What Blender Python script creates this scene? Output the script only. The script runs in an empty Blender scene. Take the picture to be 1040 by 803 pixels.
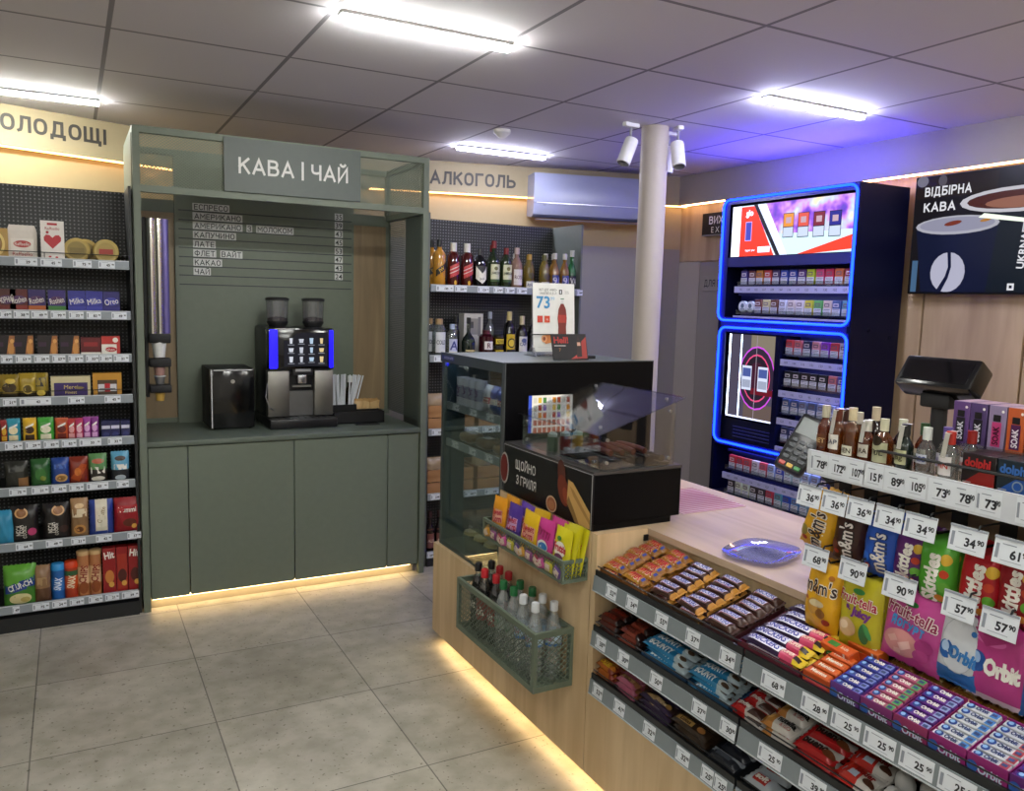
import bpy, bmesh, math, random
from mathutils import Vector, Matrix
random.seed(11)
scn = bpy.context.scene
COL = scn.collection
PI = math.pi

# ------------------------------------------------------------------ materials
def lin(h):
    h = h.lstrip('#')
    r = []
    for i in (0, 2, 4):
        c = int(h[i:i+2], 16)/255
        r.append(c/12.92 if c <= .04045 else ((c+.055)/1.055)**2.4)
    return (*r, 1)
MATS = {}
def new_mat(name):
    m = bpy.data.materials.new(name); m.use_nodes = True
    nt = m.node_tree
    return m, nt, nt.nodes['Principled BSDF'], nt.nodes['Material Output']
def C(hx, rough=.5, metal=0., var=.08, coat=0.):
    k = (hx, rough, metal, var, coat)
    if k in MATS: return MATS[k]
    m, nt, b, o = new_mat('colour_'+hx.lstrip('#'))
    b.inputs['Roughness'].default_value = rough; b.inputs['Metallic'].default_value = metal
    b.inputs['Coat Weight'].default_value = coat
    tc = nt.nodes.new('ShaderNodeTexCoord'); nz = nt.nodes.new('ShaderNodeTexNoise'); nz.inputs['Scale'].default_value = 30
    mr = nt.nodes.new('ShaderNodeMapRange'); mr.inputs['To Min'].default_value = 1-var; mr.inputs['To Max'].default_value = 1+var
    hs = nt.nodes.new('ShaderNodeHueSaturation'); hs.inputs['Color'].default_value = lin(hx)
    nt.links.new(tc.outputs['Object'], nz.inputs['Vector']); nt.links.new(nz.outputs['Fac'], mr.inputs['Value'])
    nt.links.new(mr.outputs['Result'], hs.inputs['Value']); nt.links.new(hs.outputs['Color'], b.inputs['Base Color'])
    MATS[k] = m; return m
def P(hx): return C(hx, .32, 0, .10)           # glossy printed wrapper / carton
def E(hx, s):
    k = ('em', hx, s)
    if k in MATS: return MATS[k]
    m, nt, b, o = new_mat('glow_'+hx.lstrip('#'))
    b.inputs['Base Color'].default_value = (0.003, .003, .004, 1); b.inputs['Roughness'].default_value = .3
    b.inputs['Emission Color'].default_value = lin(hx); b.inputs['Emission Strength'].default_value = s; b.inputs['Specular IOR Level'].default_value = .12
    MATS[k] = m; return m
def clear(name, tint='#ffffff', refl=.12, rough=.02, body=0., bodycol='#ffffff'):
    """thin glass or plastic: transparent with a fresnel-like gloss and an optional veil of its own colour"""
    k = ('clear', name)
    if k in MATS: return MATS[k]
    m, nt, b, o = new_mat(name)
    nt.nodes.remove(b)
    t = nt.nodes.new('ShaderNodeBsdfTransparent'); t.inputs['Color'].default_value = lin(tint)
    g = nt.nodes.new('ShaderNodeBsdfGlossy'); g.inputs['Roughness'].default_value = rough
    lw = nt.nodes.new('ShaderNodeLayerWeight'); lw.inputs['Blend'].default_value = .35
    mm = nt.nodes.new('ShaderNodeMath'); mm.operation = 'MULTIPLY_ADD'; mm.inputs[1].default_value = .42; mm.inputs[2].default_value = refl
    mm.use_clamp = True
    nt.links.new(lw.outputs['Fresnel'], mm.inputs[0])
    mx = nt.nodes.new('ShaderNodeMixShader'); nt.links.new(mm.outputs[0], mx.inputs[0])
    src = t.outputs[0]
    if body > 0:
        d = nt.nodes.new('ShaderNodeBsdfDiffuse'); d.inputs['Color'].default_value = lin(bodycol)
        m2 = nt.nodes.new('ShaderNodeMixShader'); m2.inputs[0].default_value = body
        nt.links.new(t.outputs[0], m2.inputs[1]); nt.links.new(d.outputs[0], m2.inputs[2]); src = m2.outputs[0]
    nt.links.new(src, mx.inputs[1]); nt.links.new(g.outputs[0], mx.inputs[2]); nt.links.new(mx.outputs[0], o.inputs['Surface'])
    MATS[k] = m; return m
def wood(name, c1, c2, scale=(14, 14, 1.3), rough=.42):
    k = ('wood', name)
    if k in MATS: return MATS[k]
    m, nt, b, o = new_mat(name)
    tc = nt.nodes.new('ShaderNodeTexCoord'); mp = nt.nodes.new('ShaderNodeMapping'); mp.inputs['Scale'].default_value = scale
    nz = nt.nodes.new('ShaderNodeTexNoise'); nz.inputs['Scale'].default_value = 1; nz.inputs['Detail'].default_value = 7; nz.inputs['Distortion'].default_value = .6
    cr = nt.nodes.new('ShaderNodeValToRGB'); cr.color_ramp.elements[0].position = .3; cr.color_ramp.elements[1].position = .72
    cr.color_ramp.elements[0].color = lin(c1); cr.color_ramp.elements[1].color = lin(c2)
    L = nt.links.new
    L(tc.outputs['Object'], mp.inputs['Vector']); L(mp.outputs[0], nz.inputs['Vector']); L(nz.outputs['Fac'], cr.inputs[0]); L(cr.outputs[0], b.inputs['Base Color'])
    b.inputs['Roughness'].default_value = rough
    MATS[k] = m; return m
def pegboard(name, base, dot, pitch, r, alpha=False, swap=False):
    """sheet with a regular grid of small round holes (x or y against z)"""
    k = ('peg', name)
    if k in MATS: return MATS[k]
    m, nt, b, o = new_mat(name)
    L = nt.links.new
    tc = nt.nodes.new('ShaderNodeTexCoord'); sp = nt.nodes.new('ShaderNodeSeparateXYZ'); L(tc.outputs['Object'], sp.inputs[0])
    def mth(op, a, bv=None):
        n = nt.nodes.new('ShaderNodeMath'); n.operation = op
        if hasattr(a, 'default_value') or hasattr(a, 'links'): L(a, n.inputs[0])
        else: n.inputs[0].default_value = a
        if bv is not None:
            if isinstance(bv, (int, float)): n.inputs[1].default_value = bv
            else: L(bv, n.inputs[1])
        return n.outputs[0]
    def cell(s):
        return mth('SUBTRACT', mth('FRACT', mth('DIVIDE', s, pitch)), .5)
    u = cell(sp.outputs[1] if swap else sp.outputs[0]); w = cell(sp.outputs[2])
    d = mth('SQRT', mth('ADD', mth('MULTIPLY', u, u), mth('MULTIPLY', w, w)))
    hole = mth('LESS_THAN', d, r)
    b.inputs['Roughness'].default_value = .45
    if alpha:
        b.inputs['Base Color'].default_value = lin(base)
        L(mth('SUBTRACT', 1.0, hole), b.inputs['Alpha'])
    else:
        mx = nt.nodes.new('ShaderNodeMix'); mx.data_type = 'RGBA'
        L(hole, mx.inputs[0]); mx.inputs[6].default_value = lin(base); mx.inputs[7].default_value = lin(dot)
        L(mx.outputs[2], b.inputs['Base Color'])
    MATS[k] = m; return m

# ------------------------------------------------------------------ text (cached outlines)
_T = {}
# Cyrillic capitals as drawn strokes (cap height 1): letter -> width, polylines
def _ell(cx, cy, rx, ry, a0=0, a1=360, n=20, e=2.5):
    o = []
    for k in range(n+1):
        a = math.radians(a0+(a1-a0)*k/n); c, s = math.cos(a), math.sin(a)
        o.append((cx+rx*math.copysign(abs(c)**(2/e), c), cy+ry*math.copysign(abs(s)**(2/e), s)))
    return o
_BOWL = [(.33, .57), (.48, .52), (.57, .42), (.6, .29), (.57, .15), (.48, .05), (.33, 0)]
_PB = [(0, 1), (.34, 1), (.48, .96), (.56, .86), (.58, .73), (.55, .59), (.47, .49), (.34, .46), (0, .46)]
_II = [(0, 1), (0, 0), (.58, 1), (.58, 0)]
_SH = [[(0, 1), (0, 0), (.8, 0), (.8, 1)], [(.4, 1), (.4, 0)]]
CYR = {'А': (.7, [[(0, 0), (.35, 1), (.7, 0)], [(.13, .3), (.57, .3)]]), 'Б': (.6, [[(.55, 1), (0, 1), (0, 0), (.33, 0)]+_BOWL[::-1]+[(0, .57)]]), 'Г': (.5, [[(0, 0), (0, 1), (.5, 1)]]),
       'В': (.6, [[(0, 0), (0, 1), (.33, 1), (.46, .96), (.53, .87), (.54, .77), (.51, .64), (.42, .57), (.3, .54)], [(0, .54), (.33, .54), (.48, .51), (.58, .40), (.6, .27), (.57, .13), (.48, .03), (.33, 0), (0, 0)]]),
       'Д': (.8, [[(.03, -.2), (.03, 0), (.77, 0), (.77, -.2)], [(.13, 0), (.2, .5), (.22, 1), (.64, 1), (.64, 0)]]), 'Е': (.52, [[(.52, 1), (0, 1), (0, 0), (.52, 0)], [(0, .52), (.46, .52)]]),
       'З': (.53, [[(.02, .85), (.12, .97), (.27, 1), (.42, .96), (.5, .86), (.5, .7), (.42, .58), (.22, .53)], [(.22, .53), (.45, .47), (.53, .36), (.53, .18), (.44, .05), (.27, 0), (.1, .03), (0, .16)]]),
       'И': (.58, [_II]), 'Й': (.58, [_II, [(.14, 1.26), (.2, 1.18), (.29, 1.15), (.38, 1.18), (.44, 1.26)]]), 'І': (0, [[(0, 0), (0, 1)]]), 'К': (.58, [[(0, 0), (0, 1)], [(.55, 1), (0, .42)], [(.2, .62), (.58, 0)]]),
       'Л': (.6, [[(-.02, 0), (.07, .05), (.12, .2), (.16, .6), (.17, 1), (.6, 1), (.6, 0)]]), 'М': (.74, [[(0, 0), (0, 1), (.37, .35), (.74, 1), (.74, 0)]]), 'Н': (.58, [[(0, 0), (0, 1)], [(.58, 0), (.58, 1)], [(0, .52), (.58, .52)]]),
       'О': (.62, [_ell(.31, .5, .31, .5)]), 'П': (.56, [[(0, 0), (0, 1), (.56, 1), (.56, 0)]]), 'Р': (.58, [[(0, 0)]+_PB]), 'С': (.58, [_ell(.31, .5, .31, .5, 38, 322)]), 'Т': (.6, [[(0, 1), (.6, 1)], [(.3, 1), (.3, 0)]]),
       'У': (.6, [[(0, 1), (.3, .36)], [(.6, 1), (.24, .12), (.15, .02), (.03, 0)]]), 'Ф': (.78, [[(.39, -.04), (.39, 1.05)], _ell(.39, .52, .39, .35)]), 'Х': (.6, [[(0, 1), (.6, 0)], [(.6, 1), (0, 0)]]),
       'Ц': (.66, [[(0, 1), (0, 0), (.66, 0), (.66, -.2)], [(.55, 1), (.55, 0)]]), 'Ч': (.55, [[(0, 1), (0, .62), (.05, .5), (.15, .44), (.3, .43), (.55, .5)], [(.55, 1), (.55, 0)]]), 'Ш': (.8, _SH), 'Щ': (.93, _SH+[[(.8, 0), (.93, 0), (.93, -.2)]]),
       'Ь': (.6, [[(0, 1), (0, 0), (.33, 0)]+_BOWL[::-1]+[(0, .57)]]), 'Я': (.58, [[(.58, 0)]+[(.58-x, y) for x, y in _PB], [(.26, .46), (0, 0)]]), 'Ї': (0, [[(0, 0), (0, 1)], [(-.16, 1.17), (-.1, 1.17)], [(.1, 1.17), (.16, 1.17)]]), '|': (0, [[(0, -.1), (0, 1.1)]]), '-': (.28, [[(0, .45), (.28, .45)]]), ',': (.05, [[(.05, .08), (0, -.15)]]),
       '0': (.5, [_ell(.25, .5, .25, .5)]), '5': (.52, [[(.48, 1), (.08, 1), (.04, .55), (.2, .62), (.36, .6), (.5, .48), (.53, .3), (.47, .1), (.33, 0), (.16, 0), (.02, .12)]]), '«': (.4, [[(.2, .7), (0, .45), (.2, .2)], [(.4, .7), (.2, .45), (.4, .2)]]), '»': (.4, [[(0, .7), (.2, .45), (0, .2)], [(.2, .7), (.4, .45), (.2, .2)]])}
def strokes(s, bold):
    tk = .062+bold*1.3; vs = []; fs = []; x0 = tk
    for ch in s.upper():
        if ch == ' ': x0 += .36; continue
        w, lines = CYR[ch]
        for li, L in enumerate(lines):
            pts = []
            for a, c in L:
                q = Vector((x0+a, tk+c*(1-2*tk)))
                if not pts or (q-pts[-1]).length > 1e-4: pts.append(q)
            n = len(pts); closed = n > 3 and (pts[0]-pts[-1]).length < 1e-3
            if closed: pts = pts[:-1]; n -= 1
            b0 = len(vs)
            for i in range(n):
                dirs = []
                if i > 0 or closed: dirs.append((pts[i]-pts[i-1]).normalized())
                if i < n-1 or closed: dirs.append((pts[(i+1) % n]-pts[i]).normalized())
                d = dirs[0] if len(dirs) == 1 or (dirs[0]+dirs[1]).length < 1e-3 else (dirs[0]+dirs[1]).normalized()
                m = Vector((-d.y, d.x)); k = tk/max(abs(m.dot(Vector((-dirs[0].y, dirs[0].x)))), .42)
                p = pts[i]
                if not closed and i == 0: p = p-dirs[0]*tk*.98
                if not closed and i == n-1: p = p+dirs[0]*tk*.98
                vs += [(*(p+m*k), .0003*li), (*(p-m*k), .0003*li)]
            for i in range(n if closed else n-1):
                j = (i+1) % n; fs.append((b0+2*i+1, b0+2*j+1, b0+2*j, b0+2*i))
        x0 += w+2*tk+.15
    return vs, fs, x0-tk-.15
def glyphs(s, bold=0., cut=False):
    k = (s, bold, cut)
    if k in _T: return _T[k]
    if any('\u0400' <= c <= '\u04ff' for c in s):
        _T[k] = strokes(s, bold); return _T[k]
    c = bpy.data.curves.new('lettering', 'FONT'); c.body = s; c.resolution_u = 2 if cut else 5; c.offset = bold
    o = bpy.data.objects.new('lettering', c); COL.objects.link(o)
    dg = bpy.context.evaluated_depsgraph_get(); dg.update()
    m = bpy.data.meshes.new_from_object(o.evaluated_get(dg))
    bm = bmesh.new(); bm.from_mesh(m)
    for q in ((.0, .2, .4, .6, .8, 1.) if cut else ()):      # cut the outlines level by level so lettering can follow a curved wrapper
        bmesh.ops.bisect_plane(bm, geom=bm.verts[:]+bm.edges[:]+bm.faces[:], plane_co=(0, q*.682, 0), plane_no=(0, 1, 0), dist=1e-5)
    bm.verts.index_update()
    v = [(p.co.x/.682, p.co.y/.682) for p in bm.verts]; f = [tuple(w.index for w in p.verts) for p in bm.faces]; bm.free()
    bpy.data.objects.remove(o); bpy.data.curves.remove(c); bpy.data.meshes.remove(m)
    x0 = min([p[0] for p in v] or [0]); x1 = max([p[0] for p in v] or [1])
    _T[k] = ([(a-x0, b) for a, b in v], f, x1-x0); return _T[k]

# ------------------------------------------------------------------ mesh collector
class MB:
    def __init__(s): s.v = []; s.f = []; s.mi = []; s.mats = []; s.cut = False
    def idx(s, m):
        if m not in s.mats: s.mats.append(m)
        return s.mats.index(m)
    def add(s, vs, fs, m):
        n = len(s.v); s.v += [tuple(v) for v in vs]
        for i, f in enumerate(fs):
            s.f.append(tuple(n+j for j in f)); s.mi.append(s.idx(m[i] if isinstance(m, list) else m))
    def box(s, x0, x1, y0, y1, z0, z1, m, R=None, at=None):
        vs = [Vector((x, y, z)) for z in (z0, z1) for y in (y0, y1) for x in (x0, x1)]
        if R is not None: vs = [R @ v for v in vs]
        if at is not None: vs = [v+Vector(at) for v in vs]
        s.add(vs, [(0, 2, 3, 1), (4, 5, 7, 6), (0, 1, 5, 4), (2, 6, 7, 3), (0, 4, 6, 2), (1, 3, 7, 5)], m)
    def rbox(s, x0, x1, y0, y1, z0, z1, m, r=.005, seg=2, R=None, at=None):
        bm = bmesh.new(); bmesh.ops.create_cube(bm, size=1)
        for v in bm.verts: v.co = Vector(((x0+x1)/2+v.co.x*(x1-x0), (y0+y1)/2+v.co.y*(y1-y0), (z0+z1)/2+v.co.z*(z1-z0)))
        bmesh.ops.bevel(bm, geom=bm.edges[:], offset=r, segments=seg, affect='EDGES', profile=.5)
        s.bm(bm, m, R, at)
    def bm(s, bm, m, R=None, at=None):
        bm.verts.index_update()
        vs = [v.co.copy() for v in bm.verts]
        if R is not None: vs = [R @ v for v in vs]
        if at is not None: vs = [v+Vector(at) for v in vs]
        s.add(vs, [[v.index for v in f.verts] for f in bm.faces], m); bm.free()
    def prism(s, poly, a, b, m, axis='y'):
        """poly = 2-D points; extruded along the axis from a to b"""
        n = len(poly)
        def p3(p, t): return {'x': (t, p[0], p[1]), 'y': (p[0], t, p[1]), 'z': (p[0], p[1], t)}[axis]
        vs = [p3(p, a) for p in poly]+[p3(p, b) for p in poly]
        fs = [tuple(range(n)), tuple(range(2*n-1, n-1, -1))]+[(i, n+i, n+(i+1) % n, (i+1) % n) for i in range(n)]
        s.add(vs, fs, m)
    def lathe(s, prof, m, at=(0, 0, 0), seg=16, R=None):
        """prof = [(r,z)...]; m one material or one per band"""
        vs = []; fs = []; ms = []
        for r, z in prof:
            for k in range(seg):
                a = 2*PI*k/seg; vs.append(Vector((r*math.cos(a), r*math.sin(a), z)))
        for i in range(len(prof)-1):
            for k in range(seg):
                fs.append((i*seg+k, i*seg+(k+1) % seg, (i+1)*seg+(k+1) % seg, (i+1)*seg+k)); ms.append(m[i] if isinstance(m, list) else m)
        if R is not None: vs = [R @ v for v in vs]
        vs = [v+Vector(at) for v in vs]
        s.add(vs, fs, ms)
    def cyl(s, p0, p1, r, m, seg=12, r1=None):
        p0, p1 = Vector(p0), Vector(p1); d = p1-p0; L = d.length
        R = d.to_track_quat('Z', 'Y').to_matrix(); r1 = r if r1 is None else r1
        s.lathe([(0.0001, 0), (r, 0), (r1, L), (0.0001, L)], m, p0, seg, R)
    def tube(s, pts, r, m, seg=6):
        pts = [Vector(p) for p in pts]; n = len(pts); vs = []; fs = []
        for i, p in enumerate(pts):
            d = (pts[min(i+1, n-1)]-pts[max(i-1, 0)]).normalized()
            q = d.to_track_quat('Z', 'Y').to_matrix()
            for k in range(seg): vs.append(p+q @ Vector((r*math.cos(2*PI*k/seg), r*math.sin(2*PI*k/seg), 0)))
        # keep ring order consistent
        for i in range(1, n):
            best = min(range(seg), key=lambda o: sum((vs[(i-1)*seg+k]-vs[i*seg+(k+o) % seg]).length for k in range(seg)))
            ring = [vs[i*seg+(k+best) % seg] for k in range(seg)]; vs[i*seg:(i+1)*seg] = ring
        for i in range(n-1):
            for k in range(seg): fs.append((i*seg+k, i*seg+(k+1) % seg, (i+1)*seg+(k+1) % seg, (i+1)*seg+k))
        fs += [tuple(range(seg-1, -1, -1)), tuple(range((n-1)*seg, n*seg))]
        s.add(vs, fs, m)
    def text(s, t, h, cx, cy, m, fn, fit=None, rot=0, bold=0., align='c', lift=0.):
        v, f, w = glyphs(t, bold, s.cut)
        sx = sy = h
        if fit and w*h > fit: sx = fit/w
        a = math.radians(rot); ca, sa = math.cos(a), math.sin(a); off = {'c': w*sx/2, 'l': 0, 'r': w*sx}[align]
        vs = []
        for q in v:
            X = q[0]*sx-off; Y = (q[1]-.5)*sy
            vs.append(fn(cx+X*ca-Y*sa, cy+X*sa+Y*ca, lift+(q[2] if len(q) > 2 else 0)))
        s.add(vs, f, m)
    def deco(s, fn, specs, l0=.0005, dl=.0004):
        for i, q in enumerate(specs):
            l = l0+dl*i; k = q[0]
            if k == 'R':
                _, x0, x1, y0, y1, m = q[:6]; n = q[6] if len(q) > 6 else 5
                vs = [fn(x0+(x1-x0)*a/n, y0+(y1-y0)*b/n, l) for b in range(n+1) for a in range(n+1)]
                s.add(vs, [(b*(n+1)+a, b*(n+1)+a+1, (b+1)*(n+1)+a+1, (b+1)*(n+1)+a) for b in range(n) for a in range(n)], m)
            elif k == 'E':
                _, cx, cy, rx, ry, m = q[:6]; rot = math.radians(q[6]) if len(q) > 6 else 0; N = 20
                vs = [fn(cx, cy, l)]
                for rr in (.5, 1):
                    for j in range(N):
                        X = rr*rx*math.cos(2*PI*j/N); Y = rr*ry*math.sin(2*PI*j/N)
                        vs.append(fn(cx+X*math.cos(rot)-Y*math.sin(rot), cy+X*math.sin(rot)+Y*math.cos(rot), l))
                fs = [(0, 1+j, 1+(j+1) % N) for j in range(N)]+[(1+j, 1+N+j, 1+N+(j+1) % N, 1+(j+1) % N) for j in range(N)]
                s.add(vs, fs, m)
            elif k == 'Q':      # star-shaped outline, finely divided
                pts = q[1]; M = len(pts); cx = sum(p[0] for p in pts)/M; cy = sum(p[1] for p in pts)/M
                ed = [(pts[j][0]+(pts[(j+1) % M][0]-pts[j][0])*e/4, pts[j][1]+(pts[(j+1) % M][1]-pts[j][1])*e/4) for j in range(M) for e in range(4)]
                N = len(ed); vs = [fn(cx, cy, l)]+[fn(cx+(x-cx)*g, cy+(y-cy)*g, l) for g in (.25, .5, .75, 1) for x, y in ed]
                s.add(vs, [(0, 1+j, 1+(j+1) % N) for j in range(N)]+[(1+g*N+j, 1+g*N+N+j, 1+g*N+N+(j+1) % N, 1+g*N+(j+1) % N) for g in range(3) for j in range(N)], q[2])
            elif k == 'P':
                s.add([fn(x, y, l) for x, y in q[1]], [tuple(range(len(q[1])))], q[2])
            elif k == 'T':
                _, t, h, cx, cy, m = q[:6]; o = q[6] if len(q) > 6 else {}
                s.text(t, h, cx, cy, m, fn, lift=l, **o)
    def pillow(s, *a, **k):
        s.cut = True; s._pillow(*a, **k); s.cut = False
    def _pillow(s, w, h, t, col, frame='stand', crimp=.008, axis='h', nu=12, nv=14, back=.45, wr=.09, specs=(), seed=0):
        """filled foil packet; col(u,v) gives the print colour, u,v in 0..1"""
        rnd = random.Random(seed); ph = [rnd.uniform(0, 6.28) for _ in range(4)]
        W, H = (w, h) if axis == 'h' else (h, w)
        def n(x, y):
            a, b = (x, y) if axis == 'h' else (y, x)
            e = (H/2-crimp-abs(b))/((.33 if axis == 'h' else .17)*H)
            e = min(max(e, 0), 1); pv = math.sqrt(1-(1-e)**2)
            su = max(1-abs(2*a/W)**3.2, 0)
            k = 1+wr*(math.sin(x/w*9+ph[0])*math.sin(y/h*11+ph[1])+.6*math.sin(x/w*21+y/h*13+ph[2]))
            return t*(pv*su**.55*k)+.0007
        def f3(x, y, z): return (x, -z, y+h/2) if frame == 'stand' else (x, y, z)
        fn = lambda x, y, l: f3(x, y, n(x, y)*(1-back)+l)
        vs = []; fs = []; ms = []
        for side in (1, -1):
            for j in range(nv+1):
                for i in range(nu+1):
                    x = -w/2+w*i/nu; y = -h/2+h*j/nv
                    if axis == 'h' and j in (0, nv): y += .0016*(1 if i % 2 else -1)
                    if axis == 'w' and i in (0, nu): x += .0016*(1 if j % 2 else -1)
                    vs.append(f3(x, y, n(x, y)*((1-back) if side > 0 else -back)))
            o = 0 if side > 0 else (nv+1)*(nu+1)
            for j in range(nv):
                for i in range(nu):
                    q = (o+j*(nu+1)+i, o+j*(nu+1)+i+1, o+(j+1)*(nu+1)+i+1, o+(j+1)*(nu+1)+i)
                    fs.append(q if side > 0 else q[::-1]); ms.append(col((i+.5)/nu, (j+.5)/nv))
        s.add(vs, fs, ms)
        s.deco(fn, [('Q',)+tuple(q[1:]) if q[0] == 'P' else q for q in specs], .0009, .0005)
    def diamond(s, O, u, v, W, H, p, q, t, m):
        """expanded-metal lattice in a rectangle: strands of both diagonals, p by q cells"""
        O, u, v = Vector(O), Vector(u), Vector(v); nrm = u.cross(v).normalized()
        k = q/p
        for sg in (1, -1):
            c = -H/k if sg > 0 else 0
            end = W if sg > 0 else W+H/k
            while c < end:
                # line x = c + y/k (sg>0) or x = c - y/k
                pts = []
                y0, y1 = 0, H
                if sg > 0:
                    y0 = max(0, -c*k); y1 = min(H, (W-c)*k)
                else:
                    y0 = max(0, (c-W)*k); y1 = min(H, c*k)
                if y1-y0 > 1e-4:
                    a = O+u*(c+sg*y0/k)+v*y0; b = O+u*(c+sg*y1/k)+v*y1
                    d = (b-a).normalized(); sd = d.cross(nrm)*t/2; nn = nrm*t*.4
                    vs = [a+sd+nn, a-sd+nn, a-sd-nn, a+sd-nn, b+sd+nn, b-sd+nn, b-sd-nn, b+sd-nn]
                    s.add(vs, [(0, 1, 5, 4), (1, 2, 6, 5), (2, 3, 7, 6), (3, 0, 4, 7)], m)
                c += p
    def build(s, name, parent=None, loc=(0, 0, 0), rz=0, ang=38):
        me = bpy.data.meshes.new(name); me.from_pydata(s.v, [], s.f)
        for m in s.mats: me.materials.append(m)
        me.polygons.foreach_set('material_index', s.mi)
        me.polygons.foreach_set('use_smooth', [True]*len(s.f))
        me.update(); me.set_sharp_from_angle(angle=math.radians(ang))
        o = bpy.data.objects.new(name, me); COL.objects.link(o)
        if parent: o.parent = parent
        o.location = loc; o.rotation_euler = (0, 0, rz)
        return o

def tag(o, label=None, cat=None, group=None, kind=None):
    if label: o['label'] = label
    if cat: o['category'] = cat
    if group: o['group'] = group
    if kind: o['kind'] = kind
    return o
def thing(name, label, cat, loc=(0, 0, 0), rz=0, group=None):
    o = bpy.data.objects.new(name, None); o.empty_display_size = .05; COL.objects.link(o)
    o.location = loc; o.rotation_euler = (0, 0, rz)
    return tag(o, label, cat, group)
def dup(o, loc=None, rot=None, label=None, group=None, parent=None):
    c = o.copy(); COL.objects.link(c)
    if parent is not None: c.parent = parent
    if loc is not None: c.location = loc
    if rot is not None: c.rotation_euler = rot
    if label: c['label'] = label
    if group: c['group'] = group
    for ch in list(o.children): dup(ch, parent=c)
    return c
ORD = ['first', 'second', 'third', 'fourth', 'fifth', 'sixth', 'seventh', 'eighth', 'ninth', 'tenth', 'eleventh', 'twelfth', 'thirteenth', 'fourteenth']
def flat(O, u, v):
    """surface map for a plane: O + u*x + v*y + normal*lift"""
    O, u, v = Vector(O), Vector(u), Vector(v); n = u.cross(v)
    return lambda x, y, l: O+u*x+v*y+n*l
XF = ((1, 0, 0), (0, 0, 1))      # a face looking at -y
YF = ((0, -1, 0), (0, 0, 1))     # a face looking at -x

# ------------------------------------------------------------------ common colours
GREEN = C('#666f61', .5); GREEN_D = C('#4b544b', .5)
def matte_black(hx):
    m = C(hx, .45, 0, .021); m.node_tree.nodes['Principled BSDF'].inputs['Specular IOR Level'].default_value = .12; return m
BLACK = C('#0b0b0d', .35); BLACKM = C('#141416', .6); BLACKG = C('#08080a', .12)
STEEL = C('#b9bab8', .28, 1.0, .03); WHITE = C('#e9e9e6', .4); TAGW = C('#dfe4ea', .45, 0, .02); INK = C('#20222a', .5)
RAIL = C('#8d959b', .4); CLEAR = clear('clear_glass', '#fafdfc', .04)
ACRYL = clear('clear_acrylic', '#fbfbff', .10, .05, .05)
LWOOD = wood('light_wood_upright', '#c4a67c', '#dfc59e')
HWOOD = wood('light_wood_level', '#b59c82', '#cfb79c', (14, 1.3, 14))
def price(mb, fn, x, y, w, h, main, sup='90', bar=True):
    mb.deco(fn, [('R', x-w/2, x+w/2, y-h/2, y+h/2, TAGW, 1),
                 ('T', main, h*.34, x+w*.09, y-h*.05, INK, dict(fit=w*.46, bold=.035)),
                 ('T', sup, h*.2, x+w*.375, y+h*.05, INK, dict(fit=w*.19, bold=.035))] +
            ([('R', x-w*.45, x-w*.36, y-h*.3, y+h*.3, C('#8f95a0'), 1)] if bar else []) +
            [('R', x-w*.28, x+w*.1, y+h*.3, y+h*.34, C('#8f95a0'), 1), ('R', x-w*.28, x+w*.3, y-h*.36, y-h*.33, C('#a9afb8'), 1)], .0004, .0003)
# ================================================================== ROOM SHELL
CEIL = 2.605
def floor_mat():
    m, nt, b, o = new_mat('stone_floor_tiles'); L = nt.links.new
    tc = nt.nodes.new('ShaderNodeTexCoord'); mp = nt.nodes.new('ShaderNodeMapping'); mp.inputs['Location'].default_value = (.175, -.02, 0)
    L(tc.outputs['Object'], mp.inputs[0])
    br = nt.nodes.new('ShaderNodeTexBrick'); br.offset = 0; br.inputs['Scale'].default_value = 1
    br.inputs['Brick Width'].default_value = .61; br.inputs['Row Height'].default_value = .613; br.inputs['Mortar Size'].default_value = .0025; br.inputs['Mortar Smooth'].default_value = .1
    br.inputs['Color1'].default_value = (1, 1, 1, 1); br.inputs['Color2'].default_value = (.82, .82, .82, 1); br.inputs['Mortar'].default_value = (.32, .32, .32, 1)
    L(mp.outputs[0], br.inputs['Vector'])
    def noise(sc, d, lo, hi, c0, c1):
        n = nt.nodes.new('ShaderNodeTexNoise'); n.inputs['Scale'].default_value = sc; n.inputs['Detail'].default_value = d
        r = nt.nodes.new('ShaderNodeValToRGB'); r.color_ramp.elements[0].position = lo; r.color_ramp.elements[1].position = hi
        r.color_ramp.elements[0].color = c0; r.color_ramp.elements[1].color = c1
        L(tc.outputs['Object'], n.inputs['Vector']); L(n.outputs['Fac'], r.inputs[0]); return r.outputs[0]
    def mul(a, c):
        x = nt.nodes.new('ShaderNodeMix'); x.data_type = 'RGBA'; x.blend_type = 'MULTIPLY'; x.inputs[0].default_value = 1
        L(a, x.inputs[6]); L(c, x.inputs[7]); return x.outputs[2]
    base = noise(2.2, 8, .3, .7, lin('#a9a395'), lin('#cac4b6'))
    mid = noise(11, 6, .34, .62, (.77, .77, .73, 1), (1, 1, 1, 1))
    spk = noise(60, 3, .31, .36, (.45, .44, .40, 1), (1, 1, 1, 1))
    L(mul(mul(mul(base, mid), spk), br.outputs['Color']), b.inputs['Base Color'])
    b.inputs['Roughness'].default_value = .38
    return m
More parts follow.
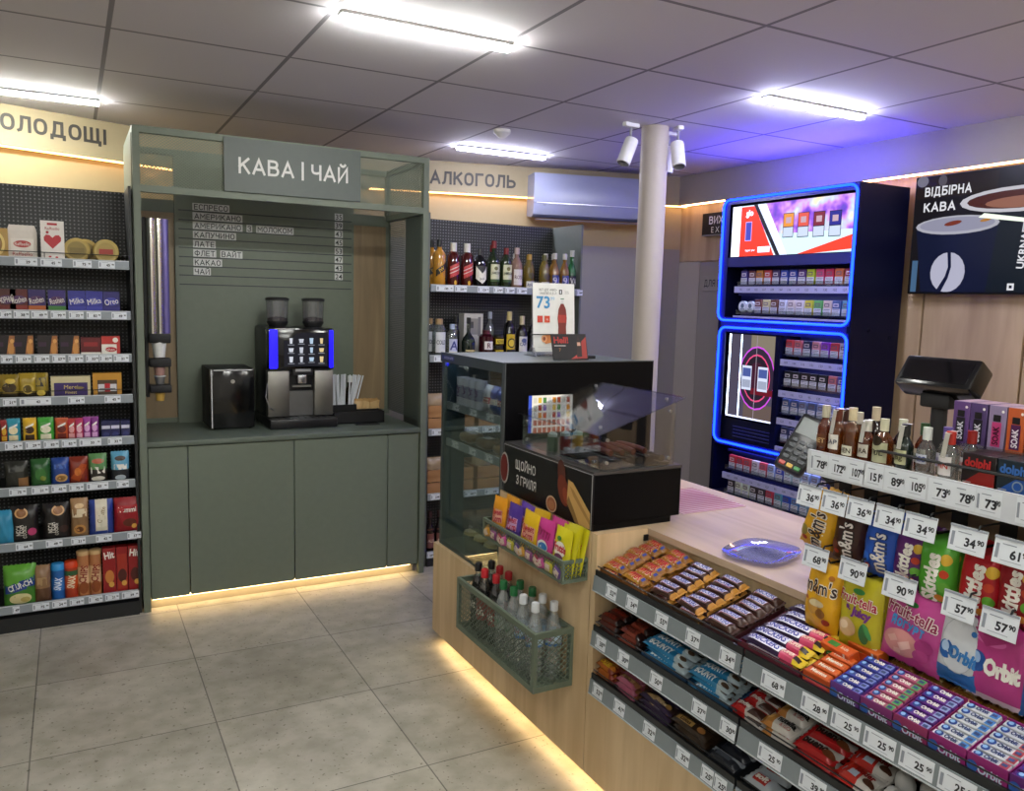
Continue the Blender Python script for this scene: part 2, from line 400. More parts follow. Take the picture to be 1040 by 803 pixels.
def ceil_mat():
    m, nt, b, o = new_mat('ceiling_tiles'); L = nt.links.new
    tc = nt.nodes.new('ShaderNodeTexCoord'); mp = nt.nodes.new('ShaderNodeMapping'); mp.inputs['Location'].default_value = (-.845+.008, -2.925+.008, 0)
    br = nt.nodes.new('ShaderNodeTexBrick'); br.offset = 0; br.inputs['Scale'].default_value = 1
    br.inputs['Brick Width'].default_value = .679; br.inputs['Row Height'].default_value = .677; br.inputs['Mortar Size'].default_value = .010; br.inputs['Mortar Smooth'].default_value = .2
    br.inputs['Color1'].default_value = lin('#dad7db'); br.inputs['Color2'].default_value = lin('#d6d3d9'); br.inputs['Mortar'].default_value = lin('#8a888e')
    L(tc.outputs['Object'], mp.inputs[0]); L(mp.outputs[0], br.inputs['Vector']); L(br.outputs['Color'], b.inputs['Base Color'])
    b.inputs['Roughness'].default_value = .8
    return m
def struct(name, mb, **k):
    o = mb.build(name, **k); o['kind'] = 'structure'; return o
b = MB(); b.box(-3, 4.5, -2.6, 6.1, -.1, 0, floor_mat()); struct('floor', b)
b = MB(); b.box(-3, 4.5, -2.6, 6.1, CEIL, CEIL+.1, ceil_mat()); struct('ceiling', b)
WALLP = C('#a39c93', .7, 0, .03); CREAM = C('#a3926c', .7, 0, .03); FASC = C('#968868', .65, 0, .03)
FASCR = C('#9c938a', .65, 0, .03)
b = MB(); b.box(-3.1, -3, -2.6, 6.1, 0, CEIL, C('#dcd8d0', .7, 0, .03)); struct('wall_left', b)
b = MB(); b.box(-3.1, 4.5, -2.7, -2.6, 0, CEIL, C('#dcd8d0', .7, 0, .03)); struct('wall_front', b)
# back wall: two straight runs meeting at a blunt corner behind the coffee stand
BW = [(-3, 4.97), (-1.3, 4.97), (.6, 5.70), (1.9, 5.73), (4.3, 5.109)]
def off(pts, d):
    out = []
    for i, p in enumerate(pts):
        n = Vector((0, 0))
        for a, c in ((i-1, i), (i, i+1)):
            if a >= 0 and c < len(pts):
                e = (Vector(pts[c])-Vector(pts[a])).normalized(); n += Vector((-e.y, e.x))
        n.normalize(); out.append((p[0]+n.x*d, p[1]+n.y*d))
    return out
W0, W1, W2 = off(BW, .06), off(BW, .2), BW
GREYW = C('#8b8781', .7, 0, .03)
b = MB()
b.prism(W0+W1[::-1], 2.05, CEIL, CREAM, 'z'); b.prism(W0[:4]+W1[:4][::-1], 0, 2.05, CREAM, 'z'); b.prism(W0[3:]+W1[3:][::-1], 0, 2.05, GREYW, 'z')
struct('wall_back', b)
b = MB(); b.prism(W2[:5]+W0[::-1], 2.385, CEIL, FASC, 'z'); struct('trim_1', b)
# right wall : pale boards, a grey staff door, and its own header
RWOOD = wood('right_wall_boards', '#9d8468', '#bfa687', (9, 9, .9))
DARK = C('#3d352c', .7)
b = MB(); b.box(4.31, 4.5, -2.6, 5.3, 0, CEIL, RWOOD)
y = 4.86
b.box(4.29, 4.31, 3.02, 5.2, 1.955, CEIL, RWOOD)
for y0, y1 in ((2.44, 3.01), (1.82, 2.43), (1.2, 1.81), (.58, 1.19), (-.04, .57), (-.66, -.05), (-2.6, -.67)):
    b.box(4.29, 4.31, y0+.002, y1-.002, 0, CEIL, RWOOD)
b.box(4.29, 4.31, 4.93, 5.2, 0, 1.95, WALLP); b.box(4.29, 4.31, 3.02, 4.0, 0, 1.95, RWOOD)
struct('wall_right', b)
d = tag(bpy.data.objects.new('door_1', None), kind='structure'); COL.objects.link(d)
b = MB(); b.box(4.285, 4.309, 4.01, 4.92, .01, 1.945, C('#8d8780', .5, 0, .03)); tag(b.build('door_panel', d), kind='structure')
b = MB(); b.box(4.22, 4.29, -2.6, 5.16, 2.385, CEIL, FASCR); struct('trim_2', b)
# thin upright board joint near the right corner
b = MB(); b.box(4.10, 4.115, 5.165, 5.20, 0, 2.38, C('#6d6459', .6)); struct('trim_3', b)

# ------------------------------------------------------------------ cove strips under the headers
def cove(label, pts, m):
    b = MB()
    for a, c in zip(pts[:-1], pts[1:]):
        a, c = Vector((*a, 0)), Vector((*c, 0)); e = (c-a).normalized(); n = Vector((-e.y, e.x, 0))
        q = [a+n*.000, c+n*.000, c+n*.018, a+n*.018]
        b.prism([(p.x, p.y) for p in q], 2.376, 2.3845, m, 'z')
    tag(b.build('cove_light'), label, 'light strip')
COVE = E('#ffbe70', 6.5)
cove('warm light strip under the header bearing the sweets lettering', off(BW[1:3], .006), COVE)
cove('warm light strip under the header bearing the alcohol lettering', off(BW[3:], .006), COVE)
b = MB(); b.box(4.222, 4.24, -.6, 5.10, 2.376, 2.3845, E('#ffc48a', 8)); tag(b.build('cove_light'), 'warm light strip under the header above the wall screen', 'light strip')

# ------------------------------------------------------------------ header lettering
def walltext(name, label, txt, h, c, rz, col, fit, bold=.012):
    b = MB(); O = (0, 0, 0)
    fn = flat((0, -.001, 0), *XF)
    for k in (0, 1):
        b.text(txt, h, 0, 0, col, fn, fit=fit, bold=.022, lift=.002+.004*k)
    return tag(b.build(name, loc=c, rz=rz), label, 'lettering')
LET = C('#35322c', .6)
ang2 = math.atan2(5.109-5.73, 4.3-1.9); ang1 = math.atan2(5.70-4.97, 1.9)
walltext('wall_lettering', 'dark grey sweets lettering on the cream header above the snack shelves', 'СОЛОДОЩІ', .088, (-.085, 5.437, 2.512), ang1, LET, .74)
walltext('wall_lettering', 'dark grey alcohol lettering on the cream header beside the air conditioner', 'АЛКОГОЛЬ', .093, (2.63, 5.541, 2.487), ang2, LET, .64)

# ------------------------------------------------------------------ ceiling lights
TUBE = E('#f3f4ee', 128)
def tube(x0, x1, y, label, group=None, m=None):
    t = thing('ceiling_light', label, 'ceiling light', ((x0+x1)/2, y, CEIL), group=group); w = (x1-x0)/2
    b = MB(); b.box(-w, w, -.028, .028, -.012, 0, C('#d8d8da')); b.build('housing', t)
    b = MB(); b.box(-w+.004, w-.004, -.018, .018, -.028, -.012, m or TUBE); b.build('diffuser', t)
tube(.86, 1.535, 2.925, 'bright strip light on the ceiling in front of the coffee stand')
tube(-.52, .165, 4.955, 'bright strip light on the ceiling above the snack shelves')
tube(2.90, 3.575, 2.94, 'bright strip light on the ceiling in front of the cigarette cabinet', m=E('#d9ddff', 122))
tube(2.235, 2.89, 4.96, 'bright strip light on the ceiling before the air conditioner', m=E('#e4e6ff', 100))
for x in (-1.2, .86, 2.9):  # unseen strips added behind the viewer as fill light
    for y in (.9, -1.15):
        tube(x, x+.675, y, 'strip light on the ceiling behind the viewer', 'ceiling strips behind the viewer')  # added unseen fill strips
# smoke detector
b = MB(); b.lathe([(.0001, 0), (.05, 0), (.05, -.018), (.036, -.03), (.02, -.045), (.0001, -.046)], WHITE, seg=20)
tag(b.build('smoke_detector', loc=(2.256, 4.374, CEIL)), 'small round white smoke detector on the ceiling near the alcohol lettering', 'smoke detector')

# ------------------------------------------------------------------ column and its spotlights
b = MB(); b.lathe([(.077, 0), (.077, CEIL)], C('#b1a79c', .6, 0, .03), seg=32); struct('pillar', b, loc=(2.93, 3.8, 0))
def spot(label, loc, tilt, rz):
    t = thing('spotlight', label, 'spotlight', loc, rz)
    b = MB(); b.rbox(-.05, .05, -.017, .017, -.022, 0, WHITE, .004); b.build('ceiling_mount', t)
    b = MB(); b.cyl((0, 0, -.02), (0, 0, -.10), .007, C('#9a9aa0')); b.build('arm', t)
    R = Matrix.Rotation(tilt, 3, 'Y')
    b = MB(); b.lathe([(.0001, .03), (.036, .03), (.038, .022), (.038, -.115), (.034, -.118), (.030, -.09), (.0001, -.09)], [WHITE]*4+[C('#808086')]*2, (0, 0, -.115), 20, R); b.build('lamp_head', t)
spot('white cylinder spotlight on the near side of the pillar toward the coffee stand', (2.755, 3.79, CEIL), math.radians(24), .1)
spot('white cylinder spotlight beside the pillar aimed toward the viewer', (3.03, 3.72, CEIL), math.radians(22), 1.2)
spot('white cylinder spotlight hanging straight down behind the pillar', (3.07, 3.85, CEIL), math.radians(4), -.3)

# ------------------------------------------------------------------ air conditioner
t = thing('air_conditioner', 'white wall air conditioner beside the pillar', 'air conditioner', (3.485, 5.278, 2.225), ang2)
b = MB(); AW = C('#8f93a6', .25, 0, .02)
prof = [(.05, .02), (-.09, .0), (-.135, .02), (-.15, .07), (-.155, .27), (-.14, .315), (.05, .315)]
b.prism([(p[0], p[1]) for p in prof], -.48, .48, AW, 'x'); b.build('casing', t)
b = MB(); b.box(-.46, .46, -.159, -.150, .1, .104, C('#f0f2f6', .1)); b.build('front_seam', t)
b = MB(); b.box(-.45, .45, -.13, -.06, .001, .006, C('#70737e'), R=Matrix.Rotation(.15, 3, 'X')); b.build('air_outlet', t)
b = MB(); b.text('tcl', .016, -.4, .05, C('#5c6070'), lambda x, y, l: Vector((x, -.1525-l, y+.04))); b.build('logo', t)

# ------------------------------------------------------------------ exit sign and door sign
t = thing('exit_sign', 'black exit sign with white letters beside the cigarette cabinet', 'sign', (4.27, 4.69, 2.225))
b = MB(); b.box(-.02, .02, -.19, .19, -.08, .08, C('#15151c', .4)); b.build('sign_body', t)
b = MB(); b.box(-.022, .02, -.192, .192, -.088, -.08, C('#8c8a90')); b.build('lower_edge', t)
b = MB(); fn = flat((-.0202, 0, 0), *YF); b.deco(fn, [('T', 'ВИХІД', .058, 0, .026, WHITE, dict(bold=.012)), ('T', 'E X I T', .042, 0, -.045, WHITE, {})]); b.build('lettering', t)
t = thing('door_sign', 'grey staff only sign beside the cigarette cabinet below the exit sign', 'sign', (4.278, 4.60, 1.785))
b = MB(); b.box(-.006, .006, -.27, .27, -.058, .058, C('#8f8b84', .5)); b.build('sign_plate', t)
b = MB(); fn = flat((-.0062, 0, 0), *YF); b.deco(fn, [('T', 'ДЛЯ ПЕРСОНАЛУ', .052, 0, 0, C('#1f2024'), dict(fit=.5, bold=.008))]); b.build('lettering', t)

# ------------------------------------------------------------------ wall screen
t = thing('menu_screen', 'large wall screen advertising coffee with two dark paper cups', 'screen', (4.22, 2.50, 2.04))
b = MB(); b.rbox(0, .06, -.575, .575, -.325, .325, BLACKM, .006); b.build('housing', t)
def Em(hx, s=1.): return E(hx, s)
b = MB(); u0 = 2.50
fn0 = flat((-.0005, 0, 0), *YF)
fn = lambda x, y, l: fn0(x, y, l)
def yy(v): return u0-v     # wall y -> screen x
def zz(v): return v-2.04
cup = [(yy(3.045), zz(2.07)), (yy(2.99), zz(1.725)), (yy(2.62), zz(1.725)), (yy(2.58), zz(2.07))]
sp = [('R', -.568, .568, -.318, .318, Em('#231f20', 0.28), 1),
      ('R', -.56, -.1, .2, .31, Em('#3a2d24', 0.22), 1), ('E', yy(3.03), zz(2.335), .035, .03, Em('#8e8c98', 0.39)), ('E', yy(2.91), zz(2.33), .025, .03, Em('#6f6a70', 0.33)),
      ('R', yy(3.055), yy(3.02), zz(1.725), zz(1.9), Em('#5d86b0', 0.33), 1),
      ('P', [(yy(2.62), zz(1.725)), (yy(2.62), zz(2.1)), (yy(2.70), zz(2.17)), (yy(2.15), zz(2.17)), (yy(2.2), zz(1.725))], Em('#1c2631', 0.33)),
      ('P', cup, Em('#161d3c', 0.39)), ('E', yy(2.812), zz(2.085), .238, .05, Em('#c9c9d6', 0.44)), ('E', yy(2.812), zz(2.088), .215, .038, Em('#a9a9c0', 0.44)),
      ('E', yy(2.83), zz(2.095), .05, .012, Em('#8a3b22', 0.44), 8), ('E', yy(2.65), zz(2.1), .03, .008, Em('#c98a3a', 0.44), 8),
      ('E', yy(2.48), zz(2.195), .32, .065, Em('#d6d4dc', 0.50)), ('E', yy(2.48), zz(2.195), .28, .047, Em('#5b2a20', 0.39)), ('E', yy(2.44), zz(2.18), .22, .03, Em('#a8705a', 0.44)),
      ('P', [(yy(2.69), zz(2.115)), (yy(2.66), zz(2.135)), (yy(2.2), zz(2.05)), (yy(2.2), zz(2.035))], Em('#e8f4e0', 0.77)),
      ('E', yy(2.838), zz(1.832), .10, .108, Em('#c4c4da', 0.50)),
      ('P', [(yy(2.846), zz(1.94)), (yy(2.826), zz(1.94)), (yy(2.818), zz(1.86)), (yy(2.832), zz(1.80)), (yy(2.868), zz(1.725)), (yy(2.90), zz(1.725)), (yy(2.85), zz(1.81)), (yy(2.836), zz(1.86))], Em('#161d3c', 0.39)),
      ('R', -.568, .568, -.32, -.314, Em('#17171a', 0.17), 1),
      ('T', 'ВІДБІРНА', .05, yy(3.01), zz(2.275), Em('#f0f0f6', 0.55), dict(align='l', bold=.02, fit=.27)), ('T', 'КАВА', .05, yy(3.01), zz(2.19), Em('#f0f0f6', 0.55), dict(align='l', bold=.02)),
      ('R', yy(2.505), yy(2.47), zz(1.735), zz(1.77), Em('#f0f0f6', 0.55), 1), ('R', yy(2.495), yy(2.48), zz(1.745), zz(1.76), Em('#17171a', 0.17), 1),
      ('T', 'UKRNAFTA', .036, yy(2.44), zz(1.98), Em('#f0f0f6', 0.55), dict(rot=86, bold=.02, fit=.4))]
# cups stop at the lower edge of the panel
b.deco(fn, sp, .0002, .00015); b.build('display', t)

# ================================================================== COFFEE STAND
UX0, UX1, UY0, UY1, UZ = .277, 1.79, 4.345, 5.0, 2.392
t = thing('coffee_stand', 'tall olive green coffee stand with mesh crown and lower cupboards', 'coffee stand', (0, 0, 0))
g = GREEN; p = .032
b = MB()
for x in (UX0, UX1-p):
    for y in (UY0, UY1-p):
        b.box(x, x+p, y, y+p, 0 if y == UY0 else .87, UZ, g)
for z in (2.085, UZ-p):
    b.box(UX0+p, UX1-p, UY0, UY0+p, z, z+p, g); b.box(UX0+p, UX1-p, UY1-p, UY1, z, z+p, g)
    for x in (UX0, UX1-p): b.box(x, x+p, UY0+p, UY1-p, z, z+p, g)
b.build('frame', t)
b = MB(); b.box(UX0-.004, UX0+.004, UY0+p, UY1-p, .05, UZ-p, g); b.build('end_panel', t)
b = MB(); b.box(UX1-.012, UX1-.008, UY0+p, UY1-p, .9, 2.085, pegboard('perforated_side', '#56615a', '#000000', .011, .30, True, True)); b.build('perforated_panel', t)
b = MB(); b.box(UX1-.016, UX1-.004, UY0+p, UY1-p, .05, .85, g); b.build('end_panel', t)
MC = C('#77806f', .45, .2)
def crown(O, u, W):
    b = MB(); b.diamond(O, u, (0, 0, 1), W, .245, .017, .013, .0028, MC); b.build('mesh_panel', t)
crown((UX0+p, UY0+.012, 2.117), (1, 0, 0), .385); crown((1.385, UY0+.012, 2.117), (1, 0, 0), UX1-p-1.385)
crown((UX1-.012, UY0+p, 2.117), (0, 1, 0), UY1-UY0-2*p)
crown((UX0+p, UY1-.02, 2.117), (1, 0, 0), .25); crown((1.52, UY1-.02, 2.117), (1, 0, 0), .238)
# sign board
b = MB(); b.box(.69, 1.388, UY0-.014, UY0+.006, 2.12, 2.382, C('#535b56', .5)); sg = b.build('sign_board', t)
b = MB(); b.text('КАВА | ЧАЙ', .080, 1.038, 2.25, C('#d7d6d2', .5), flat((0, UY0-.0145, 0), *XF), fit=.56, bold=.012, lift=.002); b.build('lettering', sg)
# back: green menu wall between two boards
b = MB(); b.box(.52, 1.545, UY1-.05, UY1-.03, .87, 2.36, g); b.build('back_panel', t)
ZG = [2.066, 2.014, 1.963, 1.912, 1.861, 1.810, 1.759, 1.708, 1.657]
b = MB()
for z in ZG: b.box(.54, 1.53, UY1-.0525, UY1-.05, z-.003, z+.003, C('#33393a'))
b.build('menu_rail', t)
b = MB()
fn = flat((0, UY1-.0505, 0), *XF)
b2 = MB()
MENU = [('ЕСПРЕСО', '35'), ('АМЕРИКАНО', '39'), ('АМЕРИКАНО З МОЛОКОМ', '43'), ('КАПУЧИНО', '45'), ('ЛАТЕ', '53'), ('ФЛЕТ ВАЙТ', '47'), ('КАКАО', '43'), ('ЧАЙ', '24')]
MI = C('#c9ccc9', .5); MK = C('#23282a')
for k, (n, pr) in enumerate(MENU):
    z = 2.093-.0512*k-.004; w = min(glyphs(n, .02)[2]*.03, .6)+.012
    x = .615
    for word in n.split(' '):
        w = glyphs(word, .02)[2]*.031+.010
        b.deco(fn, [('R', x, x+w, z-.021, z+.021, MI, 1), ('T', word, .031, x+w/2, z, MK, dict(bold=.008))], .001, .0006); x += w+.022
    b2.deco(fn, [('R', 1.425, 1.475, z-.021, z+.021, MI, 1), ('T', pr, .03, 1.45, z, MK, dict(bold=.01))], .001, .0006)
b.build('menu_lettering', t); b2.build('price_lettering', t)
BWOOD = wood('stand_back_board', '#7d6a50', '#9c8666')
for x0, x1 in ((UX0+p, .52), (1.545, UX1-p)):
    b = MB(); b.box(x0, x1, UY1-.03, UY1-.012, .9, 2.05, BWOOD); b.build('back_board', t)
    b = MB(); b.box(x0, x1, UY1-.036, UY1-.008, 2.05, 2.085, g); b.build('board_frame', t); b = MB(); b.box(x0, x1, UY1-.036, UY1-.008, .872, .9, g); b.build('board_frame', t)
# worktop, doors, kick board and its light
b = MB(); b.rbox(UX0+p, UX1-p, UY0+.002, UY1, .843, .87, C('#5b655b', .35), .003); b.build('worktop', t)
xs = [UX0+p+.002, .498, 1.035, 1.565, UX1-p-.002]
for a, c in zip(xs[:-1], xs[1:]):
    b = MB(); b.rbox(a+.002, c-.002, UY0+.012, UY0+.032, .058, .838, g, .002, 1); b.build('cupboard_door', t)
b = MB(); b.box(UX0+p, UX1-p, UY0+.034, UY1, .062, .842, GREEN_D); b.build('carcass', t)
b = MB(); b.box(UX0+.01, UX1-.05, UY0+.055, UY0+.07, 0, .06, C('#a39a86')); b.build('kick_board', t)
b = MB(); b.box(UX0+.04, UX1-.08, UY0+.020, UY0+.045, .054, .0615, E('#ffd89a', 8)); tag(b.build('light_strip', t), 'warm glowing strip under the cupboard doors')

# ------------------------------------------------------------------ things on the coffee stand
WT = .87
t = thing('milk_fridge', 'small black milk fridge left of the coffee machine', 'fridge', (.645, 4.62, WT)); o = t
o['label'] = 'small black glossy milk fridge with white edge strips on the coffee stand'
b = MB(); b.rbox(0, .235, .02, .30, .006, .335, BLACKM, .005); b.build('body', o)
b = MB(); b.rbox(0, .235, 0, .02, .008, .335, BLACKG, .004); dd = b.build('door', o)
b = MB(); b.box(.008, .013, -.0015, .001, .012, .33, C('#cfcfcf')); b.box(.02, .225, -.0015, .001, .325, .330, C('#cfcfcf')); b.build('edge_strip', dd)
b = MB(); b.cyl((.12, .001, .265), (.12, -.004, .265), .011, STEEL, 16); b.build('badge', dd)
for x, y in ((.02, .03), (.215, .03), (.02, .28), (.215, .28)):
    b = MB(); b.cyl((x, y, 0), (x, y, .008), .01, BLACKM); b.build('foot', o)
t = thing('coffee_machine', 'black coffee machine with touch screen, blue light bars and two bean hoppers', 'coffee machine', (.95, 4.60, WT))
b = MB(); b.rbox(0, .37, .06, .42, .05, .56, C('#17171d', .3), .01); b.build('body', t)
b = MB(); b.rbox(0, .37, -.01, .08, .325, .56, BLACKG, .012); hd = b.build('front_panel', t)
b = MB(); b.rbox(.006, .05, -.016, -.005, .335, .55, E('#1a12ff', 2.4), .004); b.rbox(.340, .364, -.016, -.005, .335, .55, E('#1a12ff', 1.6), .004); b.build('blue_light_bar', hd)
b = MB(); fn = flat((0, -.0105, 0), *XF)
SC = E('#8a8d9c', .45)
sp = [('P', [(.085, .345), (.33, .345), (.33, .535), (.16, .535), (.115, .49), (.085, .49)], E('#2a2a33', .35))]
cols = ['#d8dbe6', '#c8ccd8', '#b9d0e8', '#e8cf9a']
for r in range(3):
    for c in range(4):
        x = .125+.057*c; z = .49-.052*r
        w, h = ((.009, .017), (.014, .012), (.011, .018))[(r+c) % 3]
        sp += [('P', [(x-w*.7, z-h), (x+w*.7, z-h), (x+w, z+h*.8), (x-w, z+h*.8)], E(cols[c], .6)), ('R', x-.018, x+.018, z-h-.009, z-h-.005, E('#a9adba', .4), 1)]
b.deco(fn, sp, .0005, .0001); b.build('touch_screen', hd)
b = MB(); b.rbox(.0, .12, .01, .07, .06, .32, C('#85837e', .38, .9), .005); b.build('steel_cover', t); b = MB(); b.rbox(.262, .37, .01, .07, .06, .32, C('#85837e', .38, .9), .005); b.build('steel_cover', t)
b = MB(); b.box(.122, .26, .04, .07, .06, .2, C('#8f9092', .3, .9)); b.build('rear_splash_plate', t)
b = MB(); b.rbox(.135, .25, -.005, .07, .295, .34, C('#222226', .3), .005); b.box(.15, .235, -.007, -.004, .315, .33, C('#b9b9be', .3, .8)); b.rbox(.165, .215, -.0, .05, .245, .30, C('#a9a9b0', .25, .9), .006)
b.box(.14, .245, .02, .05, .225, .235, STEEL); b.build('spout', t)
b = MB(); b.rbox(-.004, .374, -.07, .40, 0, .055, C('#101013', .35), .008); dr = b.build('drip_tray', t)
b = MB()
for k in range(9): b.box(.02+.037*k, .045+.037*k, -.06, .03, .055, .057, C('#3a3a3d', .3, .8))
b.build('drip_grid', dr)
CLH = clear('hopper_plastic', '#f0f0f4', .08, .03, .10, '#9a9aa8')
for x in (.085, .29):
    h = thing('bean_hopper', None, None, (x, .15, .56)); h.parent = t
    b = MB(); b.lathe([(.0001, 0), (.045, 0), (.06, .025), (.06, .035)], BLACKM, seg=20); b.build('base', h)
    b = MB(); b.lathe([(.058, .035), (.062, .15)], CLH, seg=20); b.build('clear_wall', h)
    b = MB(); b.lathe([(.0001, .036), (.055, .036), (.055, .05), (.02, .058), (.0001, .06)], C('#2a1a12', .7), seg=16); b.build('beans', h)
    b = MB(); b.lathe([(.066, .15), (.066, .162), (.05, .168), (.0001, .168)], BLACKM, seg=20); b.build('lid', h)
b = MB(); b.tube([(.0, .02, .25), (-.02, -.03, .18), (.0, -.03, .12), (.03, -.0, .1)], .0035, C('#8f9092', .3, .6)); b.build('milk_hose', t)
# tray with stirrers, bottle and sugar
t = thing('condiment_tray', 'black open tray with compartments right of the coffee machine', 'tray', (1.325, 4.62, WT)); t['label'] = 'black condiment tray holding straws beside the coffee machine'
b = MB(); K = C('#121215', .4)
b.box(0, .31, 0, .2, 0, .006, K)
for q in ((0, .31, 0, .006), (0, .31, .194, .2)): b.box(q[0], q[1], q[2], q[3], 0, .07, K)
for x in (0, .304): b.box(x, x+.006, 0, .2, 0, .07, K)
b.box(.0, .17, .1, .106, 0, .10, K); b.box(.0, .006, .1, .2, .06, .10, K); b.box(.164, .17, .1, .2, 0, .10, K); b.box(0, .17, .194, .2, 0, .10, K); b.box(.17, .31, .10, .106, 0, .07, K)
b.build('box', t)
rnd = random.Random(3); ss = []
b = MB(); b.cyl((0, 0, 0), (0, 0, .265), .0045, C('#d4d7de', .4)); st = b.build('drinking_straw', loc=(1.33, 4.75, WT+.01))
tag(st, 'thin pale straw standing in the black tray on the coffee stand', 'straw', 'straws in the coffee stand tray')
st.rotation_euler = (.05, -.25, 0)
for k in range(34):
    x = 1.338+.145*(k/33)
    dup(st, (x, 4.735+rnd.uniform(0, .06), WT+.012), (rnd.uniform(-.2, .05), -.25+.5*(k/33)+rnd.uniform(-.08, .08), 0))
t = thing('syrup_bottle', 'small clear bottle with white cap standing behind the straws', 'bottle', (1.49, 4.84, WT))
b = MB(); b.lathe([(.0001, 0), (.027, 0), (.027, .17), (.014, .2), (.014, .225)], clear('syrup_plastic', '#c9b9a0', .1), seg=16); b.build('body', t)
b = MB(); b.lathe([(.0165, .222), (.0165, .26), (.0001, .26)], WHITE, seg=16); b.build('cap', t)
b = MB(); rnd = random.Random(5)
sachet = None
for k in range(9):
    x, y = 1.515+.035*(k % 4)+rnd.uniform(-.006, .006), 4.745+.022*(k//4)
    if sachet is None:
        b = MB(); b.pillow(.055, .075, .006, lambda u, v: P('#c9a877') if v < .8 else P('#b08a55'), seed=k, crimp=.006)
        sachet = b.build('sugar_sachet', loc=(x, y, WT+.055)); sachet.rotation_euler = (-.2, .1, .1); tag(sachet, 'tan sugar sachet standing in the black tray beside the straws', 'sachet', 'sugar sachets in the tray')
    else: dup(sachet, (x, y, WT+.055-.004*(k//4)), (rnd.uniform(-.4, .1), rnd.uniform(-.3, .3), rnd.uniform(-.4, .4)))
b = MB(); b.rbox(-.07, .07, -.035, .035, 0, .004, C('#1a1c1e', .5), .0015); tag(b.build('counter_mat', loc=(1.51, 4.565, WT), rz=-.1), 'small flat black mat on the coffee stand in front of the tray', 'mat')
# cup dispenser on the left board
t = thing('cup_dispenser', 'steel cup dispenser tubes mounted inside the coffee stand near its end panel', 'cup dispenser', (.395, 4.66, 0))
ST2 = C('#c9c6bd', .18, 1.0, .02)
b = MB()
for x, r, m in ((-.025, .022, ST2), (.012, .022, ST2)): b.lathe([(r, 1.395), (r, 1.985)], m, (x, -.02, 0), 20)
b.build('steel_tube', t)
b = MB(); b.lathe([(.02, 1.395), (.02, 1.985)], C('#6f66a0', .3, .5), (.043, -.01, 0), 20); b.build('steel_tube', t)
b = MB(); b.box(-.06, -.045, -.02, .04, 1.06, 1.99, BLACKM); b.build('rail', t)
b = MB()
for z0, z1 in ((1.345, 1.395), (1.22, 1.265), (1.085, 1.125)):
    b.rbox(-.045, .06, -.055, .03, z0, z1, BLACKM, .006)
b.box(.05, .058, -.02, .0, 1.085, 1.26, BLACKM); b.box(-.06, .02, .03, .33, 1.36, 1.38, BLACKM); b.build('holder', t)
def cup(label, z, r, h, m):
    c = thing('paper_cup', label, 'cup', (.40, 4.645, z))
    b = MB(); b.lathe([(.0001, 0), (r*.75, 0), (r, h)], m, seg=20); b.build('body', c)
    b = MB(); b.lathe([(r-.002, h), (r+.003, h), (r+.003, h+.005), (r-.002, h+.005)], WHITE, seg=20); b.build('rim', c)
cup('white paper cup under the top ring of the cup dispenser', 1.27, .037, .075, WHITE)
cup('white and red paper cup in the middle ring of the cup dispenser', 1.175, .03, .05, [C('#a08f86')]*1+[C('#a9827a')])
cup('small steel grey cup between lower rings of the cup dispenser', 1.128, .027, .04, C('#8d8d8d', .3, .6))
cup('yellow and brown paper cup below the lowest ring of the cup dispenser', 1.04, .026, .045, [C('#8a5b2a')]+[C('#c9a04a')])
# ================================================================== SNACK SHELVES beside the coffee stand
SHB = C('#17191b', .5)
PEG = pegboard('pegboard_wall', '#212325', '#707274', .0185, .22)
def shelf_unit(label, x0, x1, yf, yb, ztop, zs, base_z, name, side_m):
    t = thing(name, label, 'shelf unit', (0, 0, 0))
    b = MB(); b.box(x0, x1, yb-.01, yb, base_z, ztop, PEG); b.build('back_panel', t)
    for x in (x0-.012, x1): b = MB(); b.box(x, x+.012, yf+.01, yb, 0, ztop, side_m); b.build('side_panel', t)
    b = MB(); b.box(x0, x1, yf-.008, yb, 0, base_z, SHB); b.build('plinth', t)
    for z in zs:
        b = MB(); b.box(x0, x1, yf+.012, yb-.01, z-.012, z+.004, SHB); sh = b.build('shelf', t)
        b = MB(); b.box(x0+.004, x1-.004, yf, yf+.010, z-.021, z+.021, RAIL); b.box(x0+.004, x1-.004, yf-.0012, yf, z+.017, z+.021, C('#c4cad0', .3)); b.build('price_rail', sh)
        yield t, sh, z
LZ = [1.733, 1.494, 1.290, 1.093, .888, .672, .409, .107]
LX = lambda px: -.29+px*.00408
TAGPX = [[(17, 40), (42, 64), (74, 94), (100, 118)], [(0, 13), (14, 30), (31, 48), (50, 66), (68, 84), (86, 102), (112, 129)], [(0, 12), (14, 30), (32, 48), (50, 64), (66, 82), (84, 98), (98, 112), (113, 130)],
         [(0, 14), (16, 48), (64, 82), (102, 120)], [(0, 18), (20, 36), (38, 54), (56, 72), (74, 98), (104, 120)], [(2, 20), (24, 42), (44, 60), (62, 78), (80, 104), (112, 126)], [(6, 24), (36, 54), (62, 78), (88, 106), (122, 138)], [(0, 8), (20, 38), (40, 56), (58, 74), (78, 94), (96, 112), (114, 134)]]
rnd = random.Random(21)
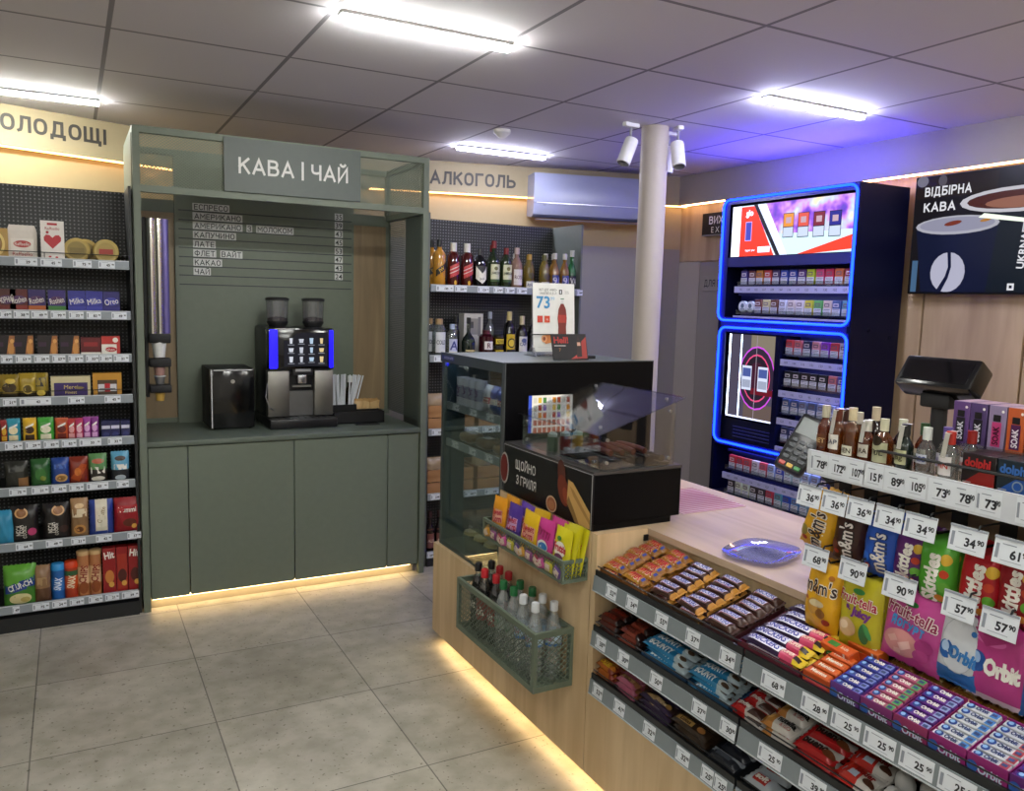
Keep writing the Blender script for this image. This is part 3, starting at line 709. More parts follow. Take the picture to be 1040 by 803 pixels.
for i, (t, sh, z) in enumerate(shelf_unit('tall black snack shelving with eight stocked shelves beside the coffee stand', -.78, .255, 4.345, 4.68, 2.107, LZ, .07, 'snack_shelf', C('#1c1f20', .5))):
    for a, c in TAGPX[i]:
        b = MB(); x = (LX(a)+LX(c))/2; w = LX(c)-LX(a)-.004
        price(b, flat((0, 4.3436, 0), *XF), x, z-.001, w, .033, str(rnd.choice((21, 24, 29, 33, 38, 42, 45, 49, 57, 64, 69, 75, 83, 99)))); b.build('price_tag', sh)
    b = MB(); zz_ = z+.045
    b.tube([(-.77, 4.352, zz_), (.25, 4.352, zz_)], .002, BLACKM, 5)
    for x in (-.77, -.42, -.1, .08, .25): b.cyl((x, 4.352, z+.02), (x, 4.352, zz_), .002, BLACKM, 5)
    if i in (0, 3): b.build('wire_guard', sh)

def pbox(w, h, d, col, specs=(), top=None, side=None):
    b = MB(); c = P(col); b.box(-w/2, w/2, 0, d, 0, h, [P(top) if False else c]*6)
    b.deco(flat((0, -.0001, 0), *XF), specs); return b
def pbag(w, h, t, col, specs=(), seed=0, crimp=.008):
    f = col if callable(col) else (lambda u, v, m=P(col): m)
    b = MB(); b.pillow(w, h, t, f, specs=specs, seed=seed, crimp=crimp); return b
SHELFN = ['top snack shelf', 'second snack shelf', 'third snack shelf', 'fourth snack shelf', 'fifth snack shelf', 'sixth snack shelf', 'seventh snack shelf', 'lowest snack shelf']
def put(row, px, mb, name, label, cat, group=None, y=4.372, rz=0, dz=0.005):
    o = mb.build(name, loc=(LX(px), y, LZ[row]+dz), rz=rz)
    tag(o, label+', '+SHELFN[row], cat, group or (cat+'s on the '+SHELFN[row]))
    return o
R_, G_, B_, Y_, W_, K_ = P('#b3202c'), P('#2d7a35'), P('#274a9c'), P('#d6a92e'), P('#e8e4da'), P('#15130f')
# top shelf
put(0, 2, pbox(.08, .14, .06, '#b08a3a', [('E', 0, .07, .028, .05, P('#e3c777')), ('E', 0, .07, .018, .034, P('#8a6420'))]), 'gift_tin', 'gold gift tin cut by the picture edge', 'tin')
b = pbox(.115, .135, .09, '#ddd5cc', [('R', -.045, .045, .04, .1, P('#e9e2da'), 1), ('E', 0, .075, .035, .016, P('#b33b3b')), ('T', 'Raffaello', .014, 0, .075, W_, dict(fit=.06)), ('T', 'Raffaello', .016, 0, .03, P('#b33b3b'), dict(fit=.08))])
b.prism([(-.0575, .135), (.0575, .135), (.05, .16), (-.05, .16)], .0, .09, P('#e2dad2'), 'y')
put(0, 25, b, 'sweets_box', 'white carton of sweets with a red oval', 'box', y=4.40)
heart = [(0, -.032), (.034, .004), (.035, .02), (.026, .031), (.012, .03), (0, .018), (-.012, .03), (-.026, .031), (-.035, .02), (-.034, .004)]
put(0, 55, pbox(.095, .185, .05, '#e6e0da', [('P', [(x, y+.09) for x, y in heart], R_), ('R', -.02, .02, .165, .175, R_, 1), ('T', 'Raffaello', .012, 0, .15, P('#a33'.replace('#a33', '#aa3333')), dict(fit=.06)), ('E', .015, .02, .006, .004, R_), ('E', -.012, .022, .006, .004, R_), ('E', -.02, .132, .006, .006, R_)]), 'sweets_box', 'white tall box with a big red heart', 'box', y=4.366)
def tin(c1, c2, c3):
    b = MB(); R = Matrix.Rotation(PI/2, 3, 'X')
    b.lathe([(.0001, 0), (.052, 0), (.056, .005), (.056, .034), (.05, .04), (.0001, .038)], [P('#8e7a3e')]*3+[P(c1)]*2, (0, .04, .058), 26, R)
    b.deco(flat((0, .0006, .058), *XF), [('E', 0, 0, .047, .047, P(c1)), ('E', 0, 0, .04, .04, P(c2)), ('R', -.03, .03, -.014, .01, P(c3), 1)]); return b
put(0, 88, tin('#b39a52', '#8d7a3f', '#7d6c38'), 'round_tin', 'gold round tin behind its twin', 'tin', y=4.43)
put(0, 79, tin('#b39a52', '#8d7a3f', '#7d6c38'), 'round_tin', 'plain gold round tin in front', 'tin', y=4.37)
put(0, 109, tin('#b09a56', '#a08a48', '#9c2f28'), 'round_tin', 'gold round tin with red band', 'tin', y=4.37)
# second shelf : flat chocolate boxes
for k, (px, c, c2, txt, lab) in enumerate([(8, '#4a1716', '#6e201c', 'Чорний', 'dark red chocolate bar pack cut by the picture edge'), (20, '#571a18', '#8a2a20', 'Roshen', 'dark red chocolate pack with lighter band'), (37, '#2e1d5e', '#b5602c', 'Roshen', 'violet chocolate pack with orange base'), (57, '#30206a', '#3f7a3a', 'Roshen', 'violet chocolate pack with green base'),
                                       (77, '#2b2c86', '#3a3c9c', 'Milka', 'blue violet chocolate pack with white script nearer the first wire'), (95, '#2c2d8a', '#3a3ca0', 'Milka', 'blue violet chocolate pack with white script and wider label'), (113, '#241f66', '#2f2a7c', 'Oreo', 'deep blue chocolate pack closest to the coffee stand')]):
    put(1, px, pbox(.072, .108, .05, c, [('R', -.036, .036, 0, .035, P(c2), 1), ('E', 0, .06, .03, .02, P('#3c3f9e' if k > 3 else '#4d2a58')), ('T', txt, .026, 0, .06, W_, dict(fit=.058, rot=12))]), 'chocolate_pack', lab, 'chocolate')
# third shelf
for k, px in enumerate((4, 22, 46, 68)):
    put(2, px, pbox(.082, .104, .05, '#1d1518', [('P', [(.005, 0), (.041, 0), (.041, .1), (.02, .1)], P('#a0673a')), ('E', .025, .04, .012, .03, P('#c98d4a')), ('E', .03, .075, .008, .01, P('#d9a35c')), ('R', -.036, -.004, .05, .07, P('#3a1e3a'), 1)]), 'chocolate_pack', 'dark chocolate box with copper swirl, '+ORD[k]+' of four', 'chocolate')
put(2, 90, pbox(.085, .092, .05, '#5e1418', [('R', -.0425, .0425, 0, .022, W_, 1), ('R', -.03, .03, .05, .07, P('#8d2326'), 1)]), 'chocolate_pack', 'dark red chocolate box with white lower strip', 'chocolate')
put(2, 111, pbox(.08, .098, .05, '#b9342f', [('R', -.04, .025, 0, .06, W_, 1), ('E', .0, .035, .025, .012, R_), ('T', 'Roshen', .014, -.01, .035, W_, dict(fit=.05)), ('E', .02, .08, .012, .012, W_)]), 'chocolate_pack', 'red and white chocolate box nearest the coffee stand', 'chocolate')
# fourth shelf
yb = lambda c: (lambda u, v: P(c) if v > .25 else P('#2a2214'))
put(3, 7, pbag(.085, .12, .04, yb('#8a7426'), [('E', 0, .0, .028, .022, P('#3a2a10')), ('E', .005, .03, .02, .012, P('#d0b24a'))], 1), 'sweets_bag', 'dark yellow bag of sweets cut by the picture edge', 'bag')
put(3, 25, pbag(.075, .125, .04, yb('#a58c2c'), [('E', 0, -.01, .024, .024, P('#b9a24c')), ('E', .0, -.01, .018, .018, P('#5a4a1c'))], 2), 'sweets_bag', 'mustard bag of sweets with round badge', 'bag')
put(3, 38, pbag(.06, .125, .04, yb('#8f7a24'), [('R', -.02, .02, .0, .04, P('#29231a'), 2), ('E', 0, -.03, .018, .014, P('#c8b04a'))], 3), 'sweets_bag', 'narrow mustard bag of sweets with black panel', 'bag')
put(3, 68, pbox(.165, .105, .05, '#cfc49a', [('R', -.07, .07, .0, .075, P('#3a2766'), 1), ('T', 'Merci', .018, 0, .055, P('#d6c070'), dict(fit=.09)), ('T', 'Finest', .014, 0, .03, P('#d6c070'), dict(fit=.09)), ('E', .035, .05, .02, .006, P('#8a7a4c'))]), 'chocolate_box', 'wide violet chocolate box with cream ends', 'box')
put(3, 106, pbox(.125, .118, .05, '#c08a2c', [('R', -.0425, .0425, .0, .085, P('#4a3a2a'), 1), ('R', -.04, .04, .03, .065, P('#cfcfd4'), 1), ('R', -.012, .012, .028, .068, R_, 1), ('R', -.035, .035, .04, .045, P('#77777c'), 1)]), 'chocolate_box', 'gold chocolate box with silver and red front', 'box')
# fifth shelf : small snack packs
for k, (px, w, h, c, c2, lab) in enumerate([(0, .03, .115, '#8a2222', '#d0a030', 'red bar pack cut by the picture edge'), (9, .055, .12, '#2f8fa6', '#e6d9b0', 'turquoise wafer bag'), (25, .055, .12, '#d8aa28', '#3a2418', 'yellow wafer bag'), (41, .066, .12, '#3f9a36', '#e3e0c8', 'bright green wafer bag'), (57, .055, .115, '#b5522a', '#6a241c', 'orange brown wafer bag'),
                                         (67, .036, .11, '#b03a3a', '#e0a0a0', 'red slim wafer bag'), (75, .036, .11, '#b53a62', '#e6b0c0', 'rose slim wafer bag'), (83, .036, .115, '#8d2f86', '#dba8d4', 'magenta slim wafer bag'), (91, .036, .115, '#7a2a7e', '#d8a4d6', 'violet slim wafer bag')]):
    put(4, px, pbag(w, h, .03, (lambda u, v, a=P(c), q=P(c2): q if .12 < v < .34 and .15 < u < .85 else a), [('E', 0, .005, w*.33, .018, P(c2)), ('P', [(-w*.3, .02), (w*.3, .036), (w*.3, .026), (-w*.3, .012)], W_)], k+20), 'wafer_bag', lab, 'bag')
for k, px in enumerate((103, 113, 124)):
    put(4, px, pbox(.04, .09, .05, '#1e2150', [('R', -.018, .018, .052, .068, P('#c8c8dc'), 1), ('E', 0, .025, .014, .012, P('#30346c'))]), 'biscuit_pack', 'navy small biscuit pack, '+ORD[k]+' of three', 'biscuits', y=4.366)
# sixth shelf
put(5, 10, pbag(.095, .135, .04, lambda u, v: P('#23241f') if v > .4 or u < .6 else P('#8a6440'), [('R', -.03, .03, .02, .05, P('#33352c'), 2)], 40), 'snack_bag', 'blackish snack bag with brown corner', 'bag')
put(5, 34, pbag(.08, .14, .045, lambda u, v: P('#27582a'), [('E', 0, .0, .022, .03, P('#356e30')), ('E', .01, -.02, .012, .012, P('#7d8a34'))], 41), 'snack_bag', 'dark green snack bag', 'bag')
put(5, 54, pbag(.075, .14, .045, lambda u, v: P('#1f3f86'), [('E', .004, -.025, .026, .02, P('#c59c60')), ('E', .004, -.025, .018, .012, P('#8a6232')), ('R', -.025, .025, .02, .04, P('#3c62b0'), 2)], 42), 'snack_bag', 'royal blue snack bag with biscuit picture', 'bag')
put(5, 73, pbag(.082, .14, .045, lambda u, v: P('#7d2a18'), [('P', [(-.035, -.03), (.01, .04), (.035, .03), (.0, -.05)], P('#a8481c')), ('E', -.005, .0, .014, .02, P('#c06a2a'))], 43), 'snack_bag', 'rust red snack bag', 'bag')
put(5, 93, pbag(.08, .15, .05, lambda u, v: P('#5b8a55') if v > .5 else P('#2c2622'), [('E', 0, .04, .026, .012, P('#b35a3c')), ('R', -.03, .03, -.02, .012, W_, 2), ('E', 0, -.045, .03, .012, P('#d8d4c8'))], 44), 'snack_bag', 'green and white snack bag with dark base', 'bag')
put(5, 117, pbag(.08, .155, .05, lambda u, v: P('#5fa0c0') if v > .45 else P('#23262c'), [('E', 0, .045, .024, .012, P('#3a2a20')), ('R', -.028, .028, -.01, .016, W_, 2), ('E', 0, -.05, .024, .014, P('#b8c4cc'))], 45), 'snack_bag', 'pale blue and black snack bag', 'bag')
# seventh shelf : biscuit bags
put(6, -3, pbag(.075, .17, .05, lambda u, v: P('#2f8ab0'), [], 50), 'biscuit_bag', 'sky blue biscuit bag cut by the picture edge', 'bag')
for k, px in enumerate((16, 48)):
    put(6, px, pbag(.112, .185, .05, lambda u, v: P('#1a1616'), [('E', -.012+.02*k, .06, .027, .024, P('#c99c66')), ('E', -.012+.02*k, .06, .02, .018, P('#8a5a30')), ('T', 'MEGA', .03, -.02, -.02, W_, dict(rot=90, fit=.05)), ('T', 'COOKIE', .014, -.0, -.03, W_, dict(rot=90, fit=.06)), ('E', .03, -.03, .018, .018, P('#b03a6a' if k == 0 else '#3a2420'))], 51+k),
        'biscuit_bag', ('black biscuit bag with pink badge' if k == 0 else 'black biscuit bag without a pink badge'), 'bag')
put(6, 72, pbag(.075, .2, .05, lambda u, v: P('#a5805a') if v > .62 else P('#8a6a48'), [('R', -.03, .03, .01, .05, P('#d8c8a8'), 3), ('E', 0, -.05, .026, .024, P('#c08a4a')), ('E', 0, -.05, .016, .014, P('#6a3f20')), ('E', .0, .065, .02, .012, P('#d8b888'))], 53), 'biscuit_bag', 'kraft brown biscuit bag with biscuit picture', 'bag')
put(6, 95, pbag(.105, .185, .05, lambda u, v: P('#d5cdb8') if .25 < u < .75 else P('#2a3f8c'), [('R', -.022, .022, -.04, .05, P('#e0d8c4'), 3), ('T', 'Galette', .02, 0, .02, P('#8a6a30'), dict(rot=75, fit=.08)), ('R', -.052, .052, -.09, -.06, P('#2a3f8c'), 3)], 54), 'biscuit_bag', 'cream and blue biscuit bag with script', 'bag')
put(6, 123, pbag(.115, .185, .05, lambda u, v: P('#8e1720'), [('R', -.045, .045, .02, .055, P('#a81e28'), 3), ('T', 'Yummi', .024, 0, .035, W_, dict(fit=.08, bold=.02)), ('E', .01, -.03, .03, .02, P('#5a2414')), ('E', .03, -.05, .012, .012, P('#d8a84a'))], 55), 'biscuit_bag', 'deep red biscuit bag with white lettering', 'bag')
# lowest shelf
put(7, 9, pbag(.135, .205, .07, lambda u, v: P('#5a9a30') if v > .55 else P('#3f7a26'), [('P', [(-.06, .01), (.06, .05), (.06, .0), (-.06, -.03)], P('#1e3a86')), ('T', 'CRUNCH', .026, 0, .01, W_, dict(fit=.1, rot=17, bold=.03)), ('E', .0, -.055, .045, .028, P('#d8cf9a')), ('E', .02, -.06, .02, .014, P('#b8a860'))], 60), 'crisp_bag', 'large lime green bag of crisps', 'bag')
put(7, 31, pbag(.07, .19, .05, lambda u, v: P('#8a6a4a') if v > .42 else P('#5a3c26'), [('R', -.02, .02, .0, .04, P('#a88a62'), 2)], 61), 'crisp_bag', 'kraft brown snack pouch', 'bag')
def can(r, h, body, band, lid, txt, tc, specs=()):
    b = MB(); b.cut = True; b.lathe([(.0001, 0), (r, 0), (r, h)], P(body), seg=24)
    fn = lambda x, y, l: Vector(((r+l)*math.sin(x/r), -(r+l)*math.cos(x/r), y))
    b.deco(fn, [('R', -r*1.4, r*1.4, h*.32, h*.72, P(band), 8)]+list(specs)+[('T', txt, .03, 0, h*.55, tc, dict(rot=80, fit=h*.4, bold=.03))]); return b
def put_can(px, r, h, body, band, lid, dome, txt, tc, lab, specs=()):
    t = thing('crisp_tube', lab+', lowest snack shelf', 'tube', (LX(px), 4.372+r, LZ[7]+.005), group='tubes on the lowest shelf of the snack shelves')
    can(r, h, body, band, lid, txt, tc, specs).build('tube_body', t)
    b = MB(); b.lathe([(r+.002, h-.004), (r+.002, h+.014), (r*.85, h+.014+dome), (.0001, h+.016+dome)], P(lid), seg=24); b.build('lid', t)
put_can(47, .030, .155, '#1e5aa0', '#2f74c0', '#2f8fd0', .012, 'SNAX', P('#dfe8f4'), 'blue snack tube with bright blue lid')
put_can(61, .030, .160, '#a83a1e', '#c8501e', '#d0421c', .012, 'SNAX', P('#e8d8b8'), 'red orange snack tube with green collar', [('R', -.042, .042, .118, .142, P('#2f5a34'), 8)])
for k, px in enumerate((74, 87)):
    put_can(px, .027, .215, '#b5764a', '#d8b48a', '#c9a878', .004, 'CHIPS', P('#8a2a1e'), 'tan crisp tube, '+('farther from' if k == 0 else 'nearer to')+' the coffee stand', [('E', .0, .05, .022, .03, P('#8e4a24'))])
for k, (px, s) in enumerate(((102, 'HIT'), (116, ''), (130, 'HIT'))):
    put(7, px, pbox(.058 if k != 1 else .05, .235, .05, '#8e1a1c', [('T', 'Hit', .034, 0, .2, W_, dict(fit=.045, rot=-8 if k else 8, bold=.03)) if s else ('R', -.02, .02, .02, .2, P('#a33020'), 2), ('E', 0, .09, .02, .034, P('#c47a3a' if k == 0 else '#4a1a12')), ('E', .008, .05, .012, .014, P('#d8a44a'))]), 'biscuit_pack',
        ('red biscuit pack with almond picture', 'plain dark red biscuit pack between two lettered packs', 'red biscuit pack with cocoa picture nearest the coffee stand')[k], 'biscuits')

# ================================================================== ALCOHOL RACK
AZ = [1.676, 1.262, .822, .428, .069]
AXf = lambda px: 1.853+(px-434)*.00672
rnd = random.Random(4)
AT = [[(438, 455), (456, 468), (478, 490), (494, 504), (506, 516), (518, 529), (583, 590)], [(437, 452)], [(436, 450), (470, 482), (486, 500), (502, 512)], [(436, 447), (470, 482), (490, 508)], [(433, 440)]]
for i, (t, sh, z) in enumerate(shelf_unit('tall black alcohol rack with pegboard back behind the glass case', 1.845, 2.885, 4.44, 4.82, 2.107, AZ, .045, 'alcohol_rack', C('#5f655f', .5))):
    for a, c in AT[i]:
        b = MB(); x = (AXf(a)+AXf(c))/2; price(b, flat((0, 4.4386, 0), *XF), x, z-.001, AXf(c)-AXf(a)-.004, .034, str(rnd.choice((129, 199, 239, 289, 319, 379, 449)))); b.build('price_tag', sh)
DG = lambda hx: C(hx, .08, 0, .05, .4)
def bottle(name, label, cat, loc, prof, body, cap, specs=(), group=None, capz=None, rz=0, r=None, seg=18, s=1.0):
    """prof: outer profile; cap from capz upward; labels are wrapped round the widest part"""
    t = thing(name, label, cat, loc, rz, group)
    prof = [(a*s, z*s) for a, z in prof]; H = prof[-1][1]; r = r*s if r else max(a for a, _ in prof)
    capz = capz*s if capz else H*.86
    rn = prof[-1][0]
    b = MB(); b.lathe(prof, body, seg=seg); b.build('bottle_body', t)
    b = MB(); b.lathe([(.0001, capz-.001), (rn+.0022, capz-.001), (rn+.0022, H+.003), (.0001, H+.004)], cap, seg=14); b.build('cap', t)
    if specs:
        b = MB(); b.cut = True; fn = lambda x, y, l: Vector(((r+l)*math.sin(x/r), -(r+l)*math.cos(x/r), y)); b.deco(fn, [('Q',)+tuple(q[1:]) if q[0] == 'P' else q for q in specs], .0008, .0005); b.build('bottle_label', t)
    return t
def bp(r, hs, hn, H, rn=.0135, foot=.004):
    return [(.0001, 0), (r-.003, 0), (r, foot), (r, hs), (r*.85, hs+(hn-hs)*.35), (rn*1.5, hs+(hn-hs)*.8), (rn, hn), (rn, H)]
SH1, SH2 = AZ[0]+.005, AZ[1]+.005
AMB, RED2, GRN, DRK, CLR = DG('#a8742a'), DG('#4a1612'), DG('#26321c'), DG('#0d0d0e'), clear('spirit_glass', '#e6ecea', .10, .02, .12, '#c8d0d0')
GOLDC, BLKC, WHC, REDC = P('#b08a3c'), P('#161616'), P('#d9d6ce'), P('#7e1d22')
# wrap-label helper
def lab(w, z0, z1, c, txt=None, th=.02, tc='#222222', extra=()):
    return [('R', -w/2, w/2, z0, z1, P(c), 8)]+list(extra)+([('T', txt, th, 0, (z0+z1)/2, P(tc), dict(fit=w*.85, bold=.02))] if txt else [])
alc = 'bottle'
g1 = 'bottles on the upper shelf of the alcohol rack'; g2 = 'bottles on the second shelf of the alcohol rack'
slash = [('P', [(-.035, .10), (.035, .15), (.035, .11), (-.035, .06)], K_), ('T', 'JW', .02, 0, .105, Y_, dict(rot=35))]
for k, (x, y) in enumerate(((1.905, 4.57), (1.925, 4.50))):
    bottle('whisky_bottle', ('gold amber bottle with black slanted label, at the back next to the coffee stand', 'gold amber bottle with black slanted label, in front next to the coffee stand')[k], alc, (x, y, SH1), bp(.038, .19, .225, .275), DG('#b9822a'), BLKC, slash, g1)
slr = [('P', [(-.034, .125), (.034, .155), (.034, .085), (-.034, .055)], P('#c04040')), ('P', [(-.034, .105), (.034, .135), (.034, .13), (-.034, .1)], W_), ('P', [(-.034, .085), (.034, .115), (.034, .11), (-.034, .08)], W_), ('E', 0, .03, .008, .014, Y_)]
for k, (x, y) in enumerate(((2.015, 4.50), (2.105, 4.50), (2.06, 4.60))):
    bottle('whisky_bottle', 'dark red bottle with red slanted label and cream cap, '+('nearest the gold bottles', 'beside the shield labelled bottle', 'behind its two twins')[k], alc, (x, y, SH1), bp(.036, .19, .215, .262, .017), RED2, WHC, slr, g1, capz=.2)
bottle('whisky_bottle', 'dark bottle with white shield label on the upper alcohol shelf', alc, (2.19, 4.50, SH1), bp(.041, .16, .2, .235), DRK, P('#2a2a2c'), [('P', [(-.038, .13), (0, .07), (.038, .13), (.03, .135), (-.03, .135)], P('#2b2c30')), ('P', [(-.04, .135), (-.04, .06), (0, .03), (.04, .06), (.04, .135), (0, .09)], W_), ('T', 'Jack', .014, 0, .06, K_, dict(fit=.05))], g1)
jam = lambda c: lab(.066, .045, .15, '#cfd0ae', 'JAMESON', .014, '#2a3a20', [('R', -.033, .033, .045, .06, P('#3c5a2e'), 8), ('E', 0, .125, .012, .012, P('#6a6a3a'))])
for k, (x, y, h) in enumerate(((2.285, 4.50, .288), (2.325, 4.60, .27), (2.37, 4.50, .25))):
    bottle('whisky_bottle', ('tall green bottle with cream label and red cap', 'green bottle with red cap standing behind the cream labelled pair', 'shorter green bottle with cream label and dark red cap')[k]+' on the upper alcohol shelf', alc, (x, y, SH1), bp(.037, .165, .215, h), GRN, REDC, jam(0), g1)
bottle('liqueur_bottle', 'rosy bottle with tall pale label on the upper alcohol shelf', alc, (2.445, 4.50, SH1), bp(.037, .15, .2, .255), DG('#8d6f62'), P('#b9a3a3'), lab(.066, .03, .125, '#d8cfcb', 'ROSE', .022, '#7a5a60'), g1)
bottle('liqueur_bottle', 'slim clear bottle behind the pale labelled rosy bottle', alc, (2.49, 4.60, SH1), bp(.024, .15, .19, .225), CLR, WHC, lab(.04, .04, .11, '#d8d4cc'), g1)
for k, (x, y) in enumerate(((2.535, 4.50), (2.585, 4.60), (2.645, 4.50))):
    bottle('brandy_bottle', 'olive amber bottle, low white label, '+('beside the rosy bottle', 'behind its twins', 'beside the blue labelled beers')[k]+', upper alcohol shelf', alc, (x, y, SH1), bp(.034, .13, .19, .22), DG('#6a5a22'), P('#5a5a2a') if k else GOLDC, lab(.064, .015, .055, '#d9d7cf', 'Aznauri', .018, '#3a4a7a', [('E', 0, .09, .02, .02, P('#4a401c'))]), g1)
for k, (x, y) in enumerate(((2.70, 4.58), (2.715, 4.49), (2.76, 4.58), (2.79, 4.49))):
    bottle('beer_bottle', 'amber beer bottle with blue and red label, '+('back row beside the olive bottles', 'front row beside the olive bottles', 'back row beside the green bottle', 'front row beside the green bottle')[k], alc, (x, y, SH1), bp(.030, .125, .18, .235, .012), DG('#7d5a22'), P('#c0bdb4'), lab(.056, .03, .10, '#39468c', '91', .045, '#c9c4d8', [('R', -.028, .028, .012, .032, P('#8e2a34'), 8)]), g1)
bottle('beer_bottle', 'green beer bottle with dark label at the far end of the upper alcohol shelf', alc, (2.85, 4.50, SH1), bp(.028, .13, .18, .26, .012), DG('#1d5a2c'), P('#c8c8c0'), lab(.052, .03, .1, '#151a3a', 'VA', .04, '#d8d8e0'), g1)
# second shelf
for k, (x, y) in enumerate(((1.90, 4.58), (1.93, 4.50))):
    bottle('gin_bottle', 'clear bottle with big white label and wooden stopper, '+('rear', 'front')+' one' if False else 'clear bottle with big white label, '+('rear one', 'front one')[k]+' next to the coffee stand', alc, (x, y, SH2), bp(.040, .17, .2, .225, .02), CLR, P('#a88a62'), lab(.07, .03, .15, '#cfd2d6', 'COLD', .024, '#4a5060'), g2)
bottle('vodka_bottle', 'clear vodka bottle with lilac label on the second alcohol shelf', alc, (2.015, 4.50, SH2), bp(.034, .12, .17, .195), CLR, P('#a9b4d0'), lab(.06, .03, .11, '#b9bcd8', 'A', .05, '#3a3f80', [('R', -.03, .03, .02, .035, W_, 8)]), g2)
bottle('wine_bottle', 'dark thin bottle behind the vodka on the second alcohol shelf', alc, (2.075, 4.58, SH2), bp(.024, .15, .19, .24, .01), DG('#15181a'), BLKC, (), g2)
bottle('balsam_bottle', 'black round bottle with gold low label on the second alcohol shelf', alc, (2.125, 4.50, SH2), bp(.042, .09, .15, .235, .011), DG('#15201a'), BLKC, lab(.07, .012, .045, '#b9a878', 'BALSAM', .014, '#2a2a1a', [('E', 0, .1, .02, .01, P('#33402a'))]), g2)
b = pbox(.13, .26, .08, '#c2bfba', [('R', -.03, .03, .13, .23, P('#8e8b88'), 1), ('R', -.02, .0, .17, .21, P('#4a4a4c'), 1), ('R', .03, .05, .12, .24, P('#77757a'), 1)])
tag(b.build('bottle_carton', loc=(2.205, 4.60, SH2)), 'white gift carton behind the dark red bottle on the second alcohol shelf', 'box')
bottle('liqueur_bottle', 'dark red square shouldered bottle with white label on the second alcohol shelf', alc, (2.245, 4.50, SH2), bp(.046, .125, .14, .16, .022), DG('#3a1018'), P('#4a1420'), lab(.06, .045, .095, '#d9d4d0', 'R', .03, '#5a2030'), g2)
bottle('vodka_bottle', 'tall slim clear bottle on the second alcohol shelf', alc, (2.315, 4.59, SH2), bp(.028, .17, .21, .27, .011), CLR, P('#9fa6b4'), lab(.04, .08, .12, '#c9cdd4'), g2)
for k in (0, 1):
    t = thing('liqueur_jar', 'small jar with yellow label, '+('lower', 'upper')[k]+' of two stacked on the second alcohol shelf', 'jar', (2.325, 4.49, SH2+.068*k))
    b = MB(); b.lathe([(.0001, 0), (.032, 0), (.034, .004), (.034, .05), (.028, .054)], DG('#3a2c10'), seg=18); b.deco(lambda x, y, l: Vector(((.034+l)*math.sin(x/.034), -(.034+l)*math.cos(x/.034), y)), lab(.06, .012, .042, '#c8b02c', 'ADVO', .016, '#2a2410')); b.build('glass', t)
    b = MB(); b.lathe([(.03, .052), (.03, .066), (.0001, .067)], P('#20201c'), seg=16); b.build('lid', t)
bottle('rum_bottle', 'tall black bottle with round yellow label on the second alcohol shelf', alc, (2.405, 4.50, SH2), bp(.038, .17, .215, .275, .014), DRK, P('#c2b27a'), lab(.066, .02, .14, '#c9a820', None, .02, '#1a1a10', [('E', 0, .085, .026, .03, P('#2a2410')), ('E', 0, .085, .02, .022, P('#d8bc3c')), ('R', -.03, .03, .03, .045, K_, 6)]), g2, capz=.225)
bottle('rum_bottle', 'dark bottle with white label and cream cap on the second alcohol shelf', alc, (2.495, 4.50, SH2), bp(.036, .15, .19, .25, .014), DG('#1e1812'), P('#c9bc9a'), lab(.064, .03, .125, '#d5d2d0', 'CAPT', .02, '#30407a', [('E', 0, .1, .018, .014, P('#55608c'))]), g2, capz=.2)
bottle('rum_bottle', 'dark bottle with beige neck behind the white labelled pair', alc, (2.455, 4.60, SH2), bp(.034, .15, .19, .25, .013), DG('#1e1812'), P('#b9a888'), lab(.06, .03, .12, '#9a8f80'), g2, capz=.2)
bottle('wine_bottle', 'plain dark bottle at the far end of the second alcohol shelf', alc, (2.575, 4.50, SH2), bp(.034, .15, .19, .23), DRK, BLKC, lab(.05, .05, .1, '#3a3438'), g2)
# crates
CRW = wood('crate_wood', '#8a5f38', '#b3855a', (3, 14, 14))
def crate(label, x, z, group):
    t = thing('wooden_crate', label, 'crate', (x, 4.475, z), group=group); W, D, H = .305, .30, .155
    for y in (0, D-.012):
        for z0, z1 in ((.0, .072), (.078, .150)): b = MB(); b.box(0, W, y, y+.012, z0, z1, CRW); b.build('board', t)
    for xx in (0, W-.012):
        for z0, z1 in ((.0, .072), (.078, .150)): b = MB(); b.box(xx, xx+.012, .012, D-.012, z0, z1, CRW); b.build('board', t)
    b = MB(); b.box(.012, W-.012, .012, D-.012, .0, .008, CRW); b.build('crate_floor', t)
    b = MB()
    for xx in (.014, W-.03): b.box(xx, xx+.016, .012, .028, .008, .15, CRW)
    b.build('corner_post', t)
for r, (z, nm) in enumerate(((AZ[2]+.005, 'third shelf'), (AZ[3]+.005, 'fourth shelf'))):
    for k in range(3):
        crate('open wooden crate on the '+nm+' of the alcohol rack, '+('next to the coffee stand', 'middle one', 'behind the black grill')[k], 1.86+.335*k, z, 'wooden crates in the alcohol rack')
        for j in range(2):
            o = pbag(.13, .2, .05, lambda u, v: P('#9a8468') if v > .3 else P('#6f5a40'), [('R', -.03, .03, -.02, .03, P('#7a6a54'), 2), ('E', 0, -.05, .03, .02, P('#3a3028'))], 70+k+3*j+6*r).build('snack_pouch', loc=(1.935+.335*k+.14*j, 4.58+.03*j, z+.012), rz=.1*(j-.5))
            tag(o, 'kraft pouch in the '+('first', 'second', 'third')[k]+' crate from the coffee stand, '+nm+', '+('nearer', 'farther')[j]+' half', 'pouch', 'kraft pouches in the wooden crates')
for k in range(4):
    bottle('wine_bottle', 'dark bottle with pinkish label on the lowest alcohol shelf, '+ORD[k]+' from the coffee stand', alc, (1.885+.062*k, 4.49, AZ[4]+.005), bp(.028, .13, .18, .25, .011), DG('#1e1414'), P('#3a2424'), lab(.05, .03, .12, '#7a4a44', 'ALE', .018, '#d8b8a8', [('R', -.024, .024, .14, .15, P('#5a3a30'), 6)]), 'bottles on the lowest alcohol shelf')
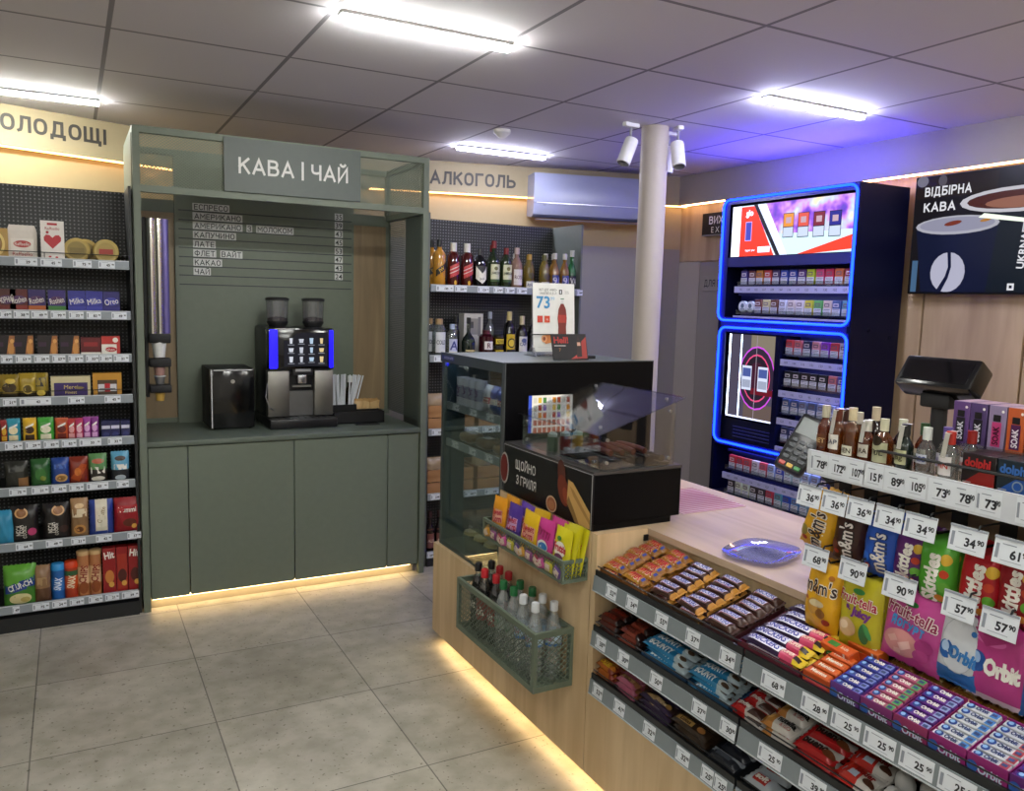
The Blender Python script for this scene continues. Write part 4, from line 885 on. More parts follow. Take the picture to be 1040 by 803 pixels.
# ================================================================== COUNTER
CX, YS, ZC = 1.47, 2.14, .875            # front plane, seam beside the candy shelves, worktop height
t = thing('sales_counter', 'light wood sales counter with recessed candy niche and glowing foot', 'counter', (0, 0, 0))
def part(mb, name, **k): return mb.build(name, t, **k)
b = MB(); b.box(CX, CX+.02, YS+.002, 2.79, .05, ZC-.001, LWOOD); b.box(CX, CX+.02, 2.79, 3.45, .05, .478, LWOOD); part(b, 'front_panel')
b = MB(); b.box(CX, CX+.02, -.2, YS-.002, .05, .335, LWOOD); part(b, 'lower_front_panel')
b = MB(); b.box(CX+.02, 2.28, 3.43, 3.45, .05, .478, LWOOD); b.box(CX+.02, 2.28, -.2, -.18, .05, ZC-.03, LWOOD); part(b, 'end_panel')
b = MB(); b.box(CX+.02, 1.69, YS-.03, YS+.0, .335, ZC-.0005, LWOOD); b.box(CX, CX+.02, YS-.03, YS-.002, .335, ZC-.0005, LWOOD); part(b, 'niche_side')
b = MB(); b.box(1.685, 1.70, -.18, YS-.03, .335, ZC-.024, LWOOD); b.box(CX+.02, 1.685, -.18, YS-.03, .315, .335, LWOOD); part(b, 'niche_back')
b = MB(); b.box(CX+.021, 2.28, YS, 2.815, ZC-.02, ZC, HWOOD); b.box(1.672, 2.28, -.2, YS-.031, ZC-.022, ZC, HWOOD); b.box(1.69, 2.28, YS-.031, YS, ZC-.02, ZC, HWOOD); part(b, 'worktop')
b = MB(); b.box(2.26, 2.28, -.18, 3.43, .05, ZC-.03, LWOOD); part(b, 'rear_panel')
b = MB(); b.box(CX+.02, 2.26, 2.775, 3.43, .455, .477, LWOOD); b.box(CX+.02, 2.26, 2.775, 2.789, .477, ZC-.02, LWOOD); b.box(CX+.02, 2.26, -.18, 3.43, .05, .06, LWOOD); part(b, 'inner_board')
b = MB(); b.box(CX+.05, CX+.065, -.2, 3.42, 0, .05, C('#a0937e')); part(b, 'kick_board')
b = MB(); b.box(CX+.02, CX+.042, -.15, 3.40, .046, .0495, E('#ffd89a', 8)); part(b, 'light_strip')['label'] = 'warm glowing strip under the counter front'
b = MB(); b.box(1.655, 1.672, YS-.036, YS-.0305, .835, .855, BLACKM); part(b, 'socket_plate')

# ------------------------------------------------------------------ glass case
t = thing('glass_display_case', 'tall glass display case with grey top at the far end of the counter', 'display case', (0, 0, 0))
CASE = C('#4b5452', .4); TEAL = C('#2a3f49', .35)
b = MB(); b.box(1.49, 2.17, 2.82, 3.43, 1.335, 1.372, CASE); part(b, 'top_panel')
b = MB(); b.box(1.482, 1.492, 2.82, 3.43, 1.332, 1.374, C('#3a4240', .4)); part(b, 'front_edge')
b = MB(); b.box(1.49, 2.17, 2.82, 3.43, .478, .50, C('#4b5452', .7)); part(b, 'case_floor')
b = MB(); b.box(1.51, 1.522, 2.86, 3.39, 1.327, 1.3345, E('#e6ecff', 5)); part(b, 'light_strip')  # added lamp, brightens the inside of the case
for q in ((1.49, 1.505, 3.405, 3.43), (2.145, 2.17, 3.405, 3.43), (1.49, 1.505, 2.82, 2.84)):
    b = MB(); b.box(*q, .5, 1.335, C('#3b4543', .4)); part(b, 'corner_post')
b = MB(); b.box(1.505, 1.60, 3.41, 3.425, .50, 1.335, TEAL); b.box(1.6, 2.145, 3.41, 3.425, 1.25, 1.335, TEAL); part(b, 'dark_end_panel')
CG = clear('case_glass', '#f7fcfb', .02)
b = MB(); b.box(1.492, 1.496, 2.842, 3.403, .50, 1.333, CG); part(b, 'front_glass')
b = MB(); b.box(1.602, 2.144, 3.415, 3.419, .50, 1.25, CG); part(b, 'end_glass')
b = MB(); b.box(1.476, 1.482, 2.80, 3.40, .50, .60, CG); part(b, 'guard_glass')
b = MB(); b.deco(flat((1.4815, 3.41, 1.353), *YF), [('R', .0, .13, -.009, .009, C('#3a3f7a'), 1), ('T', 'холодні напої', .01, .07, 0, C('#c4c8e0'), dict(fit=.1))]); part(b, 'case_sticker')
for z in (1.135, .965):
    b = MB(); b.box(1.51, 2.13, 2.85, 3.40, z-.004, z+.002, CG); sh = part(b, 'glass_shelf')
    b = MB(); b.box(1.503, 1.511, 2.85, 3.40, z-.018, z+.016, C('#8f979b', .3, .3)); b.build('shelf_rail', sh)
    for y0 in (3.30, 3.12, 2.96):
        b = MB(); price(b, flat((1.5028, y0, z), *YF), 0, 0, .07, .028, '45'); b.build('price_tag', sh)
def on_case(mb, name, label, cat, x, y, z, group, rz=-PI/2): return tag(mb.build(name, loc=(x, y, z), rz=rz), label, cat, group)
for k in range(4):
    on_case(can(.028, .13, '#b9bcc4', '#8f93a6', '#ccc', 'POP', P('#5a3a6a')), 'drink_can', 'pale grey drink can, '+ORD[k]+' from the far end, upper shelf of the glass case', 'can', 1.55, 3.33-.062*k, 1.138, 'pale cans in the glass case')
for k, (c, c2) in enumerate((('#c9ccd4', '#b03a4a'), ('#2f4a9a', '#c9ccd8'), ('#3a56a8', '#b8403a'), ('#2c2f6a', '#d0d0d8'))):
    on_case(pbag(.07, .12, .045, lambda u, v, a=P(c), q=P(c2): q if .35 < v < .6 else a, [('T', 'ice', .03, 0, 0, W_, dict(bold=.03))], 90+k), 'snack_pouch', ('silver and red', 'blue with white band', 'blue with red band', 'dark navy')[k]+' pouch on the upper shelf of the glass case', 'pouch', 1.56, 3.075-.065*k, 1.138, 'pouches in the glass case')
for k in range(3):
    o = MB(); o.rbox(-.055, .055, 0, .09, 0, .045, P(('#8a6a48', '#77563a', '#94734e')[k]), .02, 3); o.deco(lambda x, y, l: Vector((x, .045+y, .0455+l)), [('R', -.03, .03, -.02, .02, W_, 1)])
    on_case(o, 'wrapped_roll', 'brown wrapped roll, '+ORD[k]+' from the far end, lower shelf of the glass case', 'roll', 1.55, 3.32-.17*k, .968, 'wrapped rolls in the glass case')
for k in range(5):
    o = MB(); W3 = [(0, 0), (.10, 0), (.0, .10)]; o.prism(W3, -.03, .03, P(('#6a4a48', '#b39a80', '#8d6a6a', '#a88d70', '#7a6058')[k]), 'y'); o.deco(flat((-.0003, 0, 0), (0, -1, 0), (0, 0, 1)), [('R', -.02, .02, .03, .075, P('#c9b8b4'), 1)])
    on_case(o, 'sandwich_pack', 'wedge sandwich pack, '+ORD[k]+' from the far end, floor of the glass case', 'sandwich', 1.60, 3.32-.105*k, .501, 'sandwich packs in the glass case', rz=0)
for k in range(3):
    o = MB(); o.lathe([(.0001, 0), (.03, 0), (.036, .05), (.037, .08)], clear('salad_cup', '#d8d0c0', .1, .03, .25, '#b59a70'), seg=18); o.lathe([(.039, .08), (.035, .095), (.0001, .098)], P('#c9b27a'), seg=18)
    on_case(o, 'dessert_cup', 'clear dessert cup with tan lid, '+ORD[k]+' from the far end, front of the glass case', 'cup', 1.54, 3.18-.10*k, .501, 'dessert cups in the glass case')
b = MB(); b.box(0, .09, -.09, .0, 0, .06, P('#8d9599')); b.deco(flat((-.0003, -.045, .03), *YF), [('R', -.035, .035, -.02, .02, TAGW, 1), ('T', '56', .022, 0, 0, INK)]); tag(b.build('price_box', loc=(1.52, 2.95, .63)), 'grey price box with white card inside the glass case', 'price card')
b = MB(); b.box(1.51, 2.13, 2.85, 3.40, .62, .629, CG); tag(b.build('glass_shelf'), 'low clear glass shelf inside the glass case', 'shelf')

# ------------------------------------------------------------------ things on top of the case
t = thing('promo_stand', 'white upright promo card with blue 73 price on the glass case', 'promo stand', (1.905, 3.13, 1.373), -.05)
b = MB(); R = Matrix.Rotation(-.08, 3, 'X'); b.box(-.105, .105, -.001, .001, 0.02, .325, WHITE, R=R); pc = b.build('card', t)
b = MB(); f0 = flat((0, -.0012, 0), *XF); fn = lambda x, y, l: R @ f0(x, y, l)
b.deco(fn, [('T', 'ХОТ-ДОГ «МІКС»', .011, -.03, .296, INK, dict(fit=.09)), ('T', 'І НАПІЙ 0,5 Л', .011, -.03, .28, INK, dict(fit=.085)), ('R', .026, .042, .277, .298, INK, 1), ('R', .031, .037, .281, .294, TAGW, 1), ('R', .055, .075, .289, .291, C('#888888'), 1), ('R', .055, .078, .281, .283, C('#888888'), 1),
            ('T', '73', .05, -.055, .24, C('#3f8fc4'), dict(bold=.02)), ('T', '99', .015, -.008, .257, C('#7fb4d6')), ('R', -.085, -.058, .15, .18, C('#c03c2e'), 1), ('R', -.05, -.022, .15, .18, C('#d04a2c'), 1), ('T', 'vs', .01, -.036, .165, WHITE),
            ('P', [(.018, .075), (.062, .075), (.06, .13), (.064, .17), (.06, .21), (.048, .235), (.034, .235), (.022, .21), (.017, .17), (.021, .13)], C('#7a2a22')), ('R', .02, .062, .15, .185, C('#b03a30'), 1), ('R', .034, .048, .235, .255, C('#d8d8d8'), 1), ('R', .032, .05, .255, .259, C('#2f7a5a'), 1),
            ('P', [(-.06, .075), (-.045, .055), (.04, .07), (.03, .10), (-.045, .098)], C('#d07f45')), ('E', -.052, .078, .014, .017, C('#e6a878')), ('E', -.052, .078, .007, .009, C('#8a3a22')), ('R', -.085, .085, .04, .041, C('#b8b8b8'), 1)], .0003, .0002); b.build('print', pc)
b = MB(); b.box(-.11, .11, .004, .006, .0, .33, ACRYL, R=R); b.box(-.11, .11, -.02, .09, 0, .003, ACRYL); b.prism([(-.03, 0), (.07, 0), (.012, .05)], -.108, -.1, ACRYL, 'x'); b.build('acrylic_holder', t)
t = thing('advert_card', 'black and red leaning advert card in front of the promo stand', 'advert', (1.868, 2.93, 1.373), -.05)
R2 = Matrix.Rotation(-.3, 3, 'X'); b = MB(); b.box(-.085, .085, -.002, .002, 0.0, .112, BLACKM, R=R2); b.build('card', t)
f1 = flat((0, -.0022, 0), *XF); fn2 = lambda x, y, l: R2 @ f1(x, y, l)
b = MB(); b.deco(fn2, [('P', [(.03, .004), (.08, .004), (.083, .1), (.06, .08), (.05, .03)], C('#9c2a22')), ('P', [(.0, .002), (.03, .004), (.05, .03), (.03, .02)], C('#b8403a')), ('P', [(.03, .01), (.055, .012), (.058, .06), (.052, .085), (.044, .105), (.038, .085), (.034, .06)], C('#2a1512')), ('R', .037, .053, .06, .075, C('#d0a08a'), 1), ('T', 'Hell!', .026, -.04, .085, C('#b02a24'), dict(bold=.03)), ('R', -.075, -.02, .058, .062, C('#b8b8b8'), 1), ('T', '7', .014, -.05, .042, C('#b0703a'))], .0003, .0002); b.build('print', t)
b = MB(); b.box(.02, .15, -.06, .0, 0, .012, BLACKM); b.box(-.1, .12, .085, .089, .095, .1, BLACKM); tag(b.build('flat_holder', loc=(1.87, 3.03, 1.373)), 'flat black holder behind the advert card on the glass case', 'holder')

# ------------------------------------------------------------------ hot dog grill
t = thing('hot_dog_grill', 'black hot dog grill with glass lid and poster front on the counter', 'grill', (0, 0, 0))
GX0, GX1, GY0, GY1 = 1.475, 1.835, 2.145, 2.765
b = MB(); b.rbox(GX0, GX1, GY0, GY1, .895, 1.062, matte_black('#060608'), .003, 1); b.box(GX0, GX1-.04, GY0+.0, GY1, .876, .897, matte_black('#060608')); part(b, 'body')
for x in (GX0+.03, GX1-.04):
    for y in (GY0+.04, GY1-.04):
        b = MB(); b.cyl((x, y, .8755), (x, y, .897), .018, BLACKM); part(b, 'foot')
b = MB(); b.box(GX0-.006, GX0, GY0, GY1, .878, 1.066, C('#111113', .3)); po = part(b, 'poster_panel')
fn = flat((GX0-.0062, GY0+.31, .97), *YF); b = MB()
SAUS, BUN = C('#6e2c18', .5), C('#c99f5c', .6)
b.deco(fn, [('R', -.308, -.306, -.09, .094, C('#8a8a8c'), 1), ('R', -.308, .308, .092, .0945, C('#a9a9ab'), 1), ('R', .305, .309, -.09, .094, C('#b0b0b2'), 1),
            ('E', -.30, .0, .035, .062, C('#a8a29a')), ('E', -.303, .0, .030, .054, C('#6a1d1a')),
            ('T', 'ЩОЙНО', .036, -.135, .032, C('#c9c6c2'), dict(bold=.01, fit=.15)), ('T', 'З ГРИЛЯ', .036, -.128, -.025, C('#c9c6c2'), dict(bold=.01, fit=.15)),
            ('E', .12, .06, .026, .05, C('#4e2216', .5), 12), ('E', .135, .005, .034, .055, SAUS, 25), ('E', .15, -.01, .016, .03, C('#8a3c20'), 25),
            ('P', [(.165, .05), (.195, .045), (.303, -.035), (.303, -.088), (.215, -.088), (.16, -.02)], BUN), ('P', [(.175, .03), (.2, .02), (.303, -.06), (.303, -.075), (.2, .0)], C('#a87f42', .6)), ('P', [(.17, -.005), (.21, -.05), (.24, -.088), (.215, -.088), (.16, -.03)], C('#8a6a38', .6)),
            ('E', .06, -.06, .036, .03, C('#c9a98a')), ('E', .06, -.06, .030, .024, C('#9c5c3a')), ('E', .06, -.063, .022, .016, C('#b0744c'))], .0003, .0002); b.build('poster_print', po)
b = MB(); b.box(GX0-.003, GX1+.0, GY0-.001, GY1, 1.062, 1.072, C('#5f5d5c', .3, .7)); part(b, 'steel_deck')
b = MB(); b.box(GX0+.0, 2.19, 2.778, 2.795, .93, 1.376, matte_black('#050509')); b.box(GX0+.0, GX0+.02, 2.778, 2.795, .876, .93, BLACKG); b.box(2.1, 2.12, 2.778, 2.795, .876, .93, BLACKG); part(b, 'rear_screen')
b = MB(); b.box(GX0-.004, GX0, 2.776, 2.797, .876, 1.376, C('#5a5f60', .4, .4)); b.box(GX0, 2.19, 2.776, 2.797, 1.374, 1.378, C('#5a5f60', .4, .4)); part(b, 'screen_edge')
GG = clear('grill_glass', '#f4f6f8', .05)
b = MB(); b.box(1.492, 1.496, GY0+.004, 2.665, 1.078, 1.192, GG); part(b, 'front_glass')
b = MB(); b.prism([(1.497, 1.075), (1.80, 1.075), (1.80, 1.292), (1.497, 1.194)], GY0+.004, GY0+.008, GG, 'y'); part(b, 'side_glass')
b = MB(); b.prism([(1.497, 1.075), (1.80, 1.075), (1.80, 1.292), (1.497, 1.194)], 2.657, 2.661, GG, 'y'); part(b, 'side_glass')
b = MB(); b.prism([(1.478, 1.192), (1.83, 1.303), (1.83, 1.308), (1.478, 1.197)], GY0-.008, 2.672, clear('lid_glass', '#eef1f5', .03, .03), 'y'); part(b, 'glass_lid')
b = MB()
for p in ((1.494, 2.18, 1.10), (1.494, 2.18, 1.17), (1.494, 2.63, 1.10), (1.494, 2.63, 1.17)): b.cyl(p, (p[0]-.006, p[1], p[2]), .006, STEEL, 8)
for p in ((1.52, GY0+.004, 1.1), (1.52, GY0+.004, 1.175), (1.775, GY0+.004, 1.1), (1.775, GY0+.004, 1.26)): b.cyl(p, (p[0], p[1]-.006, p[2]), .006, STEEL, 8)
for p in ((1.52, 2.19, 1.207), (1.79, 2.19, 1.292), (1.79, 2.62, 1.292), (1.52, 2.62, 1.207)): b.cyl(p, (p[0], p[1], p[2]+.008), .006, STEEL, 8)
part(b, 'glass_bolt')
b = MB(); b.box(1.51, 1.79, 2.16, 2.42, 1.072, 1.082, C('#77787a', .25, .9)); part(b, 'roller_tray')
for k in range(6):
    b = MB(); x = 1.53+.047*k; b.cyl((x, 2.17, 1.096), (x, 2.41, 1.096), .012, C('#8a8a8c', .2, 1.0), 14); part(b, 'roller')
b = MB(); f3 = flat((1.60, 2.7775, 1.17), *XF)  # reflection of a bright drinks fridge, painted as glowing patches on the screen
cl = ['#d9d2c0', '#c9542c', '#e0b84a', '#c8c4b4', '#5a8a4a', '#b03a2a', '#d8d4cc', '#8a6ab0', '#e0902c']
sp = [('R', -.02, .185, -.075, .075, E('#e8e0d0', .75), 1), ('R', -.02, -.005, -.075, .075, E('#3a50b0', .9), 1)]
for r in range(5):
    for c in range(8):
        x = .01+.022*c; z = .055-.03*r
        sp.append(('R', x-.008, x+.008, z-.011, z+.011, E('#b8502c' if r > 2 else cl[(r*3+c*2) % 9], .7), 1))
b.deco(f3, sp, .0003, .00008); part(b, 'painted_reflection')['label'] = 'painted reflection of a bright drinks fridge'
for k in range(4):
    o = MB(); pts = [(0, -.08, 0), (0, -.05, .003), (0, 0, .004), (0, .05, .003), (0, .08, 0)]; o.tube(pts, .0105, C('#5c1e12', .3), 10)
    tag(o.build('sausage', loc=(1.577+.047*k, 2.285, 1.117)), 'reddish sausage on the grill rollers, '+ORD[k]+' from the poster front', 'sausage', 'sausages on the grill rollers')
for k in range(3):
    tt = thing('sauce_bottle', 'dark sauce bottle with pale cap inside the grill glass, '+ORD[k]+' from the poster front', 'bottle', (1.545+.055*k, 2.53, 1.072), group='sauce bottles in the grill')
    b = MB(); b.lathe([(.0001, 0), (.021, 0), (.021, .045), (.017, .055)], P(('#2a4a2c', '#7a2018', '#a8862c')[k]), seg=14); b.build('bottle_body', tt)
    b = MB(); b.lathe([(.018, .053), (.018, .063), (.008, .07), (.0001, .072)], C('#b8c4b8'), seg=14); b.build('cap', tt)

# ------------------------------------------------------------------ wire baskets on the counter front
BG = C('#5f6b5c', .45)
def basket(label, y0, y1, x0, z0, z1, fr, p, q, loc=None):
    t = thing('wire_basket', label, 'basket', (0, 0, 0)); x1 = CX-.001
    b = MB()
    for z in (z0, z1-fr):
        b.box(x0, x0+fr*.6, y0, y1, z, z+fr, BG); b.box(x1-fr*.6, x1, y0, y1, z, z+fr, BG)
        for y in (y0, y1-fr*.6): b.box(x0+fr*.6, x1-fr*.6, y, y+fr*.6, z, z+fr, BG)
    for x in (x0, x1-fr*.6):
        for y in (y0, y1-fr): b.box(x, x+fr*.6, y, y+fr, z0+fr, z1-fr, BG)
    b.build('frame', t)
    h = z1-z0-2*fr
    for O, u, W in (((x0+.004, y0+fr, z0+fr), (0, 1, 0), y1-y0-2*fr), ((x0+fr*.6, y0+.004, z0+fr), (1, 0, 0), x1-x0-fr*1.2), ((x0+fr*.6, y1-.006, z0+fr), (1, 0, 0), x1-x0-fr*1.2)):
        b = MB(); b.diamond(O, u, (0, 0, 1), W, h, p, q, .0026, BG); b.build('mesh_side', t)
    b = MB(); b.box(x0+.002, x1-.002, y0+.002, y1-.002, z0, z0+.003, BG); b.build('basket_floor', t)
basket('large olive green mesh basket holding drink bottles on the counter front', 2.225, 2.845, 1.315, .315, .522, .020, .025, .0205)
basket('small olive green mesh basket of sweet bags under the hot dog poster', 2.157, 2.742, 1.372, .708, .785, .012, .016, .0135)
# bottles
PET = clear('pet_plastic', '#fcfdfd', .12, .02, .30, '#d9e0e0'); PETC = clear('cola_plastic', '#fcfcfc', .10, .02, .03, '#d9e0e0'); COLA = C('#120806', .15)
def pet(label, x, y, kind, capc, s=1.0):
    t = thing('drink_bottle', label, 'bottle', (x, y, .319), rz=-PI/2+random.uniform(-.3, .3), group='drink bottles in the large basket')
    prof = [(.0001, .006), (.022, 0), (.029, .012), (.03, .05), (.027, .09), (.03, .125), (.029, .15), (.02, .185), (.0115, .205), (.0115, .225)]
    prof = [(a, z*s) for a, z in prof]
    b = MB(); b.lathe(prof, PETC if kind == 'cola' else PET, seg=20); b.build('bottle_body', t)
    if kind == 'cola':
        b = MB(); b.lathe([(max(a-.002, .0001), z+.002) for a, z in prof[:-2]]+[(.0001, .19*s)], COLA, seg=18); b.build('drink', t)
    r = .0302; fn = lambda x, y, l: Vector(((r+l)*math.sin(x/r), -(r+l)*math.cos(x/r), y*s))
    b = MB(); b.cut = True
    lz = (.07, .145)
    if kind == 'cola':
        b.deco(fn, [('R', -.08, .08, *lz, P('#8c1f22' if capc != '#16161a' else '#151517'), 14), ('T', 'Cola', .03, 0, .103, W_, dict(bold=.02, fit=.05))], .0006, .0005)
    elif kind == 'green':
        b.deco(fn, [('R', -.08, .08, .085, .13, clear('water_label', '#ffffff', .1, .2, .55, '#cfdcd4'), 14), ('T', 'вода', .018, 0, .108, P('#3f7a5a'), dict(bold=.02, fit=.05))], .0006, .0005)
    else:
        b.deco(fn, [('R', -.08, .08, .108, .15, P('#b9cfe0'), 14), ('R', -.08, .08, .108, .116, P('#4a78b8'), 14), ('T', 'МОРШИНСЬКА', .014, 0, .131, P('#b03a4a'), dict(bold=.02, fit=.055))], .0006, .0005)
    b.build('bottle_label', t)
    b = MB(); b.lathe([(.0145, .213*s), (.0145, .238*s), (.0125, .241*s), (.0001, .241*s)], P(capc), seg=18); b.build('cap', t)
BOT = [(1.378, 2.808, 'cola', '#16161a', 'dark cola bottle with black cap in the aisle row'), (1.436, 2.808, 'cola', '#16161a', 'dark cola bottle with black cap in the wall row'), (1.366, 2.728, 'cola', '#b8202a', 'cola bottle with red cap, aisle row, beside the black caps'), (1.378, 2.655, 'cola', '#b8202a', 'cola bottle with red cap, aisle row, beside the green caps'),
       (1.436, 2.738, 'cola', '#b8202a', 'cola bottle with red cap, wall row, beside the black caps'), (1.436, 2.665, 'cola', '#b8202a', 'cola bottle with red cap, wall row, beside the green caps'), (1.374, 2.588, 'green', '#1e6a3a', 'clear water bottle with green cap, aisle row, next to the colas'), (1.376, 2.512, 'green', '#1e6a3a', 'clear water bottle with green cap, middle of the aisle row'),
       (1.430, 2.563, 'green', '#1e6a3a', 'clear water bottle with green cap, wall row, next to the colas'), (1.436, 2.482, 'green', '#1e6a3a', 'clear water bottle with green cap, wall row, next to the white caps'), (1.370, 2.430, 'white', '#d5d8dc', 'clear water bottle with white cap, aisle row, next to the green caps'), (1.436, 2.408, 'white', '#d5d8dc', 'clear water bottle with white cap, wall row, next to the green caps'),
       (1.370, 2.345, 'white', '#d5d8dc', 'clear water bottle with white cap, aisle row, nearest the candy shelves'), (1.436, 2.330, 'white', '#d5d8dc', 'clear water bottle with white cap, wall row, nearest the candy shelves')]
for x, y, k, c, l in BOT: pet(l, x, y-.026, k, c, 1.13)
# sweet bags in the small basket
SB = [(2.655, .105, '#d8901c', '#c98a1c', 'Sweet Corn', 'orange'), (2.545, .10, '#4a2f8a', '#5a3a9a', 'Sweet Corn', 'purple'), (2.43, .115, '#d8b01c', '#c9a018', 'Sweet Corn', 'golden yellow'), (2.315, .105, '#c23a86', '#b8327c', 'Тутті', 'pink'), (2.21, .10, '#cdc21c', '#bdb418', 'Fruttis', 'lemon yellow')]
for i, (y, w, c, c2, txt, nm) in enumerate(SB):
    for k in range(2 if i < 4 else 4):
        sp = [('R', -w*.36, w*.36, -.012, .035, P('#d9a08a' if i in (0, 2) else '#c9a0c8' if i == 1 else c2), 3), ('T', txt.split()[0], .022, 0, .025, P('#b0243a'), dict(bold=.03, fit=w*.66, rot=6)), ('T', txt.split()[-1], .022, 0, .0, P('#b0243a'), dict(bold=.03, fit=w*.66, rot=6))]
        if i == 3: sp = [('E', 0, -.01, .034, .022, W_), ('E', .004, -.01, .028, .014, P('#3a78b8')), ('T', txt, .026, 0, .035, P('#8a1a4a'), dict(bold=.05, fit=w*.75, rot=-10))]
        if i == 4: sp = [('E', .0, .01, .034, .026, W_), ('T', txt, .022, 0, .015, P('#c02a3a'), dict(bold=.05, fit=w*.72, rot=-4)), ('E', .0, -.018, .026, .014, P('#6a3a5a')), ('E', -.01, .045, .014, .008, P('#3f7a3a'))]
        o = pbag(w, .165, .022, c if k == 0 else c2, sp, 100+5*i+k).build('sweet_bag', loc=(1.392+(.034 if i < 4 else .016)*k, y+(-.012 if i < 4 else -.002)*k, .715+.004*k))
        o.rotation_euler = (-.12-.03*k, .06*((i+k) % 3-1), -PI/2)
        tag(o, nm+' sweet bag in the small mesh basket, '+(('front one', 'one behind it') if i < 4 else ('frontmost of four', 'second of four from the aisle', 'third of four from the aisle', 'rearmost of four'))[k], 'bag', 'sweet bags in the small basket')
for k in range(12):
    c = ['#b8862c', '#7a3a6a', '#8a2a3a', '#b84a8a', '#a8a02c', '#5a3a7a'][k % 6]
    o = pbag(.05, .05, .014, c, [('R', -.015, .015, -.01, .012, P('#c9b8a8'), 2)], 140+k).build('small_sweet', loc=(1.3765, 2.70-.045*k, .7115), rz=-PI/2); o.rotation_euler = (0, .4*((k % 3)-1), -PI/2)
    tag(o, 'small wrapped sweet behind the mesh of the small basket, '+ORD[k]+' from its far end', 'sweet', 'small sweets in the small basket')

# ------------------------------------------------------------------ loose things on the counter
b = MB(); b.box(1.90, 2.20, 2.20, 2.50, ZC, ZC+.003, C('#c9a9b0', .6))
sp = []
for k in range(15): sp.append(('P', [(1.905, 2.21+.02*k), (1.915, 2.205+.02*k), (2.195, 2.205+.02*k-.0), (2.195, 2.213+.02*k)], C('#a84a68', .6)))
b.deco(lambda x, y, l: Vector((x, y, ZC+.003+l)), sp); tag(b.build('counter_mat'), 'white and red checked mat on the counter beside the grill', 'mat')
t = thing('coin_tray', 'clear glass coin tray with rounded corners on the counter', 'tray', (1.81, 1.735, ZC), .35)
TR = clear('tray_glass', '#e6e8ff', .12, .04, .22, '#b4b6e8')
b = MB(); N = 28
def sq(r, z, e=3.2):
    o = []
    for k in range(N):
        a = 2*PI*k/N; c, s = math.cos(a), math.sin(a); q = r/((abs(c)**e+abs(s)**e)**(1/e)); o.append((q*c*1.25, q*s*.98, z*.62))
    return o
rings = [sq(.06, .006), sq(.068, .006), sq(.09, .018), sq(.10, .026), sq(.10, .021), sq(.086, .010), sq(.06, .001)]
vs = [v for r in rings for v in r]; fs = [(i*N+k, i*N+(k+1) % N, (i+1)*N+(k+1) % N, (i+1)*N+k) for i in range(len(rings)-1) for k in range(N)]+[tuple(range(N-1, -1, -1))[::-1], tuple(range((len(rings)-1)*N, len(rings)*N))[::-1]]
b.add(vs, fs, TR); b.build('dish', t)
for x, y in ((.05, .04), (-.05, .04), (.05, -.04), (-.05, -.04)):
    b = MB(); b.cyl((x, y, 0), (x, y, .002), .006, TR, 8); b.build('foot', t)
# ================================================================== CANDY SHELVES in the counter niche
SG = C('#7d868a', .4); LIP = C('#1b1d20', .35)
t = thing('candy_shelving', 'three tiers of candy shelves with grey price rails in the counter niche', 'shelf unit', (0, 0, 0))
TZ = [.745, .560, .396]
PR = {0: [(2.007, '52'), (1.90, '34'), (1.76, '55'), (1.625, '37'), (1.492, '34'), (1.335, '68'), (1.21, '28'), (1.125, '25'), (1.04, '25'), (.955, '25'), (.87, '25'), (.785, '25'), (.70, '25')],
      1: [(2.053, '38'), (1.93, '30'), (1.77, '50'), (1.585, '37'), (1.475, '30'), (1.33, '25'), (1.20, '39'), (1.09, '19'), (.98, '19'), (.87, '25')],
      2: [(2.059, '52'), (1.94, '41'), (1.79, '32'), (1.64, '32'), (1.54, '25'), (1.49, '25'), (1.36, '25'), (1.24, '29')]}
for i, z in enumerate(TZ):
    for j, (y0, y1) in enumerate(((1.447, YS-.032), (-.15, 1.439))):
        b = MB(); b.box(CX+.002, 1.684, y0, y1, z-.012, z, LIP); b.box(CX-.004, CX+.002, y0, y1, z-.014, z+.016, LIP); sh = b.build('shelf', t)
        b = MB(); Rr = Matrix.Rotation(.12, 3, 'Y'); b.box(-.004, 0, y0, y1, -.022, .026, SG, R=Rr, at=(CX-.007, 0, z-.028)); b.box(-.006, -.002, y0, y1, -.024, -.021, C('#b9c0c4', .3), R=Rr, at=(CX-.007, 0, z-.028)); b.build('price_rail', sh)
        b = MB(); b.tube([(CX-.002, y0+.01, z+.03), (CX-.002, y1-.01, z+.03)], .002, LIP, 5); b.build('guard_rod', sh)
        for y, pr in PR[i]:
            if y0 < y < y1:
                b = MB(); f0 = flat((-.0045, 0, .001), *YF); wtag = .056 if j == 0 else .075
                if i == 2 and 1.45 < y < 1.56: wtag = .046
                fn = lambda x, yv, l: Rr @ f0(x, yv, l)+Vector((CX-.007, y, z-.028))
                price(b, fn, 0, .002, wtag, .041, pr); b.build('price_tag', sh)
def bar(L, W, T, col, specs, seed=0, crimp=.009):
    b = MB(); f = col if callable(col) else (lambda u, v, m=P(col): m)
    b.pillow(L, W, T, f, 'lie', crimp, 'w', 14, 6, .35, .06, specs, seed); return b
rnd = random.Random(9)
